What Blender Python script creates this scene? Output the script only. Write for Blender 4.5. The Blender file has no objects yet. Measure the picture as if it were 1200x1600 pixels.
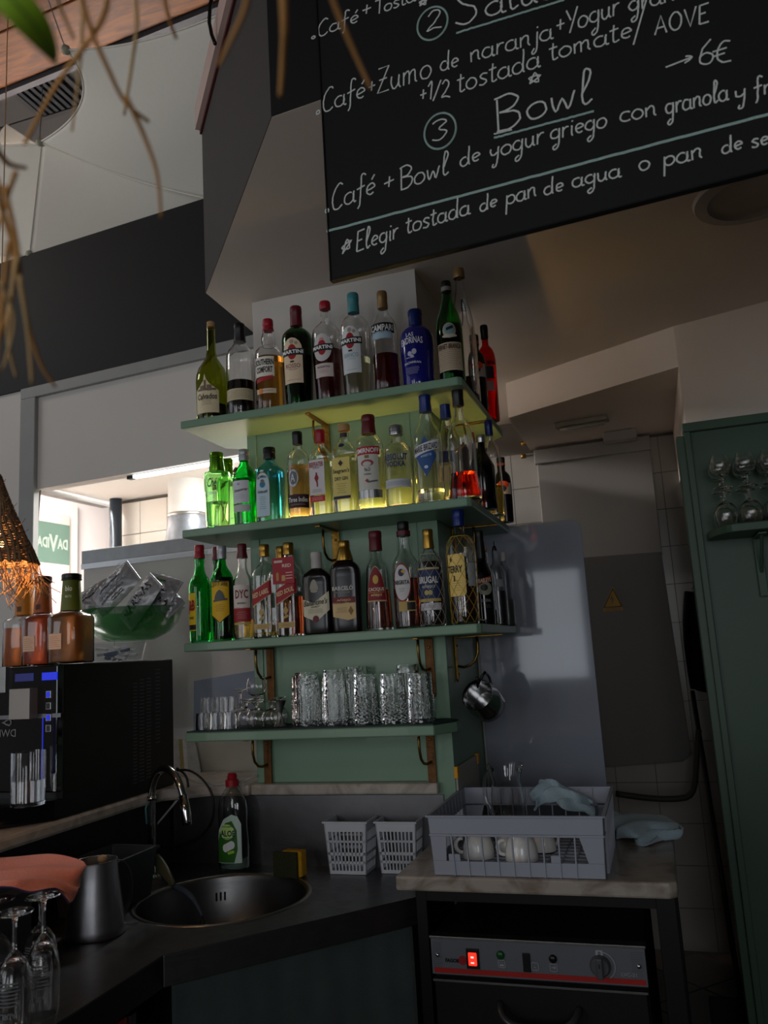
import bpy, math, random
from mathutils import Vector, Matrix
R = random.Random(7)
sc = bpy.context.scene
COL = sc.collection
# ---------------------------------------------------------------- camera
# scene axes: x along the shelf fronts, y away from the bar, z up; the pillar's
# front left foot is the origin.
FPX = 1270.0
TH, RO, AZ = math.radians(9.85), math.radians(3.4), math.radians(17.8)
def _loc(v): return Vector((v[0]*math.cos(AZ)-v[1]*math.sin(AZ), v[0]*math.sin(AZ)+v[1]*math.cos(AZ), v[2]))
_fw = (0, math.cos(TH), math.sin(TH)); _lu = (0, -math.sin(TH), math.cos(TH)); _lr = (1, 0, 0)
FW = _loc(_fw)
CU = _loc([math.cos(RO)*a+math.sin(RO)*b for a, b in zip(_lu, _lr)])
CR = _loc([math.cos(RO)*b-math.sin(RO)*a for a, b in zip(_lu, _lr)])
EYE = Vector((1.26, -2.448, 1.53))
cam_d = bpy.data.cameras.new('camera'); cam = bpy.data.objects.new('camera', cam_d); COL.objects.link(cam)
cam.matrix_world = Matrix(((CR.x, CU.x, -FW.x, EYE.x), (CR.y, CU.y, -FW.y, EYE.y), (CR.z, CU.z, -FW.z, EYE.z), (0, 0, 0, 1)))
cam_d.sensor_fit = 'VERTICAL'; cam_d.sensor_height = 32.0; cam_d.lens = FPX/1600*32
cam_d.clip_start = 0.05
cam_d.dof.use_dof = True; cam_d.dof.focus_distance = 2.4; cam_d.dof.aperture_fstop = 4.5
sc.camera = cam
# ---------------------------------------------------------------- world, lights, exposure
sc.view_settings.view_transform = 'Standard'; sc.view_settings.look = 'None'
sc.view_settings.exposure = 0.6; sc.view_settings.gamma = 1.0; sc.view_settings.use_curve_mapping = False
sc.cycles.use_denoising = True
sc.cycles.max_bounces = 20; sc.cycles.transmission_bounces = 20; sc.cycles.transparent_max_bounces = 16
sc.cycles.diffuse_bounces = 4; sc.cycles.glossy_bounces = 6
sc.cycles.sample_clamp_indirect = 6.0
w = bpy.data.worlds.new('world'); sc.world = w; w.use_nodes = True
w.node_tree.nodes['Background'].inputs[0].default_value = (0.80, 0.88, 1.0, 1)
w.node_tree.nodes['Background'].inputs[1].default_value = 0.42
def area(name, loc, aim, sx, sy, watts, col, spread=180):
    l = bpy.data.lights.new(name, 'AREA'); l.shape = 'RECTANGLE'; l.size = sx; l.size_y = sy
    l.energy = watts; l.color = col; l.spread = math.radians(spread)
    o = bpy.data.objects.new(name, l); COL.objects.link(o); o.location = loc
    o.rotation_euler = (Vector(aim)-Vector(loc)).to_track_quat('-Z', 'Y').to_euler()
    return o
# daylight through the hall window behind the camera (the one the splash panel mirrors)
area('window_daylight', (0.26, -4.93, 1.72), (0.26, 0, 1.72), 0.66, 1.06, 3.2, (0.86, 0.93, 1.0))
# daylight from the left, shaped as two added strips for narrow highlights
area('side_strip_daylight', (-2.5, -4.4, 1.8), (0.3, 0.0, 1.6), 0.75, 2.1, 8.0, (0.93, 0.96, 1.0))
area('side_strip_daylight', (-1.2, -4.7, 1.8), (0.3, 0.0, 1.6), 0.75, 2.1, 8.0, (0.93, 0.96, 1.0))
# added fill light behind the camera, brightens the cupboard doors
area('right_fill_light', (1.9, -4.85, 1.9), (1.2, 1.0, 1.5), 1.2, 1.5, 12.5, (0.92, 0.95, 1.0))
# added light aimed at the sails to brighten their left edges
area('sail_fill_light', (-2.7, -0.5, 3.8), (-1.0, 0.1, 3.7), 0.8, 0.5, 5.0, (1.0, 0.97, 0.92))
# street daylight over the lane outside the kitchen window
area('street_daylight', (-2.15, 1.25, 3.3), (-2.4, 1.25, 0.0), 0.9, 0.9, 240.0, (1.0, 0.97, 0.95))
# added fill light that brightens the kitchen inside, no fitting of its own
area('kitchen_fill_light', (-0.3, 1.0, 2.50), (-0.6, 1.0, 1.0), 0.9, 0.25, 34.0, (1.0, 0.98, 0.95))

# ---------------------------------------------------------------- pixel rays (photo frame 1200 x 1600) -> metres
def ray(px, py): return FW + CR*((px-600)/FPX) + CU*((800-py)/FPX)
def onX(px, py, x): d = ray(px, py); return EYE + d*((x-EYE.x)/d.x)
def onY(px, py, y): d = ray(px, py); return EYE + d*((y-EYE.y)/d.y)
def onZ(px, py, z): d = ray(px, py); return EYE + d*((z-EYE.z)/d.z)
def onP(px, py, p, n): d = ray(px, py); return EYE + d*((Vector(p)-EYE).dot(n)/d.dot(n))
def at(px, py, dist): return EYE + ray(px, py)*dist
def mpp(p): return (Vector(p)-EYE).dot(FW)/FPX     # metres per photo pixel at a point
# ---------------------------------------------------------------- materials
def lin(h):
    if isinstance(h, (tuple, list)): return tuple(h)
    o = []
    for i in (0, 2, 4):
        c = int(h[i:i+2], 16)/255
        o.append(c/12.92 if c <= .04045 else ((c+.055)/1.055)**2.4)
    return tuple(o)
_M = {}
def M(name, col, rough=.5, metal=0, trans=0, ior=1.45, noise=(12, .10), bump=0.0, bscale=60, coat=0, emit=0, alpha=1, sheen=0, wave=None):
    if name in _M: return _M[name]
    m = bpy.data.materials.new(name); m.use_nodes = True; nt = m.node_tree; b = nt.nodes['Principled BSDF']
    c = lin(col)
    b.inputs['Roughness'].default_value = rough; b.inputs['Metallic'].default_value = metal
    b.inputs['Transmission Weight'].default_value = trans; b.inputs['IOR'].default_value = ior
    b.inputs['Coat Weight'].default_value = coat; b.inputs['Sheen Weight'].default_value = sheen
    b.inputs['Alpha'].default_value = alpha
    b.inputs['Base Color'].default_value = (*c, 1)
    tc = nt.nodes.new('ShaderNodeTexCoord')
    if noise and noise[1] > 0:
        n = nt.nodes.new('ShaderNodeTexNoise'); n.inputs['Scale'].default_value = noise[0]; n.inputs['Detail'].default_value = 4
        nt.links.new(tc.outputs['Object'], n.inputs['Vector'])
        r = nt.nodes.new('ShaderNodeMix'); r.data_type = 'RGBA'
        a = noise[1]
        r.inputs[6].default_value = (*[x*(1-a) for x in c], 1); r.inputs[7].default_value = (*[min(1, x*(1+a)) for x in c], 1)
        nt.links.new(n.outputs['Fac'], r.inputs[0]); nt.links.new(r.outputs[2], b.inputs['Base Color'])
    if bump > 0:
        n2 = nt.nodes.new('ShaderNodeTexNoise'); n2.inputs['Scale'].default_value = bscale; n2.inputs['Detail'].default_value = 5
        nt.links.new(tc.outputs['Object'], n2.inputs['Vector'])
        bp = nt.nodes.new('ShaderNodeBump'); bp.inputs['Strength'].default_value = bump; bp.inputs['Distance'].default_value = .004
        nt.links.new(n2.outputs['Fac'], bp.inputs['Height']); nt.links.new(bp.outputs['Normal'], b.inputs['Normal'])
    if emit:
        b.inputs['Emission Color'].default_value = (*c, 1); b.inputs['Emission Strength'].default_value = emit
    _M[name] = m; return m
def wood(name, c1, c2, scale=(1, 14, 14), rough=.5):
    if name in _M: return _M[name]
    m = M(name, c1, rough, noise=None); nt = m.node_tree; b = nt.nodes['Principled BSDF']
    tc = nt.nodes.new('ShaderNodeTexCoord'); mp = nt.nodes.new('ShaderNodeMapping'); mp.inputs['Scale'].default_value = scale
    n = nt.nodes.new('ShaderNodeTexNoise'); n.inputs['Scale'].default_value = 3; n.inputs['Detail'].default_value = 8; n.inputs['Distortion'].default_value = 1.2
    cr = nt.nodes.new('ShaderNodeValToRGB'); cr.color_ramp.elements[0].position = .35; cr.color_ramp.elements[1].position = .65
    cr.color_ramp.elements[0].color = (*lin(c2), 1); cr.color_ramp.elements[1].color = (*lin(c1), 1)
    nt.links.new(tc.outputs['Object'], mp.inputs[0]); nt.links.new(mp.outputs[0], n.inputs['Vector'])
    nt.links.new(n.outputs['Fac'], cr.inputs[0]); nt.links.new(cr.outputs[0], b.inputs['Base Color'])
    return m
def marble(name, c1, c2):
    m = M(name, c1, .28, noise=None, coat=.15); nt = m.node_tree; b = nt.nodes['Principled BSDF']
    tc = nt.nodes.new('ShaderNodeTexCoord')
    n = nt.nodes.new('ShaderNodeTexNoise'); n.inputs['Scale'].default_value = 9; n.inputs['Detail'].default_value = 10; n.inputs['Distortion'].default_value = 1.8
    cr = nt.nodes.new('ShaderNodeValToRGB'); cr.color_ramp.elements[0].position = .36; cr.color_ramp.elements[1].position = .58
    cr.color_ramp.elements[0].color = (*lin(c2), 1); cr.color_ramp.elements[1].color = (*lin(c1), 1)
    nt.links.new(tc.outputs['Object'], n.inputs['Vector']); nt.links.new(n.outputs['Fac'], cr.inputs[0]); nt.links.new(cr.outputs[0], b.inputs['Base Color'])
    return m
def brushed(name, col, rough=.32):
    m = M(name, col, rough, metal=1, noise=(30, .15)); nt = m.node_tree; b = nt.nodes['Principled BSDF']
    tc = nt.nodes.new('ShaderNodeTexCoord'); mp = nt.nodes.new('ShaderNodeMapping'); mp.inputs['Scale'].default_value = (3, 3, 60)
    n = nt.nodes.new('ShaderNodeTexNoise'); n.inputs['Scale'].default_value = 12; n.inputs['Detail'].default_value = 5
    mr = nt.nodes.new('ShaderNodeMapRange'); mr.inputs['To Min'].default_value = rough*.7; mr.inputs['To Max'].default_value = rough*1.4
    nt.links.new(tc.outputs['Object'], mp.inputs[0]); nt.links.new(mp.outputs[0], n.inputs['Vector'])
    nt.links.new(n.outputs['Fac'], mr.inputs[0]); nt.links.new(mr.outputs[0], b.inputs['Roughness'])
    return m
def glassm(name, col=(1, 1, 1), rough=0.0, ior=1.47):
    return M(name, col, rough, trans=1, ior=ior, noise=(5, .02))
# ---------------------------------------------------------------- mesh builders
class MB:
    def __init__(s): s.v = []; s.f = []
    def add(s, vs, fs):
        o = len(s.v); s.v += [tuple(x) for x in vs]; s.f += [tuple(i+o for i in f) for f in fs]; return s
    def box(s, x0, y0, z0, x1, y1, z1, fr=None):
        vs = [(x, y, z) for z in (z0, z1) for y in (y0, y1) for x in (x0, x1)]
        if fr: o, ux, uy = fr; vs = [(o[0]+ux[0]*x+uy[0]*y, o[1]+ux[1]*x+uy[1]*y, z) for x, y, z in vs]
        return s.add(vs, [(0, 2, 3, 1), (4, 5, 7, 6), (0, 1, 5, 4), (2, 6, 7, 3), (0, 4, 6, 2), (1, 3, 7, 5)])
    def hexa(s, b, t):  # two quads (bottom, top) of 3-D points
        return s.add(list(b)+list(t), [(3, 2, 1, 0), (4, 5, 6, 7)]+[(i, (i+1) % 4, (i+1) % 4+4, i+4) for i in range(4)])
    def prism(s, poly, z0, z1):
        n = len(poly)
        return s.add([(x, y, z0) for x, y in poly]+[(x, y, z1) for x, y in poly],
                     [tuple(reversed(range(n))), tuple(range(n, 2*n))]+[(i, (i+1) % n, (i+1) % n+n, i+n) for i in range(n)])
    def slab(s, pts, off):  # planar polygon of 3-D points, thickened by the vector off
        n = len(pts); off = Vector(off)
        return s.add([tuple(p) for p in pts]+[tuple(Vector(p)+off) for p in pts],
                     [tuple(range(n)), tuple(reversed(range(n, 2*n)))]+[(i, i+n, (i+1) % n+n, (i+1) % n) for i in range(n)])
    def rings(s, rr, cap0=True, cap1=True, closed=False):
        n = len(rr[0]); o = len(s.v)
        for r in rr: s.v += [tuple(p) for p in r]
        m = len(rr)
        for i in range(m if closed else m-1):
            a, b = o+i*n, o+((i+1) % m)*n
            for k in range(n): s.f.append((a+k, a+(k+1) % n, b+(k+1) % n, b+k))
        if not closed:
            if cap0: s.f.append(tuple(o+k for k in reversed(range(n))))
            if cap1: s.f.append(tuple(o+(m-1)*n+k for k in range(n)))
        return s
    def lathe(s, prof, n=24, c=(0, 0, 0), cap0=True, cap1=True, closed=False, sy=1.0, ex=2.0, T=None):
        rr = []
        for p in prof:
            r, z = p[0], p[1]; e = p[2] if len(p) > 2 else ex
            ring = []
            for k in range(n):
                a = 2*math.pi*(k+.5)/n; ca, sa = math.cos(a), math.sin(a)
                x = r*math.copysign(abs(ca)**(2/e), ca); y = r*(sy if len(p) < 4 else p[3])*math.copysign(abs(sa)**(2/e), sa)
                q = Vector((x, y, z))
                if T is not None: q = T @ q
                ring.append((q[0]+c[0], q[1]+c[1], q[2]+c[2]))
            rr.append(ring)
        return s.rings(rr, cap0, cap1, closed)
    def tube(s, pts, r, n=8, closed=False, caps=True):
        pts = [Vector(p) for p in pts]; m = len(pts); rr = []
        up = None
        for i, p in enumerate(pts):
            if closed: d = pts[(i+1) % m]-pts[i-1]
            else: d = pts[min(i+1, m-1)]-pts[max(i-1, 0)]
            if d.length < 1e-9: d = Vector((0, 0, 1))
            d.normalize()
            if up is None: up = d.orthogonal().normalized()
            up = (up-d*up.dot(d))
            if up.length < 1e-6: up = d.orthogonal()
            up.normalize(); w = d.cross(up); q = r[i] if isinstance(r, (list, tuple)) else r
            rr.append([p+up*(q*math.cos(2*math.pi*k/n))+w*(q*math.sin(2*math.pi*k/n)) for k in range(n)])
        return s.rings(rr, caps, caps, closed)
    def ribbon(s, pts, wid, nrm, thick):  # flat stroke lying on a plane with normal nrm
        pts = [Vector(p) for p in pts]; nrm = Vector(nrm).normalized(); m = len(pts); rr = []
        for i, p in enumerate(pts):
            d = (pts[min(i+1, m-1)]-pts[max(i-1, 0)])
            if d.length < 1e-9: d = Vector((1, 0, 0))
            d.normalize(); w = nrm.cross(d)*(wid*.5)
            rr.append([p-w, p+w, p+w+nrm*thick, p-w+nrm*thick])
        return s.rings(rr)
    def grid(s, fn, nu, nv, thick=0):
        P = [[Vector(fn(i/nu, j/nv)) for i in range(nu+1)] for j in range(nv+1)]
        o = len(s.v); W = nu+1
        for row in P: s.v += [tuple(p) for p in row]
        F = [(j*W+i, j*W+i+1, (j+1)*W+i+1, (j+1)*W+i) for j in range(nv) for i in range(nu)]
        s.f += [tuple(k+o for k in f) for f in F]
        if thick:
            o2 = len(s.v)
            for j in range(nv+1):
                for i in range(nu+1):
                    a = P[j][min(i+1, nu)]-P[j][max(i-1, 0)]; b = P[min(j+1, nv)][i]-P[max(j-1, 0)][i]
                    nn = a.cross(b)
                    nn = nn.normalized() if nn.length > 1e-12 else Vector((0, 0, 1))
                    s.v.append(tuple(P[j][i]-nn*thick))
            s.f += [tuple(k+o2 for k in reversed(f)) for f in F]
            B = [i for i in range(W)]+[j*W+nu for j in range(1, nv+1)]+[nv*W+i for i in range(nu-1, -1, -1)]+[j*W for j in range(nv-1, 0, -1)]
            for a, b in zip(B, B[1:]+B[:1]): s.f.append((o+b, o+a, o2+a, o2+b))
        return s
ORG = {}
def mkmesh(name, mb, mat, org, smooth):
    me = bpy.data.meshes.new(name)
    me.from_pydata([(x-org[0], y-org[1], z-org[2]) for x, y, z in mb.v], [], mb.f)
    me.materials.append(mat)
    if smooth:
        me.polygons.foreach_set('use_smooth', [True]*len(me.polygons))
    me.update(); return me
def obj(name, mb, mat, parent=None, smooth=False, bevel=0, label=None, local=False, auto=None, org=None, kind=None):
    if local: o_ = (0, 0, 0)
    elif parent is not None: o_ = ORG[parent.name]
    else: o_ = org or (0, 0, 0)
    me = mkmesh(name, mb, mat, o_, smooth)
    o = bpy.data.objects.new(name, me); COL.objects.link(o)
    if parent is not None:
        o.parent = parent; ORG[o.name] = ORG[parent.name]
    else:
        o.location = o_; ORG[o.name] = tuple(o_)
    if bevel:
        b = o.modifiers.new('bevel', 'BEVEL'); b.width = bevel; b.segments = 2; b.limit_method = 'ANGLE'; b.angle_limit = math.radians(40)
    if label: o['label'] = label
    if kind: o['kind'] = kind
    if smooth and auto:
        try: me.set_sharp_from_angle(angle=math.radians(auto))
        except Exception: pass
    return o
def thing(name, label, cat, loc=(0, 0, 0), rotz=0, group=None):
    o = bpy.data.objects.new(name, None); COL.objects.link(o); o.empty_display_size = .02
    o.location = loc; o.rotation_euler = (0, 0, rotz); o['label'] = label; o['category'] = cat
    if group: o['group'] = group
    ORG[o.name] = tuple(loc); return o
def tag(o, label, cat, group=None):
    o['label'] = label; o['category'] = cat
    if group: o['group'] = group
    return o
def struct(name, mb, mat, parent=None, **k):
    o = obj(name, mb, mat, parent, **k)
    if parent is None: o['kind'] = 'structure'
    return o
def dup(root, loc, label=None, rotz=None, group=None, scale=None):
    def cp(o, par):
        c = o.copy(); COL.objects.link(c); c.parent = par
        ORG[c.name] = ORG.get(o.name, (0, 0, 0))
        for ch in list(o.children): cp(ch, c)
        return c
    r = cp(root, None); r.location = loc; ORG[r.name] = tuple(loc)
    if rotz is not None: r.rotation_euler = (0, 0, rotz)
    if scale: r.scale = scale
    if label: r['label'] = label
    if group: r['group'] = group
    return r
# ---------------------------------------------------------------- lettering
_T = {}
def glyphs(txt, bold=0.0, shear=0.0):
    k = (txt, bold, shear)
    if k in _T: return _T[k]
    c = bpy.data.curves.new('t', 'FONT'); c.body = txt; c.size = 1; c.offset = bold; c.shear = shear; c.resolution_u = 2
    o = bpy.data.objects.new('t', c); me = bpy.data.meshes.new_from_object(o)
    vs = [tuple(v.co) for v in me.vertices]; fs = [tuple(p.vertices) for p in me.polygons]
    bpy.data.objects.remove(o); bpy.data.curves.remove(c); bpy.data.meshes.remove(me)
    xs = [v[0] for v in vs]; ys = [v[1] for v in vs]
    x0, x1, y0, y1 = min(xs), max(xs), min(ys), max(ys)
    vs = [((v[0]-x0)/(x1-x0)-.5, (v[1]-y0)/(y1-y0)-.5) for v in vs]
    _T[k] = (vs, fs); return _T[k]
def text_mb(txt, fn, cu, cv, w, h, bold=.0, shear=0, slope=0, arc=0):
    """fn(u, v) -> 3-D point; the text fills a box w x h centred on (cu, cv)"""
    vs, fs = glyphs(txt, bold, shear); mb = MB()
    mb.add([fn(cu+a*w, cv+b*h+slope*a*w+arc*(1-4*a*a)) for a, b in vs], fs); return mb
# ================================================================ materials
m_white = M('white_wall_paint', 'c9c4bd', .6, noise=(4, .05), bump=.15, bscale=40)
m_ceil = M('ceiling_paint', 'd0c5ba', .7, noise=(2.5, .06), bump=.12, bscale=30)
m_black = M('black_wall_paint', '0a0a0b', .7, noise=(3, .15))
m_dgrey = M('dark_grey_paint', '3a3635', .75, noise=(5, .08))
m_green = M('sage_green_paint', '77977e', .42, noise=(3, .08), bump=.15, bscale=18, coat=.1)
m_dkgreen = M('dark_green_paint', '47604f', .45, noise=(3, .1), bump=.1, bscale=15)
m_steel = brushed('brushed_steel', '9a9a98', .3)
m_dsteel = brushed('dark_steel', '6e6e70', .36)
m_chrome = M('chrome', 'c8c8c8', .08, metal=1, noise=(20, .05))
m_brass = M('worn_brass', '8a6a30', .35, metal=1, noise=(60, .45), bump=.3, bscale=120)
m_rust = M('rusty_brass', '6b4a2a', .55, metal=.7, noise=(45, .5), bump=.4, bscale=90)
m_marble = marble('white_marble', 'b3aaa0', '8d8478')
m_marble2 = marble('stained_marble', 'a39a8f', '776c5f')
m_blk = M('black_plastic', '0b0b0c', .35, noise=(20, .2))
m_blkgloss = M('black_gloss', '060607', .08, noise=(20, .2), coat=.5)
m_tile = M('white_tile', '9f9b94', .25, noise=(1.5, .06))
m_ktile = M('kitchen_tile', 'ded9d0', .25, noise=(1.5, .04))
m_grout = M('grout', '5c5751', .9)
m_wood = wood('timber', '94561f', '5f300f', (2, 14, 14))
m_sail = M('sail_fabric', 'e2dccf', .8, noise=(60, .03), sheen=.2)
m_cork = M('cork', 'b08a5e', .8, noise=(90, .25))
m_chalk = M('chalk', 'd2d4cf', .95, noise=(220, .30))
m_chalkg = M('green_chalk', '9db8ae', .95, noise=(220, .30))
m_yellow = M('yellow_plastic', 'd99a08', .4)
m_clear = glassm('clear_glass')
m_water = glassm('water', (1, 1, 1), 0, 1.33)

# ================================================================ structure
TH2 = math.radians(4.7)
UX = Vector((math.cos(TH2), -math.sin(TH2), 0)); UY = Vector((math.sin(TH2), math.cos(TH2), 0))   # hall wall direction / away
def fr(o, ux=None, uy=None): return (o, ux or UX, uy or UY)
ZC = 2.79
floor_mb = MB().box(-6, -5.2, -.1, 4, 6, 0)
floor = struct('floor', floor_mb, m_grout)
m_ftile = M('floor_tile', '3c3630', .35, noise=(3, .25))
cs = math.sqrt(.5)
tm = MB().box(-.148, -.148, 0, .148, .148, .006)
tile_me = mkmesh('tile', tm, m_ftile, (0, 0, 0), False)
for i in range(-8, 9):
    for j in range(-8, 9):
        x = 1.5+(i-j)*.305*cs; y = 1.2+(i+j)*.305*cs
        if 1.0 < x < 2.2 and .15 < y < 2.0:
            o = bpy.data.objects.new('tile', tile_me); COL.objects.link(o); o.parent = floor; o.location = (x, y, .0); o.rotation_euler = (0, 0, math.pi/4)
# pillar: white plaster core, green cladding on the lower part
pillar = struct('pillar', MB().box(.02, .02, 0, .625, .44, ZC), m_white)
obj('green_panel', MB().box(0, 0, 1.145, .645, .02, 2.30), m_green, pillar, bevel=.002, label='sage green painted boarding')
obj('side_panel', MB().box(.625, .02, .0, .645, .46, 2.30), m_green, pillar, bevel=.002, label='sage green painted boarding')
obj('corner_trim', MB().box(.585, -.006, 1.0, .648, 0, 2.30).box(.56, -.003, 1.0, .58, 0, 2.30), m_green, pillar, bevel=.002)
obj('corner_trim', MB().box(-.004, -.006, 1.145, .03, 0, 2.30), m_green, pillar, bevel=.002)
# ceiling over the bar with its boxed edge
A = onZ(425, 183, ZC); B = onZ(322, 458, ZC)
Cc = onZ(400, 523, ZC); Cd = (Cc-B).normalized(); Cc = B+Cd*.75
fdir = UX
E1 = A+fdir*2.2
ceiling = struct('ceiling', MB().prism([(A.x, A.y), (E1.x, E1.y), (2.8, 2.3), (Cc.x, 2.3), (Cc.x, Cc.y), (B.x, B.y)], ZC, ZC+.06), m_ceil)
ab = (B-A).normalized(); abn = Vector((-ab.y, ab.x, 0))      # outward (left)
if abn.x > 0: abn = -abn
def wallseg(mb, p, q, out, t, z0, z1):
    p, q = Vector(p)+Vector(out)*.002, Vector(q)+Vector(out)*.002; out = Vector(out)*t
    return mb.prism([(v.x, v.y) for v in (p, q, q-out, p-out)], z0, z1)
struct('wall_fascia_left', wallseg(MB(), A, B, abn, .06, ZC+.0005, 3.44), m_dgrey)
cdn = Vector((-Cd.y, Cd.x, 0))
struct('wall_fascia_rear', wallseg(MB(), B, Cc, cdn, .06, ZC+.0006, 3.44), m_dgrey)
ff = Vector((-fdir.y, fdir.x, 0))
struct('wall_fascia_front', wallseg(MB(), A, E1, -ff, .06, ZC+.0007, 3.5), m_black)
tr = MB()
p0, p1 = A-ab*.4, B+ab*.0
tr.prism([(v.x, v.y) for v in (p0+abn*.026, p1+abn*.026, p1+abn*.0025, p0+abn*.0025)], 3.41, 3.50)
capo = struct('trim_1', tr, M('pale_pink_wood', 'c9ada3', .5))
obj('edge_strip', MB().prism([(v.x, v.y) for v in (p0+abn*.010, p1+abn*.010, p1-abn*.012, p0-abn*.012)], 3.395, 3.43), M('dark_red_wood', '4a0f12', .4), capo, label='dark red edge strip')
# ---- kitchen wall
KO = Vector((-.05, .28, 0)); KF = fr(KO)
def ku(px, py): return (onP(px, py, KO, UY)-KO).dot(UX)
def kz(px, py): return onP(px, py, KO, UY).z
uL, uR = -3.2, .64
u_f0, u_f1 = ku(36, 700), ku(59, 700)
z_open = kz(200, 740)
z_bl = kz(200, 572); z_pt = z_bl-.05
wl = struct('wall_left', MB().box(uL, 0, 0, u_f0, .02, z_bl, KF).box(u_f1, 0, z_open, uR, .06, z_pt, KF), m_white)
struct('wall_left_upper', MB().box(uL, -.01, z_bl, uR, .14, 3.43, KF), m_black)
m_frame = M('grey_frame_paint', '8d8d8b', .5)
struct('trim_2', MB().box(u_f0, -.02, z_pt, uR, .06, z_bl, KF).box(u_f0, -.02, 1.0, u_f1, .012, z_pt, KF), m_frame, bevel=.003)
u_lw = ku(131, 890); z_lw = kz(131, 882)
struct('wall_left_lower', MB().box(u_lw, 0, 1.14, uR, .08, z_lw, KF).box(u_f1, .0, .9, uR, .12, 1.14, KF), m_white)
cp = struct('trim_3', MB().box(u_lw-.004, -.01, z_lw, uR, .10, z_lw+.055, KF), m_steel, bevel=.002)
obj('lower_lip', MB().box(u_lw-.004, -.012, z_lw-.022, uR, .0, z_lw, KF), M('polished_lip', 'dddddd', .2, metal=.6), cp)
# clear acrylic guard fixed on the lower wall
g0, g1 = ku(182, 900), ku(330, 900); gz1 = kz(240, 872); gr = .05
gpts = [(g0, 1.3), (g1, 1.3), (g1, gz1), (g0+gr, gz1)]+[(g0+gr-gr*math.sin(a), gz1-gr+gr*math.cos(a)) for a in [i*math.pi/12 for i in range(1, 7)]]
acg = obj('acrylic_guard', MB().slab([tuple(KO+UX*u-UY*.014+Vector((0, 0, z))) for u, z in gpts], tuple(UY*.005)), glassm('acrylic', (.96, .98, .97), .02, 1.2), org=tuple(KO+UX*g0+Vector((0, 0, 1.3)))); tag(acg, 'clear acrylic guard with rounded corner fixed on the white wall behind the snack bowl', 'guard')
# ---- kitchen behind the opening
ZK = 2.55
Pc = onZ(172, 785, ZK); Pl = onZ(75, 763, ZK)
kd = (Pl-Pc); kd.z = 0; kd.normalize()
kn = Vector((kd.y, -kd.x, 0))
if kn.x > 0: kn = -kn
depthK = (Pc-KO).dot(UY)
struct('ceiling_kitchen', MB().box(-1.9, .06, ZK, .42, depthK+.1, ZK+.05, KF), M('kitchen_ceiling_paint', 'e6e1da', .7, noise=(2, .03)))
kb = struct('wall_kitchen_back', MB().box((Pc-KO).dot(UX)-.02, depthK+.012, .6, .42, depthK+.1, ZK, KF), m_grout)
ktile_me = mkmesh('tile', MB().box(-.098, -.012, -.098, .098, 0, .098), m_ktile, (0, 0, 0), False)
u0 = (Pc-KO).dot(UX)
for i in range(6):
    for j in range(6):
        o = bpy.data.objects.new('tile', ktile_me); COL.objects.link(o); o.parent = kb
        q = KO+UX*(u0+.13+i*.2)+UY*(depthK+.012); o.location = (q.x, q.y, ZK-.12-j*.2); o.rotation_euler = (0, 0, -TH2)
struct('wall_kitchen_right', MB().prism([(.56, .42), (.61, .42), (.36, 1.9), (.30, 1.9)], 0, ZK), m_ktile)
# window wall of the kitchen: sill, side reveal, glass, mirrored sign
def kwp(d, z, o=0): p = Pc+kd*d+kn*o; return (p.x, p.y, z)
def kwbox(mb, d0, d1, z0, z1, o0, o1):
    return mb.hexa([kwp(d0, z0, o0), kwp(d1, z0, o0), kwp(d1, z0, o1), kwp(d0, z0, o1)], [kwp(d0, z1, o0), kwp(d1, z1, o0), kwp(d1, z1, o1), kwp(d0, z1, o1)])
LK = depthK/abs(kd.dot(UY))-.06
wk = struct('wall_kitchen_window', kwbox(MB(), -.05, LK, 0, 1.2, 0, .12), m_ktile)
win = struct('window_1', kwbox(kwbox(MB(), 0, LK, 1.2, 1.24, 0, .06), 0, LK, ZK-.03, ZK, 0, .06), m_frame)
gl = kwbox(MB(), 0, LK, 1.24, ZK-.03, .02, .026)
obj('pane', gl, glassm('window_glass', (1, 1, 1), 0, 1.02), win)
# outside: pale plastered house front across the lane
fa = struct('wall_street', kwbox(MB(), -1.8, LK+.05, -.2, 3.35, 1.3, 1.5), M('pink_plaster', 'e6d8d0', .85, noise=(1.5, .22), bump=.4, bscale=8))
for d, z0, z1, ww in ((-.75, .4, 2.75, .55), (.62, .4, 2.7, .6)):
    obj('door_surround', kwbox(MB(), d-ww/2-.12, d+ww/2+.12, z0, z1+.12, 1.24, 1.3), M('stone_surround', 'd9cdbf', .8, noise=(6, .12), bump=.3), fa, bevel=.01)
    obj('shutter', kwbox(MB(), d-ww/2, d+ww/2, z0, z1, 1.215, 1.24), M('rose_shutter', 'cdaea6', .7), fa, bevel=.006)
# ---- back wall with tiles (behind the bar, right)
YB = 2.1
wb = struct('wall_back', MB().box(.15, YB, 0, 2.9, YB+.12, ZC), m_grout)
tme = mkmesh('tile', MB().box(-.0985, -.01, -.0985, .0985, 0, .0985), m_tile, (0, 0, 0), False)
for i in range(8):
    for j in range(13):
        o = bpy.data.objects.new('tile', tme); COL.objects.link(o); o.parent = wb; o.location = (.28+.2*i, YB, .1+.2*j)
Pb = onZ(790, 599, ZC); Pb2 = onZ(1052, 510, ZC)
struct('ceiling_beam', MB().prism([(Pb.x, Pb.y), (Pb2.x, Pb2.y), (Pb2.x, YB), (Pb.x, YB)], 2.615, ZC), m_ceil)
Pr = onZ(1200, 470, ZC); sl = (Pr-Pb2)
struct('wall_right_upper', MB().prism([(Pb2.x, Pb2.y), (Pb2.x+sl.x*3, Pb2.y+sl.y*3), (2.9, YB), (Pb2.x, YB)], 2.33, ZC), m_ceil)
struct('wall_right', MB().box(2.85, -5.2, 0, 2.95, YB, 4.2), m_dgrey)
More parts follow.
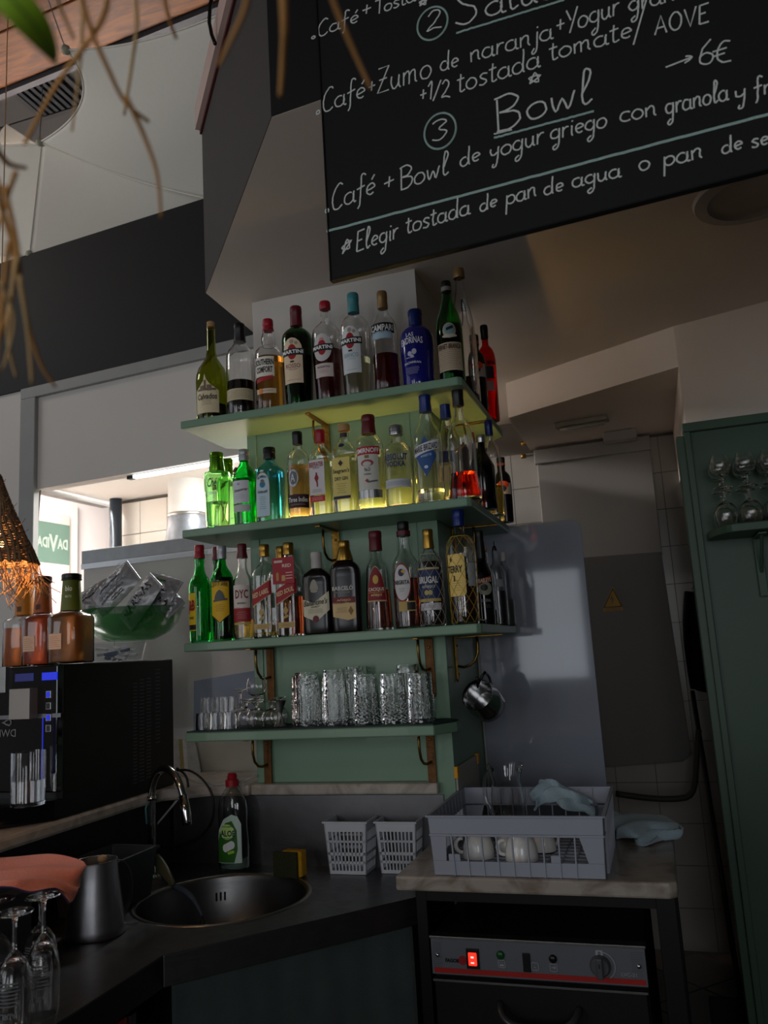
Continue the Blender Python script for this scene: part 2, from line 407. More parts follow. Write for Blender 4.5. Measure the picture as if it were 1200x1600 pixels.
# ---- green door-like cupboard front on the right
YG = .85
xl = onY(1055, 676, YG+.05).x
zt = onY(1070, 662, YG).z
gp = struct('wall_right_panel', MB().box(xl+.04, YG+.02, 0, 2.85, YG+.08, zt-.03), m_dkgreen)
struct('trim_4', MB().box(xl, YG+.03, 0, xl+.035, YG+.12, zt-.04), m_dkgreen, bevel=.003)
struct('trim_5', MB().box(xl+.028, YG, 0, xl+.052, YG+.05, zt), m_dkgreen, bevel=.003)
struct('trim_6', MB().box(xl+.025, YG-.01, zt-.035, 2.85, YG+.05, zt), m_dkgreen, bevel=.003)
# ---- hall shell around the camera
struct('ceiling_timber', MB(), m_wood) if False else None
zt1 = 4.2
q0, q1 = onZ(0, 142, zt1), onZ(330, 8, zt1)
tdir = (q1-q0).normalized(); tback = Vector((tdir.y, -tdir.x, 0))
if tback.y > 0: tback = -tback
tc_ = struct('ceiling_timber', MB().prism([(v.x, v.y) for v in (q0-tdir*4, q1+tdir*6, q1+tdir*6+tback*7, q0-tdir*4+tback*7)], zt1+.04, zt1+.1), m_grout)
for k in range(9):
    a = q0-tdir*3.0+tback*(k*.26+.004); b = q1+tdir*4+tback*(k*.26+.004); c = tback*.252
    obj('plank', MB().prism([(v.x, v.y) for v in (a, b, b+c, a+c)], zt1+R.uniform(0, .006), zt1+.04), m_wood, tc_, bevel=.004)
struct('trim_7', MB().prism([(v.x, v.y) for v in (q0-tdir*4, q1+tdir*5, q1+tdir*5-tback*.03, q0-tdir*4-tback*.03)], zt1-.02, zt1+.03), M('rail_aluminium', '4a4a4e', .5, metal=.5))
dk = struct('ceiling_hall', MB().box(-14, -1, 5.0, 4, 13, 5.08), M('dark_ceiling_boards', '2a2622', .7, noise=(3, .2)))
for k in range(26):
    obj('plank', MB().box(-14, 1.0+k*.3, 4.975, 4, 1.29+k*.3, 5.0), M('dark_ceiling_plank', '2c2824', .6), dk)
struct('wall_hall_rear', MB().box(-14, 12.5, 3.4, 4, 12.6, 5.1).box(-14, -1, 3.6, -13.9, 12.6, 5.1), m_dgrey)
struct('wall_hall_front', MB().box(-6, -5.1, 0, -.09, -5, 4.3).box(.61, -5.1, 0, 3, -5, 4.3).box(-.09, -5.1, 0, .61, -5, 1.18).box(-.09, -5.1, 2.26, .61, -5, 4.3), m_ceil)
# ================================================================ shelves and brackets
SH = {1: (2.292, 2.318), 2: (1.930, 1.956), 3: (1.570, 1.597), 4: (1.297, 1.325)}
def shelf_poly(xr, yl, ys):
    return [(-.145, -.2), (xr-.012, -.2), (xr, -.188), (xr, ys-.03), (xr-.03, ys), (.647, ys), (.647, -.002), (-.002, -.002), (-.002, yl), (-.145+.06, yl), (-.145, yl-.05)]
for n, lab, xr, yl, ys in ((1, 'top sage green wooden shelf wrapping the pillar, lit yellow underneath', .80, .15, .50),
                           (2, 'second sage green shelf from the top, carrying the gin and vodka bottles', .80, .15, .46),
                           (3, 'third sage green shelf at eye height under the whisky and rum bottles', .80, .15, .44)):
    z0, z1 = SH[n]
    s = obj('wall_shelf', MB().prism(shelf_poly(xr, yl, ys), z0, z1), m_green, bevel=.004, org=(.3, 0, z0)); tag(s, lab, 'shelf', None)
s = thing('wall_shelf', 'lowest short sage green shelf holding the drinking glasses', 'shelf', (.25, 0, SH[4][0]))
obj('board', MB().prism([(-.145, -.2), (.645, -.2), (.69, -.11), (.69, -.06), (.655, -.002), (.64, -.007), (-.145, -.007)], *SH[4]), m_green, s, bevel=.004)
obj('rubber_mat', MB().prism([(-.142, -.196), (.643, -.196), (.685, -.11), (.685, -.07), (.64, -.02), (-.142, -.02)], SH[4][1], SH[4][1]+.004), M('dark_teal_mat', '12302e', .6), s, label='thin dark teal mat')
def bracket(x, ztop, length, lab, side=False, mat=None, y0=0.0):
    """flat plate on the wall, arm under the shelf, rod bent between them"""
    mat = mat or m_rust
    t = thing('shelf_bracket', lab, 'bracket', (x, y0, ztop), rotz=math.pi/2 if side else 0, group=None)
    obj('wall_plate', MB().box(-.013, -.006-.001, -length, .013, -.001, -.001).lathe([(.013, 0), (.013, .005)], 16, T=Matrix.Rotation(math.pi/2, 3, 'X'), c=(0, -.001, -length)), mat, t, local=True, bevel=.001)
    obj('arm', MB().box(-.008, -.155, -.006, .008, -.006, -.001), m_brass, t, local=True, bevel=.001)
    pts = [(-.016, -.10, -.004)]+[(-.016, -.10-.028*math.sin(a), -.045-.055*(1-math.cos(a))) for a in [i*math.pi/10 for i in range(1, 6)]]
    pts = [(-.014, -.075, -.004), (-.014, -.078, -.03), (-.014, -.076, -.055), (-.014, -.066, -.078), (-.012, -.048, -.093), (-.008, -.026, -.098), (0, -.008, -.094)]
    obj('rod', MB().tube(pts, .0042, 8), m_brass, t, True, local=True)
    for zz in (-.03, -length+.012):
        obj('screw', MB().lathe([(.004, 0), (.004, .002), (.002, .003)], 10, T=Matrix.Rotation(math.pi/2, 3, 'X'), c=(0, -.007, zz)), m_brass, t, True, local=True)
    return t
for n, px, lab in ((1, 511, 'brass bracket under the top shelf behind the gin bottles'), (2, 527, 'brass bracket under the second shelf above the gold-capped dark bottle'),
                   (3, 425, 'rusty bracket under the left end of the third shelf'), (3.5, 674, 'rusty bracket under the right end of the third shelf'),
                   (4, 421, 'rusty bracket under the left end of the glass shelf'), (4.5, 676, 'rusty bracket under the right end of the glass shelf')):
    z = SH[int(n)][0]; py = onY(px, 1000, 0)
    yy = {1: 670, 2: 850, 3: 1040, 4: 1190}[int(n)]
    x = onY(px, yy, 0).x
    bracket(x, z, .17 if n >= 3 else .13, lab, mat=m_rust if n >= 3 else m_brass, y0=-.0075)
for n, yy, lab in ((1, .22, 'brass bracket under the side return of the top shelf'), (2, .2, 'brass bracket under the side return of the second shelf'), (3, .12, 'brass bracket under the side return of the third shelf with a hanging hook')):
    bracket(.646, SH[n][0], .13, lab, side=True, mat=m_brass, y0=yy)
# LED strip glowing along the back of the second shelf
led = thing('light_strip', 'slim warm light strip lying behind the bottles on the second shelf', 'light', (.3, -.02, SH[2][1]))
obj('profile', MB().box(.06, -.030, SH[2][1], .60, -.012, SH[2][1]+.006), m_steel, led)
obj('diffuser', MB().box(.065, -.028, SH[2][1]+.006, .595, -.014, SH[2][1]+.011), M('warm_light', (1.0, .55, .15), .5, noise=None, emit=30), led)
ls = thing('light_strip', 'slim warm light strip on the side return of the second shelf', 'light', (.67, .2, SH[2][1]))
obj('profile', MB().box(.652, .04, SH[2][1], .668, .36, SH[2][1]+.006), m_steel, ls)
obj('diffuser', MB().box(.654, .045, SH[2][1]+.006, .666, .355, SH[2][1]+.011), M('warm_light', (1.0, .55, .15)), ls)

# ================================================================ bottles
PROF = {
 'round': [(0, .96), (.03, 1), (.60, 1), (.66, .96), (.71, .80), (.755, .54), (.79, .40), (.84, .35), (1, .34)],
 'calvados': [(0, .93), (.03, .96), (.40, 1), (.47, .96), (.54, .82), (.60, .58), (.66, .36), (.74, .28), (1, .26)],
 'southern': [(0, .96), (.03, 1), (.60, 1), (.655, .92), (.69, .68), (.71, .46), (.745, .50), (.80, .50), (.86, .40), (.90, .33), (1, .32)],
 'martini': [(0, .84), (.04, .88), (.12, .90), (.45, 1), (.66, 1), (.705, .95), (.745, .76), (.78, .44), (.80, .36), (1, .33)],
 'wide': [(0, .88), (.03, .92), (.5, 1), (.62, 1), (.69, .92), (.74, .74), (.775, .50), (.79, .36), (1, .36)],
 'fernet': [(0, .93), (.03, .97), (.50, 1), (.58, .96), (.66, .80), (.75, .56), (.83, .40), (.90, .34), (1, .33)],
 'anise': [(0, .92), (.03, .96), (.2, .92), (.52, 1), (.58, .96), (.66, .74), (.74, .46), (.80, .36), (.86, .30), (1, .30)],
 'flask': [(0, .98), (.03, 1), (.10, .95), (.22, .84), (.30, .82), (.52, .84), (.60, .78), (.67, .58), (.72, .36), (.78, .27), (1, .25)],
 'gin': [(0, .86), (.03, .90), (.6, 1), (.70, 1), (.735, .94), (.75, .60), (.77, .50), (1, .48)],
 'shaker': [(0, .84), (.03, .88), (.46, .96), (.58, 1), (.615, 1), (.63, .90), (.68, .90), (.74, .66), (.79, .44), (.83, .36), (1, .34)],
 'square': [(0, .97), (.02, 1), (.66, 1), (.71, .93), (.76, .66), (.80, .42), (.84, .37), (1, .35)],
 'absolut': [(0, .96), (.03, 1), (.66, 1), (.72, .94), (.765, .74), (.79, .44), (.81, .38), (1, .36)],
 'jb': [(0, .94), (.02, .98), (.56, 1), (.61, .94), (.65, .78), (.69, .56), (.73, .46), (.79, .40), (.85, .46), (.9, .38), (1, .36)],
 'cacique': [(0, 1), (.03, 1), (.30, .94), (.62, .80), (.66, .72), (.70, .52), (.735, .40), (1, .38)],
 'ballan': [(0, .9), (.02, .95), (.60, 1), (.68, 1), (.73, .86), (.775, .56), (.80, .34), (1, .32)],
 'cream': [(0, .95), (.03, 1), (.48, 1), (.54, .94), (.60, .74), (.66, .55), (.75, .45), (1, .40)],
 'tube': [(0, .95), (.03, 1), (.70, 1), (.76, .85), (.80, .5), (.84, .35), (1, .32)],
}
def shapes(k):
    if k == 'rect': return [(-1, -1), (1, -1), (1, 1), (-1, 1)]
    if k == 'ellipse': return [(math.cos(a), math.sin(a)) for a in [i*math.pi/12 for i in range(24)]]
    if k == 'arch': return [(-1, -1), (1, -1), (1, .45)]+[(math.cos(a), .45+.55*math.sin(a)) for a in [i*math.pi/8 for i in range(1, 8)]]+[(-1, .45)]
    if k == 'diamond': return [(0, -1), (1, 0), (0, 1), (-1, 0)]
    if k == 'chamfer': return [(-1, -1), (.8, -1), (1, -.85), (1, .85), (.8, 1), (-1, 1)]
    if k == 'shield': return [(0, -1), (.5, -.78), (1, -.62), (1, 1), (-1, 1), (-1, -.62), (-.5, -.78)]
    if k == 'slant': return [(-1, -1), (1, -.1), (1, 1), (-1, .1)]
    if k == 'spire': return [(-1, -1), (1, -1), (1, .12), (.62, .3), (.25, .48), (.0, .72), (-.12, 1), (-.24, .62), (-.6, .35), (-1, .18)]
    if k == 'gothic': return [(-1, -1), (1, -1), (.92, -.3), (.62, .45), (.25, .88), (0, 1), (-.25, .88), (-.62, .45), (-.92, -.3)]
    if k == 'vee': return [(-1, .55), (-.1, .28), (1, 1), (1, -.25), (.05, -1), (-1, -.55)]
    if k == 'pent': return [(-1, -.55), (.3, -1), (1, -.8), (1, 1), (-1, 1)]
    raise KeyError(k)
def envelope(poly, n=14):
    xs = [p[0] for p in poly]; x0, x1 = min(xs), max(xs); cols = []
    brk = sorted(set([round(x0+(x1-x0)*i/n, 5) for i in range(n+1)]+[round(x, 5) for x in xs]))
    for x in brk:
        x_ = min(max(x, x0+1e-4), x1-1e-4); ys = []
        for (ax, ay), (bx, by) in zip(poly, poly[1:]+poly[:1]):
            if (ax-x_)*(bx-x_) <= 0 and abs(ax-bx) > 1e-9: ys.append(ay+(by-ay)*(x_-ax)/(bx-ax))
        cols.append((x, min(ys), max(ys)))
    return cols
class Surf:
    """outer surface of a bottle in its own coordinates; u runs round the front, v is the height"""
    def __init__(s, kind, H, Rr, sq, dep): s.k = PROF[kind]; s.H, s.R, s.sq, s.dep = H, Rr, sq, dep
    def r(s, v):
        t = v/s.H; p = s.k
        for (a, ra), (b, rb) in zip(p, p[1:]):
            if t <= b: return s.R*(ra+(rb-ra)*max(0, (t-a))/(b-a))
        return s.R*p[-1][1]
    def __call__(s, u, v, off=.0004):
        r = s.r(v)
        if s.sq:
            k = s.ex(v); x = max(-.97, min(.97, u/r))
            return (x*r, -(s.dp(v)*r*(1-abs(x)**k)**(1/k)+off), v)
        a = u/r; return ((r+off)*math.sin(a), -(r+off)*math.cos(a), v)
    def ex(s, v):
        if not s.sq: return 2.0
        t = v/s.H; return 5 if t < .66 else 5-3*min(1, (t-.66)/.14)
    def dp(s, v):
        if not s.sq: return 1.0
        t = v/s.H; return s.dep if t < .66 else s.dep+(1-s.dep)*min(1, (t-.66)/.14)
def patch(S, shp, uc, vc, w, h, off=.0004, th=.0004):
    mb = MB(); cols = envelope(shapes(shp) if isinstance(shp, str) else shp); nv = 2 if not S.sq else 1
    nv = 4
    a = []; b = []
    for x, lo, hi in cols:
        for k in range(nv+1):
            u = uc+x*w/2; v = vc+(lo+(hi-lo)*k/nv)*h/2
            a.append(S(u, v, off)); b.append(S(u, v, off+th))
    W_ = nv+1; n = len(cols); o = len(a)
    fs = []
    for i in range(n-1):
        for k in range(nv):
            q = (i*W_+k, (i+1)*W_+k, (i+1)*W_+k+1, i*W_+k+1)
            fs.append(tuple(x+o for x in q)); fs.append(tuple(reversed(q)))
    for i in range(n-1):
        fs.append((i*W_, i*W_+o, (i+1)*W_+o, (i+1)*W_)); fs.append((i*W_+nv, (i+1)*W_+nv, (i+1)*W_+nv+o, i*W_+nv+o))
    mb.add(a+b, fs); return mb
def paper(c): return M('paper_'+c, tuple(min(.82, x*1.6) for x in lin(c)), .55, noise=(40, .04))
def inkm(c): g = 1.5 if sum(lin(c)) > .6 else 1.0; return M('ink_'+c, tuple(min(.85, x*g) for x in lin(c)), .5, noise=None)
def bottle(name, label, cx, top, wpx, y, base_z, kind='round', glass=None, liq=None, level=.5, cap=None, cap0=.84, capr=1.12, sq=False, dep=.8,
           labels=(), texts=(), cork=None, cap2=None, group='bottles on the bar shelves', solid=False, xo=None, rot=None, hgt=None, net=None, cat='bottle', pourer=False):
    mid = onY(cx, top+80, y)
    x = mid.x if xo is None else xo
    d = (Vector((x, y, base_z+.15))-EYE).dot(FW)
    if hgt is None:
        # find the height whose top projects to the photo row
        hgt = onY(cx, top, y-.012).z-base_z
    Rr = wpx*d/(2*FPX)*.965; H = hgt
    if rot is None: rot = 0 if sq else .85*math.atan2(EYE.x-x, y-EYE.y)
    t = thing(name, label, cat, (x, y, base_z), rot, group)
    S = Surf(kind, H, Rr, sq, dep); k = PROF[kind]
    capz = cap0 if cap or cork else 1.0
    htop = H*(.985 if (cap or cork) else 1.0)
    zs = sorted(set([0.0, .0008/H]+[p[0] for p in k]+[.12, .25, .4, .64, .68, .73]))
    zs = [z for z in zs if z*H <= htop-.001]+[htop/H]
    wall = .0024
    outer = [(S.r(z*H), z*H, S.ex(z*H), S.dp(z*H)) for z in zs]
    outer[0] = (outer[0][0]-.002, 0, outer[0][2], outer[0][3])
    n = 28
    if solid:
        obj('glass_body', MB().lathe(outer, n), glass, t, True, local=True, auto=50)
    else:
        zi = [z for z in zs if z*H > .008]
        inner = [(max(.004, S.r(z*H)-wall), z*H, S.ex(z*H), S.dp(z*H)) for z in reversed(zi)]
        inner += [(inner[-1][0]*.96, .0062, inner[-1][2], inner[-1][3])]
        if cap or cork:   # closed vessel: outer skin and inner skin, both watertight
            inner[0] = (inner[0][0], inner[0][1]-.003, inner[0][2], inner[0][3])
            mb = MB().lathe(outer, n).lathe(inner, n)
        else:
            mb = MB().lathe(outer+inner, n, cap0=True, cap1=True)
        obj('glass_body', mb, glass or m_clear, t, True, local=True, auto=50)
        if liq:
            lv = level*H; g = .0004
            zl = [.0068/H]+[z for z in zs if .01 < z*H < lv-.002]+[level]
            lp = [(max(.003, S.r(z*H)-wall-g), z*H, S.ex(z*H), S.dp(z*H)) for z in zl]
            lp[0] = (lp[0][0]*.95, lp[0][1], lp[0][2], lp[0][3])
            obj('liquid', MB().lathe(lp, n), liq, t, True, local=True, auto=50)
    if cork:
        rc = S.r(H*.99)
        obj('cork', MB().lathe([(rc*.85, H*.97), (rc*.95, H*1.0), (rc*.95, H*1.04), (rc*.8, H*1.045)], 18), m_cork, t, True, local=True, auto=40)
    if cap:
        r0 = S.r(H*cap0)*capr; r1 = S.r(H*.98)*capr
        cp_ = obj('cap', MB().lathe([(r0*.98, H*cap0), (r0, H*cap0+.002), (r1*1.0, H*.925), (r1*1.05, H*.93), (r1*1.05, H*.985), (r1*.95, H*1.0)], 22), cap, t, True, local=True, auto=35)
        if cap2:
            obj('cap_band', MB().lathe([(r0*1.02, H*(cap0+.01)), (r0*1.02, H*(cap0+.05))], 22, cap0=False, cap1=False), cap2, cp_, local=True)
    lo = {}
    for i, L in enumerate(labels):
        shp, uc, vc, w_, h_, c = L[:6]; lvl = L[6] if len(L) > 6 else 0
        mt = c if not isinstance(c, str) else paper(c)
        p = obj('label', patch(S, shp, uc*Rr, vc*H, w_*Rr, h_*H, .0004+lvl*.0005), mt, t, local=True)
        lo[i] = p
    for T_ in texts:
        s_, uc, vc, w_, h_, c = T_[:6]; kw = T_[6] if len(T_) > 6 else {}
        par = lo.get(kw.get('on', 0)) if kw.get('on', 0) != 'glass' and lo else t
        o_ = kw.get('off', .0022)
        if s_ == '#lines':
            nl = kw.get('n', 5); mb = MB()
            for q in range(nl):
                vv = vc+h_*(.5-(q+.5)/nl); ww = w_*(R.uniform(.6, 1))
                a = [S((uc+ww*(j/6-.5))*Rr, vv*H-.00035, o_) for j in range(7)]; b = [S((uc+ww*(j/6-.5))*Rr, vv*H+.00035, o_) for j in range(7)]
                mb.add(a+b, [(j, j+1, j+8, j+7) for j in range(6)])
            obj('small_print', mb, inkm(c), par, local=True)
        elif s_.startswith('#'):
            obj('emblem', patch(S, s_[1:], uc*Rr, vc*H, w_*Rr, h_*H, o_-.0004, .0002), inkm(c), par, local=True)
        else:
            mb = text_mb(s_, lambda u, v: S(u, v, o_), uc*Rr, vc*H, w_*Rr, h_*H, bold=kw.get('bold', .015), shear=kw.get('shear', 0), slope=kw.get('slope', 0), arc=kw.get('arc', 0)*H)
            obj('lettering', mb, inkm(c), par, local=True)
    if net:
        v0, v1, nm, cnt, turns = net; mb = MB()
        for s_ in (1, -1):
            for q in range(cnt):
                pts = []
                for j in range(31):
                    v = H*(v0+(v1-v0)*j/30); rr = S.r(v)+.0018; a = 2*math.pi*(q/cnt)+s_*turns*2*math.pi*j/30
                    pts.append((rr*math.sin(a), -rr*math.cos(a), v))
                mb.tube(pts, .0006, 4, caps=False)
        rr = S.r(H*v1)+.002
        mb.tube([(rr*math.sin(a), -rr*math.cos(a), H*v1) for a in [i*math.pi/10 for i in range(20)]], .0012, 5, closed=True)
        o = obj('net', mb, nm, t, True, local=True)
    if pourer:
        obj('nozzle', MB().lathe([(S.r(H)*.8, H*.99), (S.r(H)*.75, H+.01), (.0018, H+.014), (.0012, H+.03)], 12), m_blk, t, True, local=True)
    return t
G = lambda n, c, r=.0: glassm('glass_'+n, lin(c) if isinstance(c, str) else c, r)
g_olive = G('olive', (.42, .46, .06)); g_green = G('green', (.10, .50, .12)); g_bgreen = G('bright_green', (.05, .62, .15)); g_dgreen = G('deep_green', (.04, .30, .07))
g_blue = G('blue', (.30, .72, .82)); g_grad = G('pale_green', (.55, .85, .45)); g_brown = G('brown', (.16, .06, .03))
l_dark = M('liquid_dark', (.012, .004, .004), .05, noise=None, coat=.2)
l_dred = M('liquid_dark_red', (.20, .012, .015), .0, trans=.8, ior=1.33, noise=None)
l_amber = M('liquid_amber', (.78, .36, .05), .0, trans=1, ior=1.33, noise=None)
l_gold = M('liquid_gold', (.85, .60, .10), .0, trans=1, ior=1.33, noise=None)
l_pale = M('liquid_pale', (.90, .88, .62), .0, trans=1, ior=1.33, noise=None)
l_rum = M('liquid_rum', (.32, .07, .02), .0, trans=.95, ior=1.33, noise=None)
l_pink = M('liquid_pink', (.95, .50, .30), .0, trans=1, ior=1.33, noise=None)
l_red = M('liquid_red', (.90, .03, .01), .0, trans=1, ior=1.33, noise=None)
l_blue = M('liquid_blue', (.55, .85, .92), .0, trans=1, ior=1.33, noise=None)
c_red = M('red_cap', '9c1526', .4); c_dred = M('dark_red_cap', '5f0e18', .4); c_blk = M('black_cap', '101012', .4); c_teal = M('teal_cap', '3f8a90', .35)
c_blue = M('blue_cap', '12286a', .35, metal=.2); c_green = M('green_metal_cap', '5f9a1c', .25, metal=.8); c_silver = M('silver_cap', 'b9bcc0', .28, metal=.9)
c_gold = M('gold_cap', 'a8823a', .3, metal=.9); c_tan = M('tan_cap', '9a7a4e', .4, metal=.4); c_wht = M('white_cap', 'bdbab4', .5); c_silw = M('silver_white_cap', 'a5a8ab', .35, metal=.4)
b_cobalt = M('cobalt_bottle', '1d1f74', .12, coat=.5); b_nblack = M('near_black_bottle', '070709', .08, coat=.5); b_brownblk = M('brown_black_bottle', '120807', .2)
z1, z2, z3 = SH[1][1]+.0005, SH[2][1]+.0005, SH[3][1]+.0005
YF = -.142
# ---- top shelf
bottle('liqueur_bottle', 'olive green bottle with cork, red collar and spire-shaped cream label, leftmost on the top shelf', 331, 507, 52, YF, z1, 'calvados', g_olive, l_dark, .15, cork=True,
       labels=[('spire', -.30, .25, 1.55, .40, 'b3a688')],
       texts=[('Calvados', -.28, .215, 1.25, .06, '2c221a', {'shear': .1}), ('#lines', -.28, .155, .9, .06, '57493a', {'n': 4}), ('#rect', -.3, .285, 1.2, .02, '6e5f4a'), ('#rect', -.55, .30, .3, .05, '7d6d55'), ('#rect', -.1, .30, .3, .06, '7d6d55'), ('#rect', -.36, .33, .12, .1, '6e5f4a')])
t_ = bpy.data.objects[-1] if False else None
bottle('liqueur_bottle', 'clear bottle with black cap, dark drink below half and cream bottom label', 376, 504, 46, YF, z1, 'round', m_clear, l_dark, .36, cap=c_blk, cap0=.80,
       labels=[('rect', -.1, .20, 2.2, .12, 'a89d80')], texts=[('#lines', -.1, .20, 1.8, .09, '5a4e3a', {'n': 5}), ('Golden', -.35, .50, .9, .05, '9a7a3a', {'on': 'glass', 'shear': .3, 'off': .001})][:1])
bottle('whiskey_liqueur_bottle', 'amber bottle with bulbous neck, red cap and white block-lettered label', 421, 497, 46, YF, z1, 'southern', m_clear, l_amber, .57, cap=c_red, cap0=.875,
       labels=[('rect', -.35, .445, 1.5, .21, 'bfb9ae'), ('slant', -.35, .315, 1.3, .075, '8c1a22'), ('rect', -.25, .185, 1.5, .05, 'b9a893')],
       texts=[('SOUTHERN', -.33, .49, 1.38, .065, '1b1a1a', {'bold': .03}), ('COMFORT', -.33, .41, 1.2, .065, '1b1a1a', {'bold': .03}), ('#lines', -.1, .185, .9, .02, '6a4a3a', {'on': 2, 'n': 2}), ('#ellipse', -.62, .185, .34, .06, 'c2702c', {'on': 2})])
def vermouth(lab, cx, top, w_, glass, liq, lev, cap, shape, col, sub, subcol, h2=None, **k):
    L = [(shape, -.30, .42 if shape == 'arch' else .50, 1.35, .44 if shape == 'arch' else .27, col)]
    L += [('rect', -.30, .50, 1.60, .065, '141414', 1)]
    T_ = [('#ellipse', -.30, .50, .62, .15, 'a3141c', {'off': .0012}), ('MARTINI', -.30, .50, 1.42, .036, 'd8d4cc', {'bold': .035, 'on': 1, 'off': .0030})]
    # black bar sits over the red disc
    if shape == 'arch':
        T_ += [(sub, -.28, .365, .95, .04, subcol, {'bold': .0}), ('#lines', -.28, .33, .7, .02, subcol, {'n': 2}), ('#rect', -.3, .405, .25, .016, '222222'), ('#ellipse', -.30, .60, .26, .045, '8d8474'), ('#ellipse', -.02, .585, .2, .035, '8d8474'), ('#lines', -.28, .23, 1.0, .01, '6b5f50', {'n': 1})]
    else:
        L += [('rect', -.25, .28, 1.35, .13, 'a79c98')]
        T_ += [(sub, -.25, .31, .85, .02, subcol, {'on': 2}), ('#lines', -.25, .27, .9, .04, 'a06a72', {'on': 2, 'n': 3}), ('#ellipse', -.3, .58, .3, .03, 'b07a7a')]
    return bottle('vermouth_bottle', lab, cx, top, w_, YF, z1, 'martini', glass, liq, lev, cap=cap, labels=L, texts=T_, **k)
vermouth('dark green vermouth bottle with burgundy cap and beige arched label', 465, 477, 50, g_dgreen, l_dark, .70, c_dred, 'arch', 'bba78e', 'ROSSO', '7a3a30', cap0=.80)
vermouth('clear vermouth bottle of dark rose drink with bright red cap and round label', 511, 469, 47, m_clear, l_dred, .50, c_red, 'ellipse', 'a7a4a2', 'ROSATO', '5a3a3a', cap0=.92)
vermouth('clear vermouth bottle of pale drink with teal cap and white arched label', 555, 456, 49, m_clear, l_pale, .36, c_teal, 'arch', 'aeb2b4', 'BIANCO', '6f93a0', cap0=.81)
bottle('bitter_aperitif_bottle', 'clear bottle half full of dark red bitter with tan cap and black banner', 601, 453, 43, YF, z1, 'round', m_clear, l_dred, .36, cap=c_tan, cap0=.83,
       labels=[('rect', -.15, .60, 2.0, .10, '15161c'), ('rect', -.2, .53, 1.6, .07, '8fa6b4')], texts=[('CAMPARI', -.15, .60, 1.8, .062, 'cfccc4', {'bold': .03})])
bottle('sloe_liqueur_bottle', 'squat cobalt blue bottle with blue cap and white lettering, beside the black-capped tall green one', 653, 482, 55, YF, z1, 'wide', b_cobalt, cap=c_blue, cap0=.80, solid=True,
       texts=[('LAS', -.35, .62, .45, .05, 'b9b9c4', {'on': 'glass'}), ('ENDRINAS', -.3, .535, 1.35, .085, 'b9b9c4', {'on': 'glass', 'arc': .012}), ('#lines', -.3, .17, .9, .09, '9a9ab4', {'n': 6, 'on': 'glass'}), ('PACHARAN', -.3, .26, 1.0, .028, 'b9b9c4', {'on': 'glass', 'arc': .01}),
              ('#ellipse', -.15, .40, .28, .07, '9c9cb4', {'on': 'glass'}), ('#ellipse', -.42, .38, .26, .06, '9c9cb4', {'on': 'glass'}), ('#ellipse', -.28, .345, .2, .04, '9c9cb4', {'on': 'glass'}), ('#rect', -.4, .33, .5, .008, '9c9cb4', {'on': 'glass', 'off': .003})])
bottle('herbal_bitter_bottle', 'tall green bottle with black cap, round picture and tan label at the shelf corner', 702, 437, 43, YF, z1, 'fernet', g_green, l_dark, .55, cap=c_blk, cap0=.89, cap2=M('grey_collar', '8a8780', .5),
       labels=[('rect', -.1, .22, 2.1, .27, '9c8c76'), ('ellipse', .02, .47, 1.0, .15, '9a8a78')],
       texts=[('FERNET-BRANCA', -.08, .315, 1.8, .05, '3a1512', {'bold': .02}), ('#lines', -.1, .19, 1.8, .19, '5a4a3e', {'n': 11}), ('#ellipse', .02, .48, .8, .1, '6c8a8c', {'on': 1}), ('#slant', .05, .49, .5, .05, '20242a', {'on': 1, 'off': .003}), ('#ellipse', .02, .415, 1.1, .035, 'a8a294', {'on': 1})])
bottle('spirit_bottle', 'slender clear empty bottle with pale stopper standing behind the tall green bottle', 722, 417, 37, .02, z1, 'fernet', m_clear, None, cap=c_tan, cap0=.94, capr=1.5)
bottle('spirit_bottle', 'clear bottle with short black cap half hidden behind the tall green bottle', 731, 466, 30, .11, z1, 'round', m_clear, l_dark, .25, cap=c_blk, cap0=.90)
o_lab = [('rect', .1, .50, 1.9, .17, '9a938a'), ('ellipse', .05, .56, 1.3, .11, 'b2421a', 1), ('diamond', .05, .50, .7, .10, '20222e', 2)]
bottle('orange_liqueur_bottle', 'dark brown liqueur bottle with orange neck band on the side of the top shelf', 748, 521, 28, .19, z1, 'wide', b_brownblk, cap=c_blk, cap0=.86, solid=True, cap2=M('orange_band', 'b24a1c', .5), labels=o_lab)
bottle('red_aperitif_bottle', 'glowing red bottle with black cap at the far end of the top shelf', 762, 506, 30, .34, z1, 'wide', G('ruby', (.75, .03, .02)), l_red, .6, cap=c_blk, cap0=.86, labels=[('rect', .3, .48, .9, .13, '1c1c20'), ('rect', .3, .34, .8, .10, '8a6a66')])
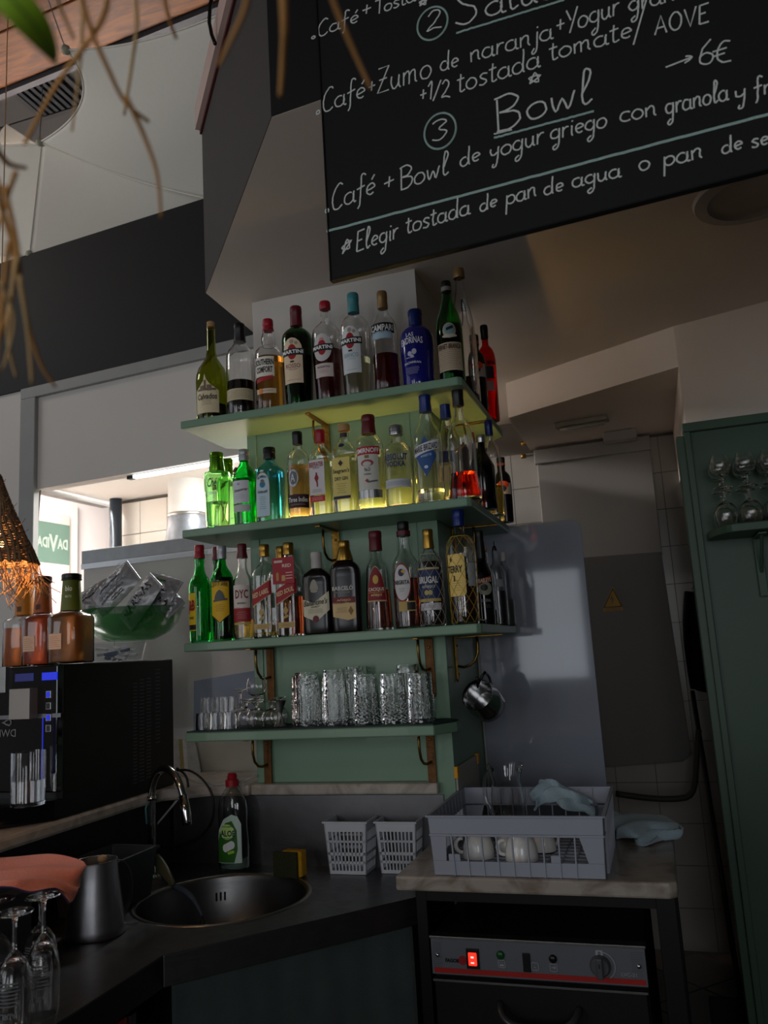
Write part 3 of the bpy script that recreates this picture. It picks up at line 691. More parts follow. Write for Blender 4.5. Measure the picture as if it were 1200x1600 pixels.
# ---- second shelf
gg = bottle('gin_bottle', 'clear and green straight gin bottle with tall green metal cap, leftmost on the second shelf', 340, 706, 42, YF, z2, 'gin', g_grad, l_pale, .34, cap=c_green, cap0=.755, capr=1.06,
       texts=[('Ch\u00e9', -.3, .58, .75, .12, '1a3a18', {'on': 'glass', 'shear': .4}), ('INSPIRE', -.3, .44, .8, .04, 'c8d0c4', {'on': 'glass'}), ('#lines', -.3, .36, .7, .08, 'c8d0c4', {'n': 3, 'on': 'glass'})])
bottle('gin_bottle', 'green metal-capped gin bottle half hidden behind the leftmost one', 357, 716, 36, -.05, z2, 'gin', g_grad, None, cap=c_green, cap0=.78, capr=1.06)
bottle('gin_bottle', 'green shaker-shaped gin bottle with silver cap and red wax disc', 383, 701, 40, YF, z2, 'shaker', g_bgreen, l_pale, .60, cap=c_silw, cap0=.85, capr=1.25,
       labels=[('rect', -.35, .42, 1.5, .29, 'aeb0b4'), ('rect', -.3, .21, 1.5, .09, '9ea09e')],
       texts=[('Tanqueray', -.3, .44, 1.2, .045, '3a3c44', {'shear': .4, 'slope': .12}), ('#lines', -.35, .36, .9, .07, '7a7c84', {'n': 3}), ('#ellipse', -.45, .52, .22, .03, '8a8c94'), ('#ellipse', -.62, .715, .5, .085, '4a101c', {'on': 'glass', 'off': .008})])
bottle('gin_bottle', 'sky blue square-shouldered gin bottle with black cap and arched white label', 423, 698, 44, YF, z2, 'square', g_blue, l_blue, .66, cap=c_blk, cap0=.85, capr=1.25, sq=True, dep=.75,
       labels=[('arch', -.25, .36, 1.15, .60, '7a5a30'), ('arch', -.25, .36, 1.06, .575, '9fb4bc', 1)],
       texts=[('BOMBAY', -.25, .575, .7, .035, '182838', {'arc': .02, 'on': 1, 'off': .003}), ('SAPPHIRE', -.25, .40, .8, .035, '182838', {'arc': -.012, 'on': 1, 'off': .003}), ('#ellipse', -.25, .49, .42, .085, '3a7a9a', {'on': 1, 'off': .003}), ('#diamond', -.25, .54, .35, .04, '8a6a3a', {'on': 1, 'off': .0032}), ('#lines', -.25, .25, .6, .18, '3a4a58', {'n': 7, 'on': 1, 'off': .003})])
bottle('rum_bottle', 'clear bottle of peach-coloured rum with black cap and silver medallion', 467, 673, 37, YF, z2, 'absolut', m_clear, l_pink, .60, cap=c_blk, cap0=.85, capr=1.2,
       labels=[('rect', -.05, .19, 2.1, .15, '2a1018'), ('ellipse', -.45, .45, .95, .20, M('silver_medallion', 'b0b4b8', .25, metal=.9))],
       texts=[('Three Indies', -.1, .205, 1.75, .055, 'cfc9c0', {'bold': .01, 'shear': .1}), ('#lines', -.1, .15, 1.4, .02, 'a08a70', {'n': 2}), ('#ellipse', -.45, .45, .7, .15, '6f7478', {'on': 1}), ('A', -.45, .45, .4, .09, 'b4b8bc', {'on': 1, 'off': .003})])
bottle('gin_bottle', 'clear square gin bottle with red cap and red-lettered white label', 503, 670, 37, YF, z2, 'square', m_clear, l_pale, .62, cap=c_red, cap0=.85, capr=1.2, sq=True, dep=.7,
       labels=[('rect', -.2, .44, 1.5, .40, 'b3aeb0'), ('rect', -.2, .195, 1.45, .065, '9a2028')],
       texts=[('BEEFEATER', -.2, .585, 1.35, .055, '96141e', {'bold': .02, 'slope': .02}), ('LONDON', -.2, .545, .6, .015, '3a3a40'), ('#ellipse', -.2, .48, .14, .03, '96141e'), ('#diamond', -.2, .43, .4, .12, '96141e'), ('#rect', -.15, .36, .12, .06, '96141e'), ('#lines', -.2, .285, 1.1, .04, '6a5a60', {'n': 3}), ('#lines', -.2, .195, 1.2, .04, 'c0a8a0', {'n': 3, 'on': 1})])
bottle('gin_bottle', 'yellow-tinted clear gin bottle with cork-coloured cap and yellow label', 541, 661, 41, YF, z2, 'square', m_clear, l_pale, .64, cap=m_cork, cap0=.92, capr=1.3, sq=True, dep=.75,
       labels=[('rect', -.15, .38, 1.5, .46, 'b3a45c'), ('rect', 0, .87, .6, .05, '2a2a2c')],
       texts=[("Seagram's", -.15, .455, 1.4, .06, '2a2818', {'shear': .15}), ('DRY GIN', -.15, .375, 1.1, .04, '2a2818'), ('#diamond', -.15, .545, .4, .07, '2a2818'), ('#rect', -.15, .17, 1.45, .03, '1c1a3a'), ('#lines', -.15, .27, .9, .12, '5a5430', {'n': 5}), ('#ellipse', -.05, .745, .5, .045, '20264a', {'on': 'glass', 'off': .001})])
bottle('vodka_bottle', 'clear vodka bottle with tall dark red cap and red banner', 579, 647, 45, YF, z2, 'absolut', m_clear, l_pale, .62, cap=c_dred, cap0=.80, capr=1.3,
       labels=[('rect', -.2, .38, 1.65, .36, 'a7a69e'), ('rect', -.15, .60, 1.9, .085, '8c1820'), ('rect', -.1, .155, 1.9, .085, M('silver_band', 'b4b6b8', .25, metal=.9))],
       texts=[('SMIRNOFF', -.15, .60, 1.7, .05, 'd0ccc4', {'on': 1, 'bold': .02}), ('#ellipse', -.2, .47, .9, .07, '9c3a34'), ('#ellipse', -.2, .46, .6, .05, 'a7a69e', {'off': .003}), ('#rect', -.2, .535, .3, .03, '8a6a3a'), ('No.21', -.2, .405, .4, .04, '2a2c2a'), ('VODKA', -.2, .355, .5, .018, '2a2c2a'), ('#slant', .15, .28, .7, .03, '5a5c64'), ('#diamond', -.25, .29, .3, .04, '9c3a34')])
bottle('vodka_bottle', 'clear round-shouldered vodka bottle with silver cap and blue lettering', 623, 663, 46, YF, z2, 'absolut', m_clear, l_pale, .32, cap=c_silver, cap0=.88, capr=1.3,
       labels=[('rect', -.05, .27, 2.1, .10, '9fa3a6')],
       texts=[('ABSOLUT', -.15, .585, 1.8, .08, '16285e', {'bold': .03, 'on': 'glass', 'off': .001}), ('VODKA', -.15, .50, 1.4, .07, '16285e', {'bold': .03, 'on': 'glass', 'off': .001}), ('#lines', -.05, .27, 1.7, .05, '3a4258', {'n': 3}), ('#lines', -.3, .39, .7, .06, '2a3258', {'n': 3, 'on': 'glass', 'off': .001})])
bottle('anise_bottle', 'tall clear anise bottle with blue cap and blue diamond label under a white sash', 668, 611, 50, YF, z2, 'anise', m_clear, l_pale, .12, cap=c_blue, cap0=.82, capr=1.25,
       labels=[('diamond', -.15, .40, 1.4, .36, '1c3f70'), ('slant', -.12, .475, 1.75, .15, 'b0b4b6', 1)],
       texts=[('MARIE BRIZARD', -.12, .475, 1.6, .055, '3a1c24', {'on': 1, 'slope': .19, 'bold': .02, 'off': .003}), ('ANISETTE', -.12, .405, .7, .02, '9fb0c4', {'slope': .15}), ('#ellipse', -.15, .305, .25, .028, 'a8b4c4')])
bottle('anise_bottle', 'clear blue-capped bottle behind the red-filled flask', 700, 622, 44, -.02, z2, 'anise', m_clear, l_pale, .1, cap=c_blue, cap0=.82, capr=1.25, labels=[('rect', -.1, .30, 1.2, .14, '9a8a6a'), ('rect', -.1, .45, 1.0, .1, '20284a')])
bottle('liqueur_flask', 'flared clear flask holding a little bright red liqueur at the shelf corner', 720, 605, 54, YF, z2, 'flask', m_clear, l_red, .235, cap=c_blk, cap0=.84, capr=1.35,
       labels=[([(-1, -1), (1, -1), (1, 1), (-1, 1)], 1.15, .38, .62, .26, 'a2a2a4'), ('rect', 1.15, .54, .5, .10, 'a83a1c')])
bottle('wine_bottle', 'near-black sloping bottle with silver cap on the side of the second shelf', 757, 678, 38, .06, z2, 'anise', b_nblack, cap=c_silver, cap0=.90, capr=1.25, solid=True)
bottle('spirit_bottle', 'clear bottle of yellow spirit with blue cap behind the near-black bottle', 769, 655, 31, .20, z2, 'round', m_clear, l_gold, .3, cap=c_blue, cap0=.84, capr=1.2, texts=[('XORIG', .2, .56, .9, .05, '1c2c5a', {'on': 'glass'})][:0])
bottle('orange_liqueur_bottle', 'dark brown liqueur bottle with orange collar at the far end of the second shelf', 790, 713, 25, .37, z2, 'wide', b_brownblk, cap=c_blk, cap0=.86, solid=True, cap2=M('orange_band', 'b24a1c'), labels=o_lab)
# ---- third shelf
bottle('whisky_bottle', 'bright green whisky bottle with red cap and yellow side label, leftmost on the third shelf', 313, 851, 36, YF, z3, 'jb', g_bgreen, l_pale, .1, cap=c_red, cap0=.86, capr=1.15, rot=.12,
       labels=[('rect', -.55, .31, 1.05, .38, 'c0a21c'), ('rect', -.55, .155, 1.05, .05, '1a1412', 1), ('rect', .05, .92, .35, .10, 'b0aca6')],
       texts=[('J&B', -.5, .36, .85, .14, '9c1c1c', {'bold': .05}), ('RARE', -.45, .25, .5, .025, '3a2a10')])
bottle('whisky_bottle', 'dark red capped bottle mostly hidden behind the two green ones', 340, 854, 30, -.04, z3, 'jb', g_dgreen, l_dark, .5, cap=c_dred, cap0=.86, capr=1.15)
bottle('whisky_bottle', 'dark green whisky bottle with pale metal cap and yellow shield label of a ship', 348, 852, 37, YF, z3, 'round', g_bgreen, l_dark, .66, cap=c_silw, cap0=.86, capr=1.15,
       labels=[('shield', -.20, .40, 1.75, .44, '2a2208'), ('shield', -.20, .40, 1.64, .42, 'bb9418', 1)],
       texts=[('CUTTY SARK', -.2, .575, 1.45, .05, '241c0c', {'arc': .02, 'bold': .02, 'on': 1, 'off': .003}), ('#gothic', -.2, .47, .9, .11, '55585a', {'on': 1, 'off': .003}), ('#slant', -.15, .42, 1.2, .035, '55585a', {'on': 1, 'off': .0034}), ('#lines', -.2, .34, 1.1, .08, '3a2c10', {'n': 4, 'on': 1, 'off': .003})])
bottle('whisky_bottle', 'slim clear whisky bottle with dark red cap and white-over-red label', 380, 849, 33, YF, z3, 'jb', m_clear, l_gold, .20, cap=c_dred, cap0=.85, capr=1.2,
       labels=[('rect', -.15, .44, 1.8, .24, 'b0a8a0'), ('rect', -.15, .255, 1.9, .15, '7d1a20'), ('rect', -.1, .165, 1.9, .02, '9a8448'), ('rect', .05, .92, .4, .1, 'a8a6a4')],
       texts=[('DYC', -.1, .465, 1.25, .09, '7d1a20', {'bold': .02}), ('WHISKY', -.1, .37, .9, .02, '3a3030'), ('#lines', -.1, .25, 1.3, .08, 'a88a80', {'n': 4, 'on': 1})])
def walker(lab, cx, top, w_, **k):
    return bottle('whisky_bottle', lab, cx, top, w_, YF, z3, 'square', m_clear, k.pop('liq'), k.pop('lev'), cap=c_gold, cap0=.87, capr=1.25, sq=True, dep=.95,
       labels=[('slant', 0, .47, 1.9, .30, 'a89468'), ('slant', 0, .47, 1.9, .27, '861820', 1), ('rect', 0, .12, 1.5, .06, '9a8250')]+k.pop('L', []),
       texts=[(k.pop('word'), 0, .47, 1.6, .05, 'c4b088', {'slope': .30, 'bold': .02, 'on': 1, 'off': .003}), ('#lines', 0, .12, 1.1, .03, '4a3a20', {'n': 2, 'on': 2}), ('#ellipse', .0, .335, .16, .03, '9a8048', {'on': 'glass', 'off': .001}), ('#diamond', .0, .27, .5, .11, '9a8048', {'on': 'glass', 'off': .001}), ('#slant', .0, .205, .45, .05, '9a8048', {'on': 'glass', 'off': .001})]+k.pop('T', []), **k)
walker('square clear whisky bottle nearly empty with slanted red band', 415, 850, 36, liq=l_gold, lev=.06, word='RED LABEL')
bottle('whisky_bottle', 'gold-capped bottle hidden behind the one with the red hang tag', 441, 853, 34, -.05, z3, 'square', m_clear, l_rum, .2, cap=c_gold, cap0=.87, capr=1.25, sq=True)
wk2 = walker('square amber whisky bottle with a red picture card hung on its neck', 453, 847, 38, liq=l_rum, lev=.42, word='RED SOUL')
HH = onY(453, 847, YF-.012).z-z3
tg = obj('hang_tag', MB().box(-.036, -.0425, HH*.55, .036, -.0410, HH*.83), paper('8a2028'), wk2, local=True, label='red picture card hanging from the neck')
obj('card_print', MB().box(-.030, -.0430, HH*.775, -.002, -.0426, HH*.80), inkm('b8a49c'), tg, local=True)
obj('card_print', text_mb('RED', lambda u, v: (u, -.0432, v), .012, HH*.74, .03, .010, .02), inkm('c8b4ac'), tg, local=True)
obj('card_print', MB().lathe([(.006, HH*.585), (.0065, HH*.66), (.002, HH*.69), (.002, HH*.72)], 10, c=(-.02, -.0405, 0), sy=.5), inkm('a87838'), tg, local=True)
obj('card_print', MB().box(-.006, -.0430, HH*.58, .006, -.0426, HH*.64), inkm('b08c50'), tg, local=True)
obj('card_print', MB().box(.008, -.0430, HH*.66, .030, -.0426, HH*.668).box(.008, -.0430, HH*.63, .030, -.0426, HH*.638).box(.008, -.0430, HH*.60, .030, -.0426, HH*.608), inkm('c8a49c'), tg, local=True)
bottle('whisky_bottle', 'dark brown rectangular whisky bottle with white cap and cream angular label', 497, 862, 47, YF, z3, 'ballan', b_brownblk, cap=c_wht, cap0=.80, capr=1.15, sq=True, dep=.6, solid=True, rot=.16,
       labels=[('vee', -.05, .33, 1.9, .36, 'b3ad96')],
       texts=[("Ballantine's", -.05, .385, 1.65, .07, '24201c', {'shear': .3, 'slope': .1}), ('FINEST', -.05, .33, .6, .02, '3a342c', {'slope': .1}), ('#lines', -.05, .28, 1.1, .06, '6a6454', {'n': 4}), ('#ellipse', -.05, .185, .42, .08, '6a1420'), ('#gothic', -.1, .60, .6, .13, '8a8678', {'on': 'glass', 'off': .001}), ('#ellipse', -.1, .52, .5, .04, '8a8678', {'on': 'glass', 'off': .001})])
bottle('rum_bottle', 'black rum bottle with gold cap, dark red stripe and cream palm label', 541, 844, 48, YF, z3, 'ballan', b_brownblk, cap=c_gold, cap0=.78, capr=1.15, sq=True, dep=.6, solid=True, rot=.2,
       labels=[('rect', -.1, .345, 1.55, .07, '5a1420'), ('pent', -.1, .225, 1.55, .19, 'b0986c')],
       texts=[('BARCEL\u00d3', -.15, .48, 1.4, .055, 'b8b4ac', {'on': 'glass', 'off': .001}), ('RON DOMINICANO', -.15, .43, 1.0, .015, '8a867e', {'on': 'glass', 'off': .001}), ('A\u00d1EJO', -.1, .345, .95, .035, 'c09c70'), ('#lines', -.25, .24, .9, .06, '6a5434', {'n': 4, 'on': 1}), ('#diamond', .35, .23, .35, .10, '8a6420', {'on': 1})])
bottle('rum_bottle', 'tapered clear bottle of brown rum with dark red cap and pointed red label', 590, 829, 43, YF, z3, 'cacique', m_clear, l_rum, .40, cap=c_dred, cap0=.80, capr=1.25,
       labels=[('gothic', -.1, .46, 1.55, .36, '9c8468'), ('gothic', -.1, .462, 1.45, .335, '6a141a', 1), ('rect', .2, .87, .35, .1, '9a98a0')],
       texts=[('CACIQUE', -.1, .40, 1.15, .04, 'c4b8a4', {'on': 1, 'bold': .02, 'off': .003}), ('A\u00d1EJO', -.1, .345, .8, .035, 'c4a878', {'on': 1, 'off': .003}), ('#ellipse', -.1, .50, .4, .09, 'b09040', {'on': 1, 'off': .003}), ('#rect', -.1, .372, 1.2, .004, 'b09040', {'on': 1, 'off': .003})])
bottle('rum_bottle', 'clear bottle of red-brown rum with black and red cap and oval white label', 634, 814, 44, YF, z3, 'jb', m_clear, l_rum, .46, cap=c_blk, cap0=.86, capr=1.15, cap2=c_dred,
       labels=[('ellipse', -.30, .42, 1.35, .36, '7a1820'), ('ellipse', -.30, .42, 1.22, .33, 'a9a8a8', 1), ('rect', 0, .20, 1.3, .09, '9a8448')],
       texts=[('NEGRITA', -.3, .42, 1.1, .04, '201a1e', {'on': 1, 'bold': .03, 'off': .003}), ('#ellipse', -.3, .51, .42, .07, '24284a', {'on': 1, 'off': .003}), ('#diamond', -.15, .52, .3, .04, 'b08a20', {'on': 1, 'off': .0034}), ('#lines', -.3, .35, .5, .04, '5a5a64', {'n': 3, 'on': 1, 'off': .003}), ('#rect', .3, .2, .6, .07, '222024', {'on': 2})])
wnet = M('white_net', 'a8a49a', .6); ynet = M('yellow_net', 'b8942a', .55)
bottle('rum_bottle', 'dark rum bottle with gold cap, navy label and white string net', 673, 826, 40, YF, z3, 'round', m_clear, M('liquid_black_rum', (.05, .012, .006), .0, trans=.8, noise=None), .66, cap=c_gold, cap0=.80, capr=1.2, net=(.01, .74, wnet, 8, .55),
       labels=[('rect', -.2, .42, 2.0, .31, '1a2748'), ('rect', -.2, .585, 2.0, .02, '9a8a60', 1), ('rect', -.2, .265, 2.0, .03, '9a8448', 1), ('rect', -.15, .20, 1.9, .07, 'a3a2a4')],
       texts=[('BRUGAL', -.2, .47, 1.6, .07, 'b9b6ae', {'bold': .03}), ('A\u00d1EJO', -.2, .40, 1.1, .04, 'a09c94'), ('#ellipse', -.35, .34, .35, .05, '9a8a50'), ('#ellipse', -.05, .34, .35, .05, '9a8a50'), ('#lines', -.15, .2, 1.3, .03, '5a5a60', {'n': 2, 'on': 3})])
bottle('brandy_bottle', 'large brandy bottle with blue cap wrapped in a yellow string net', 721, 795, 47, YF, z3, 'wide', m_clear, M('liquid_brandy', (.10, .03, .008), .0, trans=.85, noise=None), .42, cap=c_blue, cap0=.855, capr=1.15, net=(.01, .76, ynet, 9, .6),
       labels=[('chamfer', -.45, .42, 1.35, .36, 'bfa45a'), ('rect', .75, .42, .7, .2, '7d8588')],
       texts=[('TERRY', -.5, .47, 1.1, .06, '241c10', {'bold': .03}), ('#lines', -.45, .33, .8, .1, '6a5424', {'n': 5}), ('#diamond', -.75, .555, .22, .05, '241c10'), ('1', -.55, .39, .1, .05, '241c10')])
bottle('cream_liqueur_bottle', 'black cream liqueur bottle with red arched band at the end of the third shelf', 754, 828, 32, .03, z3, 'cream', b_nblack, cap=c_blk, cap0=.70, capr=1.06, solid=True,
       labels=[('ellipse', .25, .375, 1.5, .14, '8a8878'), ('slant', .25, .46, 1.5, .10, '7a1a20', 1)],
       texts=[('BAILEYS', .25, .46, 1.25, .045, 'c4b494', {'on': 1, 'slope': .1, 'bold': .03, 'off': .003}), ('#ellipse', .15, .385, .7, .07, '2a3020'), ('ORIGINAL', .25, .25, 1.0, .03, '8a8a8a', {'on': 'glass', 'off': .001}), ('#lines', .25, .19, .9, .04, '7a7a7a', {'n': 3, 'on': 'glass', 'off': .001})])
bottle('spirit_bottle', 'small clear bottle with cork stopper behind the black cream liqueur', 763, 858, 28, .16, z3, 'round', m_clear, l_pale, .2, cork=True, labels=[('rect', .2, .4, 1.3, .16, '7d8488')])
bottle('syrup_bottle', 'translucent squeeze bottle with narrow nozzle and dark syrup, last on the third shelf', 779, 858, 28, .26, z3, 'tube', G('frosted_plastic', (.85, .86, .88), .25), l_dark, .45, pourer=True, labels=[('rect', .3, .55, .9, .1, '7d8084')])
bottle('syrup_bottle', 'clear plastic bottle of pale syrup standing behind the dark one', 792, 862, 24, .36, z3, 'tube', G('frosted_plastic', (.85, .86, .88), .25), l_pale, .35, cap=c_wht, cap0=.88)
# ================================================================ glasses on the lowest shelf
zg = SH[4][1]+.0045
def cutmat(name, kind):
    m = glassm(name, (.97, .99, .98)); nt = m.node_tree; b = nt.nodes['Principled BSDF']
    tc = nt.nodes.new('ShaderNodeTexCoord'); v = nt.nodes.new('ShaderNodeTexVoronoi' if kind else 'ShaderNodeTexWave')
    v.inputs['Scale'].default_value = 150 if kind else 60
    bp = nt.nodes.new('ShaderNodeBump'); bp.inputs['Strength'].default_value = .5; bp.inputs['Distance'].default_value = .0016
    nt.links.new(tc.outputs['Object'], v.inputs['Vector']); nt.links.new(v.outputs[0], bp.inputs['Height']); nt.links.new(bp.outputs['Normal'], b.inputs['Normal'])
    return m
g_cut = cutmat('cut_glass', True)
def tumbler(label, x, y, z, r, h, ribs=0, pat=None, inv=True, group='glasses on the lowest shelf', name='tumbler', taper=.9, cat='glass'):
    t = thing(name, label, cat, (x, y, z), 0, group)
    n = 72 if ribs or pat else 24
    zs = [0, .04, .10, .18, .26, .34, .42, .50, .58, .66, .74, .82, .90, .97, 1]
    if pat: zs = [i/40 for i in range(41)]
    rr = []
    for zf in zs:
        ring = []
        f = zf if not inv else 1-zf            # 0 = foot
        for k in range(n):
            a = 2*math.pi*k/n
            q = r*(taper+(1-taper)*f)
            if ribs and .10 < f < .92: q *= 1+.02*math.cos(ribs*a)
            if pat == 'diamond' and .45 < f < .95: q *= 1+.07*max(0, math.cos(12*a+60*f)*math.cos(12*a-60*f))
            if pat == 'chevron' and .40 < f < .95: q *= 1+.05*math.cos(12*a+9*abs(((f*14) % 2)-1))
            ring.append((q*math.cos(a), q*math.sin(a), zf*h))
        rr.append(ring)
    def inner(f): return r*(taper+(1-taper)*f)-.0026
    zi = [.05, .3, .6, .9, .995] if not inv else [.95, .7, .4, .1, .005]
    ir = []
    for zf in reversed(zi):
        f = zf if not inv else 1-zf
        ir.append([(inner(f)*math.cos(2*math.pi*k/n), inner(f)*math.sin(2*math.pi*k/n), zf*h) for k in range(n)])
    if not inv: mb = MB().rings(rr+ir)
    else: mb = MB().rings(rr[::-1]+ir)
    obj('glass_body', mb, g_cut if pat else m_clear, t, True, local=True, auto=60)
    return t
yg = -.130
def gx(px, py, y): return onY(px, py, y).x
H5 = [(481, 1050, 'tall upturned cut tumbler with leafy facets, leftmost of the big ones', None, 'diamond', 9), (525, 1046, 'tall upturned tumbler ringed with square facets, second from left', None, 'diamond', 0),
      (572, 1053, 'upturned tumbler with chevron relief in the middle of the big ones', None, 'chevron', 0), (615, 1052, 'upturned tumbler with chevron relief, second from the right', None, 'chevron', 0), (657, 1051, 'upturned tumbler with a diamond relief at the shelf end', None, 'diamond', 0)]
for px, top, lab, rb, pat, rib in H5:
    x = gx(px, 1100, yg); h = onY(px, top, yg).z-zg
    tumbler(lab, x, yg, zg, .0400, h, ribs=rib, pat=pat, name='tumbler', group='big upturned tumblers')
for px, top, lab in ((474, 1056, 'tall tumbler in the back row behind the leftmost cut one'), (558, 1041, 'tall tumbler in the back row showing between the second and third'), (640, 1038, 'tall tumbler in the back row beside the bracket'), (520, 1060, 'tall tumbler in the back row behind the second cut one')):
    x = gx(px, 1100, -.046); tumbler(lab, x, -.046, zg, .037, onY(px, top, -.046).z-zg, pat='diamond', name='tumbler', group='big upturned tumblers')
for i, (px, lab) in enumerate(((317, 'leftmost upturned shot glass of the bottom row'), (339, 'second upturned shot glass of the bottom row'), (361, 'third upturned shot glass of the bottom row'))):
    tumbler(lab, gx(px, 1128, -.15), -.15, zg, .0225, .050, ribs=10, name='shot_glass', group='shot glasses')
for i, (px, lab, dy) in enumerate(((324, 'upright shot glass standing on the two leftmost upturned ones', 0), (344, 'upright shot glass in the middle of the top row', .01), (358, 'upright shot glass at the right of the top row', -.005))):
    tumbler(lab, gx(px, 1100, -.15+dy), -.15+dy, zg+.0505, .0215, .046, ribs=10, inv=False, name='shot_glass', group='shot glasses')
def goblet(label, x, y, z, R0, hb, hs, rf, inv=False, name='stemmed_glass', group='stemmed glasses', tulip=.75, root=None, cat='glass'):
    """bowl radius R0, bowl height hb, stem height hs, foot radius rf; inv = upside down"""
    t = root or thing(name, label, cat, (x, y, z), 0, group)
    H = hb+hs
    prof = [(rf*.98, 0), (rf, .002), (rf*.5, .005), (.006, .010), (.0038, .02), (.0036, hs*.6), (.0045, hs*.9), (.010, hs), (R0*.55, hs+hb*.07), (R0*.85, hs+hb*.22), (R0, hs+hb*.42), (R0*.96, hs+hb*.65), (R0*(tulip+.1), hs+hb*.88), (R0*tulip, H)]
    inn = [(R0*tulip-.0014, H-.0002), (R0*(tulip+.1)-.0015, hs+hb*.88), (R0*.96-.0016, hs+hb*.65), (R0-.0018, hs+hb*.42), (R0*.85-.002, hs+hb*.23), (R0*.5, hs+hb*.10), (.004, hs+hb*.06)]
    pr = prof+inn
    if inv: pr = [(r, H-q) for r, q in pr][::-1]
    obj('glass_body', MB().lathe(pr, 24), m_clear, t, True, local=True, auto=60)
    return t
for px, py, yy, inv, lab, zo, a in ((385, 1110, -.10, True, 'upturned small goblet behind the shot glasses', 0, (.027, .055, .03, .022)), (400, 1112, -.14, True, 'upturned round goblet under the tall upright bowl', 0, (.031, .058, .02, .024)),
                           (424, 1112, -.145, True, 'upturned round goblet next to the steel measure', 0, (.031, .056, .022, .024)), (376, 1112, -.05, True, 'upturned stemmed glass with its foot in the air at the back', 0, (.026, .06, .055, .024)),
                           (401, 1070, -.14, False, 'upright brandy bowl balanced on top of the upturned goblets', .0805, (.033, .058, .012, .022)), (436, 1112, -.06, True, 'upturned goblet in the back row near the pillar edge', 0, (.029, .055, .03, .024))):
    goblet(lab, gx(px, py, yy), yy, zg+zo, a[0], a[1], a[2], a[3], inv=inv, group='small stemmed glasses')
j = thing('jigger', 'steel hourglass measure between the small goblets and the tall tumblers', 'jigger', (gx(437, 1110, -.115), -.115, zg), 0)
obj('body', MB().lathe([(.019, 0), (.006, .035), (.006, .037), (.021, .076), (.0203, .0755), (.0052, .038)], 24, cap0=True), m_steel, j, True, local=True, auto=40)

# ================================================================ marble ledge, sink counter
ZL = 1.145
struct('wall_ledge_front', MB().box(-.31, -.012, .9, .61, .02, 1.108).box(-.31, .0, 0, .60, .02, .9), m_dsteel)
struct('wall_ledge_left', MB().box(-.34, -1.9, 0, -.318, .30, 1.108), M('dark_side_panel', '161618', .5))
lg = obj('marble_ledge', MB().prism([(-.78, -1.9), (-.296, -1.9), (-.296, -.22), (-.283, -.12), (-.15, -.034), (-.02, -.034), (-.02, .26), (-.78, .30)], 1.108, ZL), m_marble, bevel=.010, org=(-.5, -.5, 1.108)); tag(lg, 'stained white marble ledge running under the coffee machine to the pillar', 'ledge')
lg2 = obj('marble_ledge', MB().box(-.014, -.036, 1.112, .600, -.0005, ZL), m_marble, bevel=.006, org=(.3, -.02, 1.112)); tag(lg2, 'white marble ledge strip along the foot of the green boarding', 'ledge')
ZS = .90
SC, SR = (.058, -.350), .232
poly = [(-.316, -1.9), (-.316, -.012), (.60, -.012), (.60, -.279), (.145, -.767), (.145, -1.9)]
ct = thing('sink_counter', 'dark stainless steel corner counter with a round sink', 'counter', (0, -.4, .83))
def hit(ang):
    dx, dy = math.cos(ang), math.sin(ang); best = 1e9
    for (ax, ay), (bx, by) in zip(poly, poly[1:]+poly[:1]):
        ex_, ey_ = bx-ax, by-ay; den = dx*ey_-dy*ex_
        if abs(den) < 1e-12: continue
        t = ((ax-SC[0])*ey_-(ay-SC[1])*ex_)/den; s_ = ((ax-SC[0])*dy-(ay-SC[1])*dx)/den
        if t > 0 and -1e-9 <= s_ <= 1+1e-9: best = min(best, t)
    return best
angs = sorted([2*math.pi*i/72 for i in range(72)]+[math.atan2(b-SC[1], a-SC[0]) % (2*math.pi) for a, b in poly])
mb = MB(); inn = [(SC[0]+SR*math.cos(a), SC[1]+SR*math.sin(a)) for a in angs]; out = [(SC[0]+hit(a)*math.cos(a), SC[1]+hit(a)*math.sin(a)) for a in angs]
n = len(angs)
mb.rings([[(x, y, ZS-.002) for x, y in inn], [(x, y, ZS) for x, y in inn], [(x, y, ZS) for x, y in out], [(x, y, ZS-.002) for x, y in out]], closed=True)
obj('worktop', mb, m_dsteel, ct, bevel=0)
ap = MB()
for p, q in (((.60, -.012), (.60, -.279)), ((.60, -.279), (.145, -.767)), ((.145, -.767), (.145, -1.9))):
    p, q = Vector((*p, 0)), Vector((*q, 0)); d = (q-p).normalized(); nn_ = Vector((-d.y, d.x, 0))*-.012
    if p.x == q.x == .60: nn_ = Vector((-.012, 0, 0))
    else: nn_ = Vector((-abs(d.y), d.x if d.x else 0, 0)).normalized()*.012 if p.x != q.x else Vector((-.012, 0, 0))
    if p.x != q.x: nn_ = Vector((d.y, -d.x, 0))*.012; nn_ = nn_ if nn_.x < 0 else -nn_
    ap.prism([(v.x, v.y) for v in (p, q, q+nn_, p+nn_)], ZS-.068, ZS-.001)
obj('apron', ap, m_dsteel, ct, bevel=.002)
obj('rim', MB().lathe([(SR+.012, ZS), (SR+.010, ZS+.0025), (SR, ZS+.002), (SR-.004, ZS-.004)], 72, c=(SC[0], SC[1], 0), cap0=False, cap1=False), m_steel, ct, True)
bowl = obj('basin', MB().lathe([(SR-.001, ZS-.001), (SR-.006, ZS-.02), (SR-.012, ZS-.12), (SR-.05, ZS-.155), (.03, ZS-.165), (.03, ZS-.169), (SR-.05, ZS-.160), (SR-.008, ZS-.12), (SR+.0, ZS-.004)], 72, c=(SC[0], SC[1], 0), cap0=False, cap1=False), brushed('basin_steel', '6c6c6c', .35), ct, True)
obj('drain', MB().lathe([(.03, ZS-.170), (.032, ZS-.163), (.02, ZS-.166), (.004, ZS-.167)], 24, c=(SC[0], SC[1], 0)), m_chrome, bowl, True)
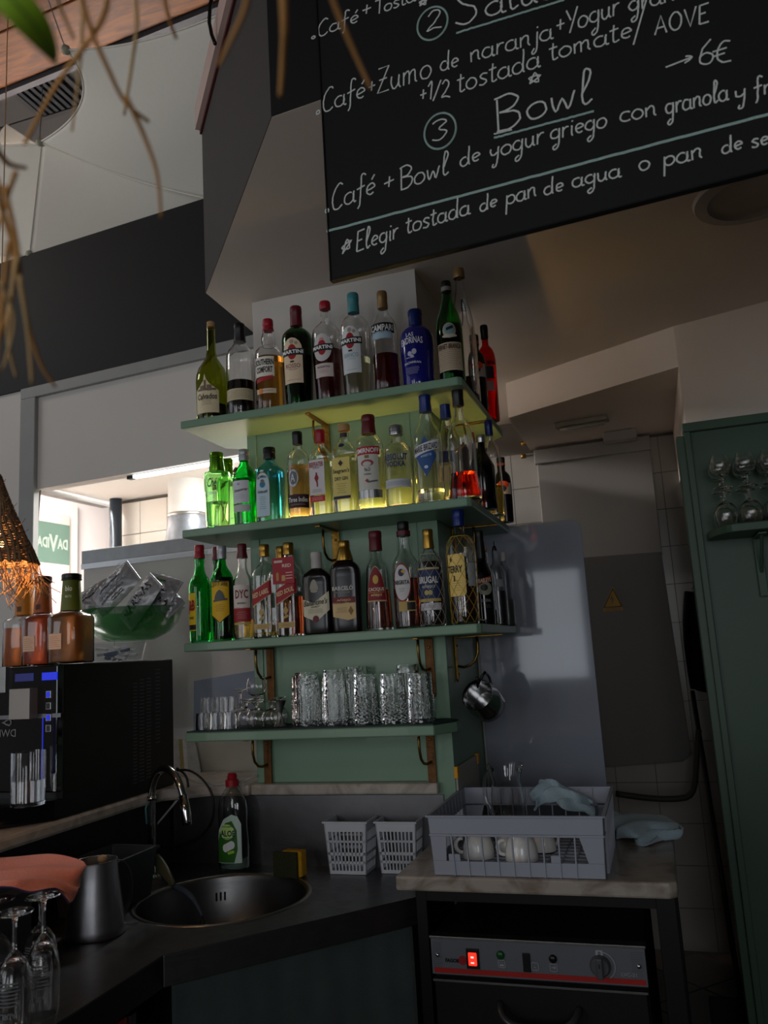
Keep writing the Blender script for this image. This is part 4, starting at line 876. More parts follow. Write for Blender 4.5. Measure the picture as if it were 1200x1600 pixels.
for k in range(3):
    a = math.radians(118+k*3.2); rr = SR-.0085
    obj('overflow_slot', MB().box(-.0028, -.001, -.012, .0028, .001, .012), m_blk, bowl, local=True, bevel=.0015).matrix_local = Matrix.Translation((SC[0]+(rr-.002)*math.cos(a), SC[1]+.4+(rr-.002)*math.sin(a), ZS-.055-.83)) @ Matrix.Rotation(a-math.pi/2, 4, 'Z')
# curtain and red-brown door below the counter
def curtain(u, v):
    a = Vector((.585, -.272, 0)); b = Vector((.155, -.738, 0)); p = a.lerp(b, u); d = (b-a).normalized(); nn_ = Vector((-d.y, d.x, 0))
    if nn_.x < 0: nn_ = -nn_
    w_ = .006*math.sin(u*19)+.003*math.sin(u*51+v*3)+.004*math.sin(v*9+u*8)
    p = p-nn_*(.028-w_*min(1, .3+v))
    return (p.x, p.y, ZS-.05-v*.80+.006*math.sin(u*17))
cu_ = obj('curtain', MB().grid(curtain, 60, 18, .002), M('dark_teal_cloth', '3d4744', .9, noise=(14, .25), bump=.5, bscale=200, sheen=.2), smooth=True, org=(.37, -.5, .05)); tag(cu_, 'dark grey-green cloth curtain hanging under the diagonal counter edge', 'curtain')
cd_ = thing('cabinet', 'red-brown cupboard front under the left run of the counter', 'cabinet', (0, -1.2, 0))
obj('door', MB().box(.10, -1.86, .06, .118, -.86, .81), M('red_brown_wood', '7a2e1e', .5, noise=(8, .2)), cd_, bevel=.003)
obj('frame', MB().box(-.30, -1.88, 0, .099, -.84, .80), m_blk, cd_)
obj('edge_strip', MB().box(.108, -.858, .06, .124, -.838, .81), m_steel, cd_)

# ================================================================ faucet, soap, sponge, baskets
fx = onZ(238, 1372, ZS)
fa_ = thing('faucet', 'chrome swan-neck tap rising behind the round sink', 'tap', (fx.x, fx.y, ZS))
obj('base', MB().lathe([(.026, 0), (.026, .006), (.018, .012), (.016, .05)], 24), m_chrome, fa_, True, local=True, auto=40)
zt_ = onY(238, 1247, fx.y).z-ZS
tip = onY(292, 1283, fx.y-.06)-Vector((fx.x, fx.y, ZS)); mid_ = onY(262, 1206, fx.y-.03)-Vector((fx.x, fx.y, ZS))
pts = [(0, 0, .01), (0, 0, zt_*.5), (0, 0, zt_)]
def bez(p0, p1, p2, p3, n):
    o = []
    for i in range(n+1):
        t = i/n; s_ = 1-t; o.append(Vector(p0)*s_**3+Vector(p1)*3*s_*s_*t+Vector(p2)*3*s_*t*t+Vector(p3)*t**3)
    return o
sp = bez((0, 0, zt_), (0, 0, mid_.z*1.12), (tip.x*.9, tip.y*.9, mid_.z*1.18), tip, 20)
obj('spout', MB().tube([Vector(p) for p in pts[:2]]+sp, .0115, 14), m_chrome, fa_, True, local=True)
obj('collar', MB().lathe([(.0145, zt_-.006), (.0155, zt_), (.0145, zt_+.006)], 18), m_chrome, fa_, True, local=True)
obj('nozzle', MB().tube([sp[-4], sp[-2], sp[-1], sp[-1]+(sp[-1]-sp[-2])*.4], [.0125, .0150, .0150, .0145], 16), m_chrome, fa_, True, local=True)
obj('lever', MB().tube([(0, -.012, .05), (.0, -.03, .062), (-.004, -.075, .088)], [.006, .005, .004], 10), m_chrome, fa_, True, local=True)
obj('tie', MB().tube([(-.012, 0, zt_-.004), (-.016, -.008, zt_-.03), (-.014, -.006, zt_-.075)], .003, 6), M('teal_string', '4f7f7c', .8), fa_, True, local=True, label='teal string tied round the pipe')
sb = onZ(361, 1360, ZS); d_ = (sb-EYE).dot(FW)
so = thing('detergent_bottle', 'clear dish soap bottle with red cap and green aloe label', 'bottle', (sb.x, sb.y+.02, ZS+.0005))
Hs = onY(357, 1208, sb.y+.02).z-ZS
def soapring(r, z, ex=2.4, sy=.62): return (r, z, ex, sy)
Rs = 50*mpp(sb)/2
pr = [(Rs*.92, 0), (Rs, .006), (Rs*1.0, Hs*.3), (Rs*.93, Hs*.45), (Rs*.98, Hs*.6), (Rs*.9, Hs*.70), (Rs*.6, Hs*.80), (Rs*.34, Hs*.855), (Rs*.33, Hs*.875)]
g_pet = G('pet', (.93, .95, .95), .03)
obj('body', MB().lathe([soapring(a, b) for a, b in pr]+[soapring(max(.004, a-.0016), b) for a, b in reversed(pr) if b > .004]+[soapring(Rs*.88, .003)], 32), g_pet, so, True, local=True, auto=50)
obj('liquid', MB().lathe([soapring(Rs*.88, .0035), soapring(Rs-.004, .008), soapring(Rs-.004, Hs*.12)], 32), M('soap_liquid', (.55, .80, .68), .1, trans=.7, ior=1.34, noise=None), so, True, local=True, auto=50)
obj('cap', MB().lathe([(Rs*.42, Hs*.86), (Rs*.42, Hs*.93), (Rs*.30, Hs*.935), (Rs*.34, Hs*.97), (Rs*.24, Hs*1.0)], 20), c_red, so, True, local=True, auto=40)
def sfn(u, v, off=.0): 
    x = u/Rs; x = max(-.96, min(.96, x)); return (u, -(Rs*.62*(1-abs(x)**2.4)**(1/2.4)+.0006+off), v)
def flat(shp, uc, vc, w_, h_, fn, off, nv=6):
    mb = MB(); cols = envelope(shapes(shp) if isinstance(shp, str) else shp, 16); W_ = nv+1
    for x, lo, hi in cols:
        for k in range(W_): mb.v.append(fn(uc+x*w_/2, vc+(lo+(hi-lo)*k/nv)*h_/2, off))
    for i in range(len(cols)-1):
        for k in range(nv): mb.f.append((i*W_+k, (i+1)*W_+k, (i+1)*W_+k+1, i*W_+k+1))
    return mb
lab_ = obj('label', flat([(-1, -1), (1, -1), (1, .6), (.75, .92), (.3, 1), (-.4, .8), (-.9, .35), (-1, 0)], 0, Hs*.33, Rs*1.62, Hs*.50, sfn, .0004), paper('9fb3ac'), so, local=True)
obj('label_print', flat([(-1, -1), (.55, -1), (.85, -.4), (.8, .5), (.4, .95), (-.2, .85), (-.8, .4), (-1, 0)], -.002, Hs*.305, Rs*1.5, Hs*.44, sfn, .001), inkm('2c6a20'), lab_, local=True)
obj('label_print', flat('ellipse', -.004, Hs*.40, Rs*1.0, Hs*.16, sfn, .0014), inkm('9fc06a'), lab_, local=True)
obj('lettering', text_mb('ALOE', lambda u, v: sfn(u, v, .0022), -.002, Hs*.385, Rs*1.05, Hs*.065, .03), inkm('1a2450'), lab_, local=True)
obj('lettering', text_mb('lavavajillas', lambda u, v: sfn(u, v, .0022), -.001, Hs*.455, Rs*.8, Hs*.022, .01), inkm('1a2450'), lab_, local=True)
obj('lettering', text_mb('concentrado', lambda u, v: sfn(u, v, .0022), -.001, Hs*.335, Rs*.9, Hs*.018, .01), inkm('1a2450'), lab_, local=True)
for k in range(4): obj('label_print', flat('ellipse', -.010+k*.007, Hs*(.235+k*.011), Rs*.42, Hs*.085, sfn, .0016+.0003*k), inkm('b9c4c8' if k % 2 else 'd2dadc'), lab_, local=True)
for k in range(3): obj('label_print', flat('ellipse', .002+k*.006, Hs*(.185+k*.006), Rs*.22, Hs*.03, sfn, .0016), inkm('8ab83a'), lab_, local=True)
sg = onZ(450, 1372, ZS)
spg = thing('sponge', 'yellow scouring sponge with dark green pad standing on edge', 'sponge', (sg.x, sg.y+.01, ZS+.001), math.radians(-6))
obj('foam', MB().box(.002-.045+.02, -.006, 0, .045, .03, .073), M('yellow_sponge', 'b98a10', .9, noise=(90, .3), bump=.8, bscale=160), spg, local=True, bevel=.006)
obj('scour_pad', MB().box(-.045, -.017, 0, .036, -.0065, .072), M('green_scourer', '2c3018', .95, noise=(120, .5), bump=1, bscale=300), spg, local=True, bevel=.003)
m_bask = M('pale_grey_plastic', 'c0c5cc', .45)
def basket(label, px0, px1, py, ptop):
    a = onZ(px0, py, ZS); b = onZ(px1, py, ZS); yb = (a.y+b.y)/2; xc = (a.x+b.x)/2
    wb_ = (b.x-a.x)/2; h = onY((px0+px1)/2, ptop, yb).z-ZS; wt = wb_*1.18; dpt = .10
    t = thing('utensil_basket', label, 'basket', (xc, yb+.05, ZS+.001), 0, 'small lattice baskets')
    def P(f, s, d):  # s,d in -1..1
        k = wb_+(wt-wb_)*f; kd = (dpt/2)*(.84+.16*f); return (s*k, d*kd, f*h)
    mb = MB()
    def strip(fn, f0, f1, s0, s1):
        mb.hexa([fn(f0, s0, 0), fn(f0, s1, 0), fn(f0, s1, 1), fn(f0, s0, 1)], [fn(f1, s0, 0), fn(f1, s1, 0), fn(f1, s1, 1), fn(f1, s0, 1)])
    sides = [lambda f, s, o: P(f, s, -1+.05*o), lambda f, s, o: P(f, s, 1-.05*o), lambda f, s, o: P(f, -1+.05*o, s), lambda f, s, o: P(f, 1-.05*o, s)]
    rows = [(0, .06), (.16, .21), (.36, .41), (.60, .64), (.84, .90)] 
    for q, fn in enumerate(sides):
        for f0, f1 in ((0, .07), (.20, .25), (.36, .42), (.61, .65), (.82, 1.0)): strip(fn, f0, f1, -1, 1)
        for k in range(10):
            s0 = -1+.0+k*(2-.07)/9*.965+(.0 if k else 0); wd = .07 if 0 < k < 9 else .16
            s0 = -1 if k == 0 else (1-.16 if k == 9 else -1+.16+(k-.0)*(1.68/9)-.03)
            strip(fn, .07, .82, s0, s0+wd)
    obj('lattice', mb, m_bask, t, local=True)
    rim = MB()
    z0, z1 = h*.985, h*1.02
    kx, kd = wt*1.06, dpt/2*1.10; ix, idp = wt*.95, dpt/2*.93
    for s in (-1, 1):
        rim.box(-kx, min(s*kd, s*idp), z0, kx, max(s*kd, s*idp), z1); rim.box(min(s*kx, s*ix), -idp, z0, max(s*kx, s*ix), idp, z1)
    obj('rim', rim, m_bask, t, local=True, bevel=.001)
    obj('bottom', MB().box(-wb_*.95, -dpt*.4, .0, wb_*.95, dpt*.4, .003), m_bask, t, local=True)
basket('left pale grey lattice basket on the counter', 513, 572, 1368, 1286)
basket('right pale grey lattice basket, beside the marble slab', 594, 650, 1367, 1286)

# dish brush lying in the sink
hb_ = [at(296, 1392, 1.0)]
p_h = onZ(255, 1350, ZS+.02); p_a = onY(243, 1338, -.30); p_b = onY(272, 1385, -.36); p_c = onY(303, 1400, -.40); p_d = onY(316, 1432, -.43)
br = thing('dish_brush', 'grey-handled dish brush leaning over the sink rim', 'brush', tuple(p_c))
pts = bez(p_b, p_b.lerp(p_c, .6)+Vector((0, 0, .006)), p_c+Vector((0, 0, .0)), p_d, 12)
obj('handle', MB().tube(pts, [.0075]*7+[.007, .006, .005, .0045, .004, .003], 10), M('blue_grey_plastic', '3f4c5a', .4), br, True)
hd = MB(); dv = (p_b-p_a); L_ = dv.length; dv.normalize(); sdv = dv.cross((EYE-p_a).normalized()).normalized(); nv_ = sdv.cross(dv)
rings_ = []
for i in range(11):
    t_ = i/10; wv = .018*math.sin(math.pi*min(1, .12+t_*.86))**.5*(1-.35*t_); c_ = p_a+dv*(L_*t_)
    rings_.append([c_+sdv*(wv*math.cos(a))+nv_*(.006*math.sin(a)) for a in [2*math.pi*k/14 for k in range(14)]])
obj('head', MB().rings(rings_), M('smoky_plastic', '4a4c3a', .3), br, True)
bm = MB()
for i in range(9):
    for k in (-1, 0, 1):
        c_ = p_a+dv*(L_*(.12+.09*i))+sdv*(.007*k); bm.tube([c_-nv_*.005, c_-nv_*.019], .0028, 5)
obj('bristles', bm, M('olive_bristle', '6a6a48', .9), br, kind='stuff')
obj('hook', MB().tube([p_d+Vector((0, 0, .004)), p_d+Vector((.006, 0, -.012)), p_d+Vector((.004, 0, -.035)), p_d+Vector((-.006, 0, -.018)), p_d], .0016, 6), m_blk, br, True)

# ================================================================ pitcher, tub, cloth, steel box, wine glasses (left foreground)
def cyl_at(pxc, pyb, z): return onZ(pxc, pyb, z)
pc = onZ(149, 1460, ZS); dd = mpp(pc)
pit = thing('steel_pitcher', 'tall tapered stainless steel pitcher on the counter beside the orange cloth', 'pitcher', (pc.x, pc.y, ZS+.001), math.radians(62))
Hp = onY(150, 1345, pc.y).z-ZS; r0 = 46*dd; r1 = 33*dd
obj('body', MB().lathe([(r0*.97, 0), (r0, .004), (r0*.99, .02), (r1*1.05, Hp*.8), (r1, Hp), (r1-.0015, Hp), (r1*1.03-.0015, Hp*.8), (r0-.003, .006)], 48), brushed('pitcher_steel', 'b4b4b8', .34), pit, True, local=True, auto=50)
obj('rim', MB().lathe([(r1+.0012*math.cos(a), Hp+.0012*math.sin(a)) for a in [i*math.pi/3 for i in range(6)]], 48, closed=True), m_steel, pit, True, local=True)
hp = bez((r1*.98, 0, Hp*.93), (r1+.045, 0, Hp*1.0), (r0+.035, 0, Hp*.30), (r0*.99, 0, Hp*.18), 16)
hm = MB(); rr_ = []
for i, p in enumerate(hp):
    d = (hp[min(i+1, 16)]-hp[max(i-1, 0)]).normalized(); q = Vector((d.z, 0, -d.x)); rr_.append([p+Vector((0, .009, 0))+q*.0012, p-Vector((0, .009, 0))+q*.0012, p-Vector((0, .009, 0))-q*.0012, p+Vector((0, .009, 0))-q*.0012])
obj('handle', hm.rings(rr_), m_steel, pit, local=True)
sp_ = thing('wooden_spoon', 'round wooden utensil end poking out of the steel pitcher', 'spoon', (pc.x, pc.y+.005, ZS+.01))
q_ = onY(158, 1343, pc.y); q_ = Vector(q_)-Vector((pc.x, pc.y+.005, ZS+.01))
obj('handle', MB().tube([(0, 0, .0), (q_.x*.6, .0, q_.z*.6), (q_.x, 0, q_.z)], [.005, .006, .008], 10), M('pale_wood', 'a88a6a', .6), sp_, True, local=True)
obj('knob', MB().lathe([(.002, -.010), (.010, -.006), (.012, 0), (.010, .007), (.002, .010)], 16, c=(q_.x, 0, q_.z)), M('pale_wood', 'a88a6a'), sp_, True, local=True)
# grey plastic tub behind the pitcher
tb0 = onZ(190, 1425, ZS+.001)
tub = thing('plastic_tub', 'dark grey plastic tub with turned rim behind the steel pitcher', 'tub', (-.236, -.465, ZS+.001))
def rr4(x0, y0, x1, y1, z): return [(x0, y0, z), (x1, y0, z), (x1, y1, z), (x0, y1, z)]
obj('body', MB().rings([rr4(-.06, -.11, .07, .11, 0), rr4(-.07, -.125, .082, .125, .125), rr4(-.066, -.121, .078, .121, .125), rr4(-.056, -.106, .066, .106, .004)]), M('dark_grey_plastic', '3a3e44', .5), tub, local=True, bevel=.004)
obj('rim', MB().rings([rr4(-.076, -.131, .088, .131, .122), rr4(-.076, -.131, .088, .131, .129), rr4(-.066, -.121, .078, .121, .129), rr4(-.066, -.121, .078, .121, .122)], closed=True), M('dark_grey_plastic', '3a3e44'), tub, local=True)
# steel bins under the orange cloth
bx0 = onZ(97, 1495, ZS)
stb = thing('steel_bin', 'low steel bin covered by the orange cloth at the left edge', 'bin', (-.20, -.98, ZS+.001))
zt2 = onY(100, 1370, -.86).z
zbt = zt2-ZS-.01
obj('body', MB().rings([rr4(-.11, -.15, .085, .10, 0), rr4(-.11, -.15, .085, .10, zbt), rr4(-.107, -.147, .082, .097, zbt), rr4(-.107, -.147, .082, .097, .004)]), m_dsteel, stb, local=True, bevel=.002)
obj('lid_edge', MB().box(-.112, -.152, zbt-.012, .087, -.150, zbt+.002).box(.0852, -.152, zbt-.012, .087, .102, zbt+.002), m_steel, stb, local=True)
# orange microfibre cloth: a grid shaped by its pixel outline on the bin
def cloth(name, label, cat, rows, mat, edge=None, thick=.003, amp=.004, sub=1, seed=3, grp=None, edgeN=None):
    """rows: list of rows of 3-D points (equal length); Catmull-Rom refined"""
    def cr(P, t):
        n = len(P)-1; x = t*n; i = min(int(x), n-1); f = x-i
        a, b, c, d = P[max(i-1, 0)], P[i], P[i+1], P[min(i+2, n)]
        return .5*((2*b)+(c-a)*f+(2*a-5*b+4*c-d)*f*f+(3*b-a-3*c+d)*f**3)
    rows = [[Vector(p) for p in r] for r in rows]
    def fn(u, v):
        p = cr([cr(r, u) for r in rows], v)
        p = p+Vector((math.sin(u*13+v*9+seed), math.sin(u*11-v*8), math.sin(u*9+v*17+seed)))*amp*.4
        return p
    nu, nv = 36, 30
    org_ = rows[len(rows)//2][len(rows[0])//2]
    t = thing(name, label, cat, tuple(org_), 0, grp)
    obj('fabric', MB().grid(fn, nu, nv, thick), mat, t, True, auto=70)
    if edge:
        loop = [fn(i/40, 0) for i in range(40)]+[fn(1, i/40) for i in range(40)]+[fn(1-i/40, 1) for i in range(40)]+[fn(0, 1-i/40) for i in range(40)]
        obj('hem', MB().tube(loop, edge[1], 6, closed=True), edge[0], t, True)
    return t
zc = ZS+zbt+.012
def Z(px, py, z=zc): return onZ(px, py, z)
def Yp(px, py, y): return onY(px, py, y)
rows = [[Yp(-60, 1345, -.80), Yp(30, 1338, -.80), Yp(80, 1338, -.80), Yp(126, 1346, -.81), Yp(129, 1352, -.82)],
        [Yp(-60, 1352, -.86), Yp(30, 1350, -.86), Yp(80, 1352, -.86), Yp(122, 1362, -.86), Yp(124, 1378, -.86)],
        [Yp(-60, 1362, -.93), Yp(20, 1362, -.93), Yp(70, 1366, -.92), Yp(108, 1380, -.90), Yp(116, 1396, -.89)],
        [Yp(-60, 1374, -1.0), Yp(10, 1374, -1.0), Yp(50, 1378, -.98), Yp(92, 1388, -.93), Yp(112, 1406, -.90)],
        [Yp(-60, 1392, -1.04), Yp(14, 1386, -1.03), Yp(50, 1392, -1.0), Yp(86, 1392, -.95), Yp(108, 1410, -.91)]]
cloth('microfibre_cloth', 'orange microfibre cloth with purple hem draped over the steel bin', 'cloth', rows, M('orange_microfibre', 'e0785a', .95, noise=(120, .12), bump=.8, bscale=400, sheen=.5), (M('purple_hem', '3a2448', .8), .0022), amp=.009)
# upside-down beer glasses at the lower left corner
zgl = ZS+.001
def engraved(t, hs, hb, R0, tot):
    mb = text_mb('TURIA', lambda u, v: ((R0+.0008)*math.sin(u/R0), -(R0+.0008)*math.cos(u/R0), v), 0, tot*.18, .040, -.010, .03)
    mb2 = MB()
    for i in range(7):
        vv = tot*(.26+.03*i); ww = .022+.003*math.sin(i*2)
        a = [((R0+.0008)*math.sin((ww*(j/6-.5)*2)/R0), -(R0+.0008)*math.cos((ww*(j/6-.5)*2)/R0), vv-.0012) for j in range(7)]; b = [(x, y, z+.0024) for x, y, z in a]
        mb2.add(a+b, [(j, j+1, j+8, j+7) for j in range(6)])
    obj('lettering', mb, M('etched_white', '6a6a6c', .7), t, local=True); obj('etching', mb2, M('etched_white', '6a6a6c'), t, local=True)
gl_first = None
for px, pyb, ptop, w_, lab in ((66, 1600, 1398, 52, 'upturned stemmed beer glass nearest the orange cloth'), (20, 1625, 1424, 58, 'upturned stemmed beer glass in front at the left edge'), (62, 1545, 1400, 50, 'upturned stemmed beer glass behind, half hidden'), (-8, 1570, 1405, 54, 'upturned stemmed beer glass cut by the left edge of the photo')):
    p = onZ(px, pyb-14, zgl); d = mpp(p); tot = onY(px, ptop, p.y).z-zgl
    R0 = w_*d/2; hb = tot*.64; hs = tot*.36
    g = goblet(lab, p.x, p.y, zgl, R0, hb, hs, R0*.98, inv=True, name='beer_glass', group='upturned beer glasses', tulip=.88)
    g.rotation_euler = (0, 0, math.radians(20)); engraved(g, hs, hb, R0, tot)

# ================================================================ coffee machine and what stands on it
MX = -.300; MY0, MY1 = -.57, -.02; MZ0, MZ1 = ZL+.0005, 1.553
cm = thing('coffee_machine', 'large black bean-to-cup coffee machine with blue displays', 'coffee machine', (-.55, -.3, MZ0))
obj('body', MB().box(MX-.46, MY0+.01, MZ0, MX, MY1, MZ1), M('machine_black', '060607', .5), cm, bevel=.004)
obj('front_panel', MB().box(MX-.46, MY0-.012, MZ0+.07, MX-.001, MY0+.012, MZ1-.001), m_blkgloss, cm, bevel=.004)
obj('drip_tray', MB().prism([(MX-.46, MY0-.16), (MX-.10, MY0-.16), (MX-.001, MY0-.02), (MX-.001, MY0+.02), (MX-.46, MY0+.02)], MZ0, MZ0+.052), m_blkgloss, cm, bevel=.003)
yf = MY0-.0125
def fp(px, py, y=yf): return onY(px, py, y)
def fbox(name, x0, y0, x1, y1, mat, th=.004, par=None, lab=None, bev=.001):
    a = fp(x0, y0); b = fp(x1, y1); xa, xb = sorted((a.x, b.x)); za, zb = sorted((a.z, b.z))
    return obj(name, MB().box(xa, yf-th, za, xb, yf+.002, zb), mat, par or cm, bevel=bev, label=lab)
m_bluescr = M('blue_display', (.01, .025, .60), .4, noise=None, emit=.45)
fbox('display', 66, 1051, 90, 1062, m_bluescr, .002, lab='lit blue display')
fbox('display', 24, 1053, 53, 1064, M('dim_blue_display', (.01, .015, .12), .4, noise=None, emit=.25), .002, lab='dim blue display')
fbox('steel_plate', -30, 1044, 13, 1082, m_steel, .012)
fbox('steel_plate', 27, 1076, 58, 1122, M('satin_plate', '8f8a84', .4, metal=.6), .03)
for k, yy in enumerate((1085, 1103, 1121, 1138)):
    b_ = fbox('button', 72.5, yy-6, 81, yy+6, m_steel, .004, bev=.002)
    a_ = fp(76.8, yy); obj('button_face', MB().box(a_.x-.0055, yf-.0052, a_.z-.0075, a_.x+.0055, yf-.004, a_.z+.0075), m_bluescr if k in (0, 2) else m_blk, b_)
fbox('trim_line', -30, 1119.4, 95, 1120.6, m_dsteel, .001, bev=0)
a_ = fp(0, 1146)
lt = obj('lettering', text_mb('DWDL', lambda u, v: (a_.x-u, yf-.0008, v), -.012, a_.z, .085, .020, .0), M('grey_print', '77777a', .5), cm)
a2 = fp(13, 1129)
dr = MB(); outl = [(.016*math.cos(t), .008*math.sin(t)) for t in [i*math.pi/10 for i in range(20)]]
outl = [(x-(.008 if abs(t) < .01 else 0), y) for (x, y), t in zip(outl, range(20))]
pts = [Vector((a2.x+.011*math.cos(t)-(.010 if k == 10 else 0), yf-.001, a2.z+.0085*math.sin(t)*(1-.3*(math.cos(t) < 0)))) for k, t in enumerate([i*math.pi/10 for i in range(20)])]
obj('logo', MB().tube(pts, .0022, 5, closed=True), M('grey_print', '77777a'), cm)
# vent slots on the side
vm = MB()
for col_, (x0, x1, ya, yb_, n_) in enumerate(((208, 214, 1068, 1224, 30), (218, 225, 1062, 1220, 30), (229, 236, 1060, 1215, 30), (243, 250, 1046, 1160, 20))):
    for k in range(n_):
        py = ya+(yb_-ya)*k/(n_-1); a = onX(x0, py, MX); b = onX(x1, py-.6, MX)
        vm.box(MX-.001, a.y, a.z-.0019, MX+.0006, b.y, a.z+.0009)
obj('vent_slot', vm, M('vent_grey', '48484a', .4), cm, kind='stuff')
# glass under the spout
gp0 = onY(43, 1292, MY0-.085)
gpx = thing('drinking_glass', 'straight glass half full of water on the coffee machine tray', 'glass', (gp0.x, MY0-.085, MZ0+.0525))
Rg = 26*mpp(gp0); hg = onY(45, 1174, MY0-.085).z-(MZ0+.0525)
obj('glass_body', MB().lathe([(Rg*.97, 0), (Rg, .002), (Rg, hg), (Rg-.0012, hg), (Rg-.0012, .010), (Rg*.9, .009)], 36), m_clear, gpx, True, local=True, auto=50)
obj('water', MB().lathe([(Rg*.88, .0093), (Rg-.0014, .0103), (Rg-.0014, hg*.47)], 36), m_water, gpx, True, local=True, auto=50)
sj = onY(43, 1122, MY0-.05)
stj = obj('reflection_rod', MB().tube([(gp0.x, MY0-.034, sj.z), (gp0.x, MY0-.034, MZ0+.0525+hg*.47)], .0016, 6), M('blue_glow', (.02, .03, .6), .3, noise=None, emit=.3), cm, label='thin glowing blue line standing in for reflected light')  # emissive rod standing in for a blue light reflection
stj.name = 'blue_reflection'
# juice bottles
m_j1 = M('orange_juice', (.72, .20, .015), .3, trans=.6, noise=(8, .15)); m_j2 = M('red_juice', (.66, .10, .012), .3, trans=.6, noise=(8, .15)); m_j3 = M('brown_juice', (.48, .17, .02), .3, trans=.6, noise=(8, .2))
def juice(label, cx, top, base, w_, y, jm, sleeve, lv, sticker, shade=False, sc='9b2a0c'):
    p = onY(cx, base-2, y); d = mpp(p); x = p.x; z = MZ1+.0008; H = onY(cx, top, y).z-z; Rr = w_*d/2
    t = thing('juice_bottle', label, 'bottle', (x, y, z), math.radians(8), 'juice bottles on the coffee machine')
    nk = .43*1.0
    pr = [(Rr*.93, 0, 4), (Rr, .005, 4.5), (Rr, H*.50, 4.5), (Rr*.95, H*.535, 3.6), (Rr*.62, H*.565, 2.6), (Rr*.55, H*.585, 2), (Rr*.44, H*.93, 2), (Rr*.42, H*.95, 2)]
    inn = [(max(.004, a-.0022), b, e) for a, b, e in reversed(pr) if b > .004]+[(Rr*.9, .005, 4)]
    obj('glass_body', MB().lathe(pr+inn, 36, cap0=True), m_clear, t, True, local=True, auto=60)
    lp = [(Rr*.9, .0055, 4), (Rr-.0027, .009, 4.5), (Rr-.0027, H*min(lv, .50), 4.5)]
    if lv > .5: lp += [(Rr*.95-.003, H*.533, 3.6), (Rr*.6-.003, H*.563, 2.6)]
    obj('juice', MB().lathe(lp, 36), jm, t, True, local=True, auto=60)
    sl_ = obj('neck_sleeve', MB().lathe([(Rr*.565, H*.585), (Rr*.455, H*.925)], 30, cap0=False, cap1=False).lathe([(Rr*.560, H*.585), (Rr*.450, H*.925)][::-1], 30, cap0=False, cap1=False), sleeve, t, True, local=True)
    def nf(u, v, off=.0008):
        r = Rr*(.565-.11*((v/H-.585)/.34))+off; a = u/r; return (r*math.sin(a), -r*math.cos(a), v)
    if shade:
        obj('lettering', text_mb('bio', nf, .006, H*.83, .020, .016, .03), inkm('c8d0b0'), sl_, local=True)
        obj('lettering', text_mb('MIXTO', nf, .006, H*.74, .018, .007, .01), inkm('c8d0b0'), sl_, local=True)
    else:
        obj('barcode', MB().add(*(lambda q: (sum([[nf(u-.0006, H*.62), nf(u+.0006, H*.62), nf(u+.0006, H*.68), nf(u-.0006, H*.68)] for u in q], []), [(4*i, 4*i+1, 4*i+2, 4*i+3) for i in range(len(q))]))([-.008+.0024*i for i in range(7)])), inkm('20242a'), sl_, local=True)
    obj('cap', MB().lathe([(Rr*.50, H*.925), (Rr*.54, H*.93), (Rr*.54, H*.94), (Rr*.50, H*.945), (Rr*.52, H*.95), (Rr*.52, H*.99), (Rr*.48, H)], 28), m_blk, t, True, local=True, auto=30)
    if sticker:
        st_ = obj('sticker', MB().box(-.022+sticker, -Rr-.0012, H*.16, .016+sticker, -Rr-.0004, H*.33), paper('c8987c'), t, local=True, bevel=.0003)
        for k in range(6): obj('small_print', MB().box(-.019+sticker, -Rr-.0016, H*(.185+.022*k), .012+sticker-.004*(k % 3), -Rr-.0012, H*(.188+.022*k)), inkm('8a5a48'), st_, local=True)
    return t
m_or = M('orange_sleeve', 'bf7410', .5); m_rs = M('orange_red_sleeve', 'a8521e', .5); m_gs = M('olive_sleeve', '66701c', .5)
juice('square juice bottle of orange juice with orange neck sleeve, under the straw lamp', 37, 905, 1038, 52, -.29, m_j1, m_or, .44, 0)
juice('square juice bottle of red juice with red-brown sleeve in the middle', 66, 901, 1036, 50, -.40, m_j2, m_rs, .53, -.010)
juice('square juice bottle of brown juice with olive green sleeve, nearest the snack bowl', 111, 897, 1033, 58, -.51, m_j3, m_gs, .52, -.014, True)
# glass dish of sugar sachets and green bowl of snack bags
yb_ = -.20
bp_ = onY(182, 1020, yb_); zb0 = MZ1+.0008
ds = thing('glass_dish', 'low clear glass dish of sugar sachets under the green bowl', 'dish', (bp_.x, yb_, zb0))
ztop = onY(185, 1003, yb_).z-zb0
Rd = 46*mpp(bp_)
obj('glass_body', MB().lathe([(Rd*.72, 0), (Rd*.85, .004), (Rd, ztop), (Rd-.002, ztop), (Rd*.83, .006), (Rd*.7, .003)], 36), M('clear_dish', 'b8c0c0', .05, alpha=.16, noise=None), ds, True, local=True, auto=50)
for k in range(20):
    a = R.uniform(0, 6.28); rr = R.uniform(.012, Rd*.68); z = zb0+.008+.0075*(k//4)
    s = obj('sugar_sachet', MB().box(-.022, -.007, -.0042, .022, .007, .0042), M('white_sachet', 'e6e6ea', .6) if k % 5 else M('blue_sachet', '1f356f', .6), smooth=False, bevel=.003)
    s.location = (bp_.x+rr*math.cos(a)*.8, yb_+rr*math.sin(a)*.8, z+.004); s.rotation_euler = (R.uniform(-.25, .25), R.uniform(-.25, .25), R.uniform(-.8, .8))
    tag(s, 'white paper sugar sachet lying in the glass dish' if k % 5 else 'blue paper sugar sachet lying in the glass dish', 'sachet', 'white sugar sachets' if k % 5 else 'blue sugar sachets')
gb = onY(205, 1000, yb_)
zgb = zb0+ztop+.001; Rb = 80*mpp(gb); Hb = onY(205, 953, yb_).z-zgb
gbt = thing('plastic_bowl', 'translucent green plastic bowl piled with silver snack bags', 'bowl', (gb.x, yb_, zgb))
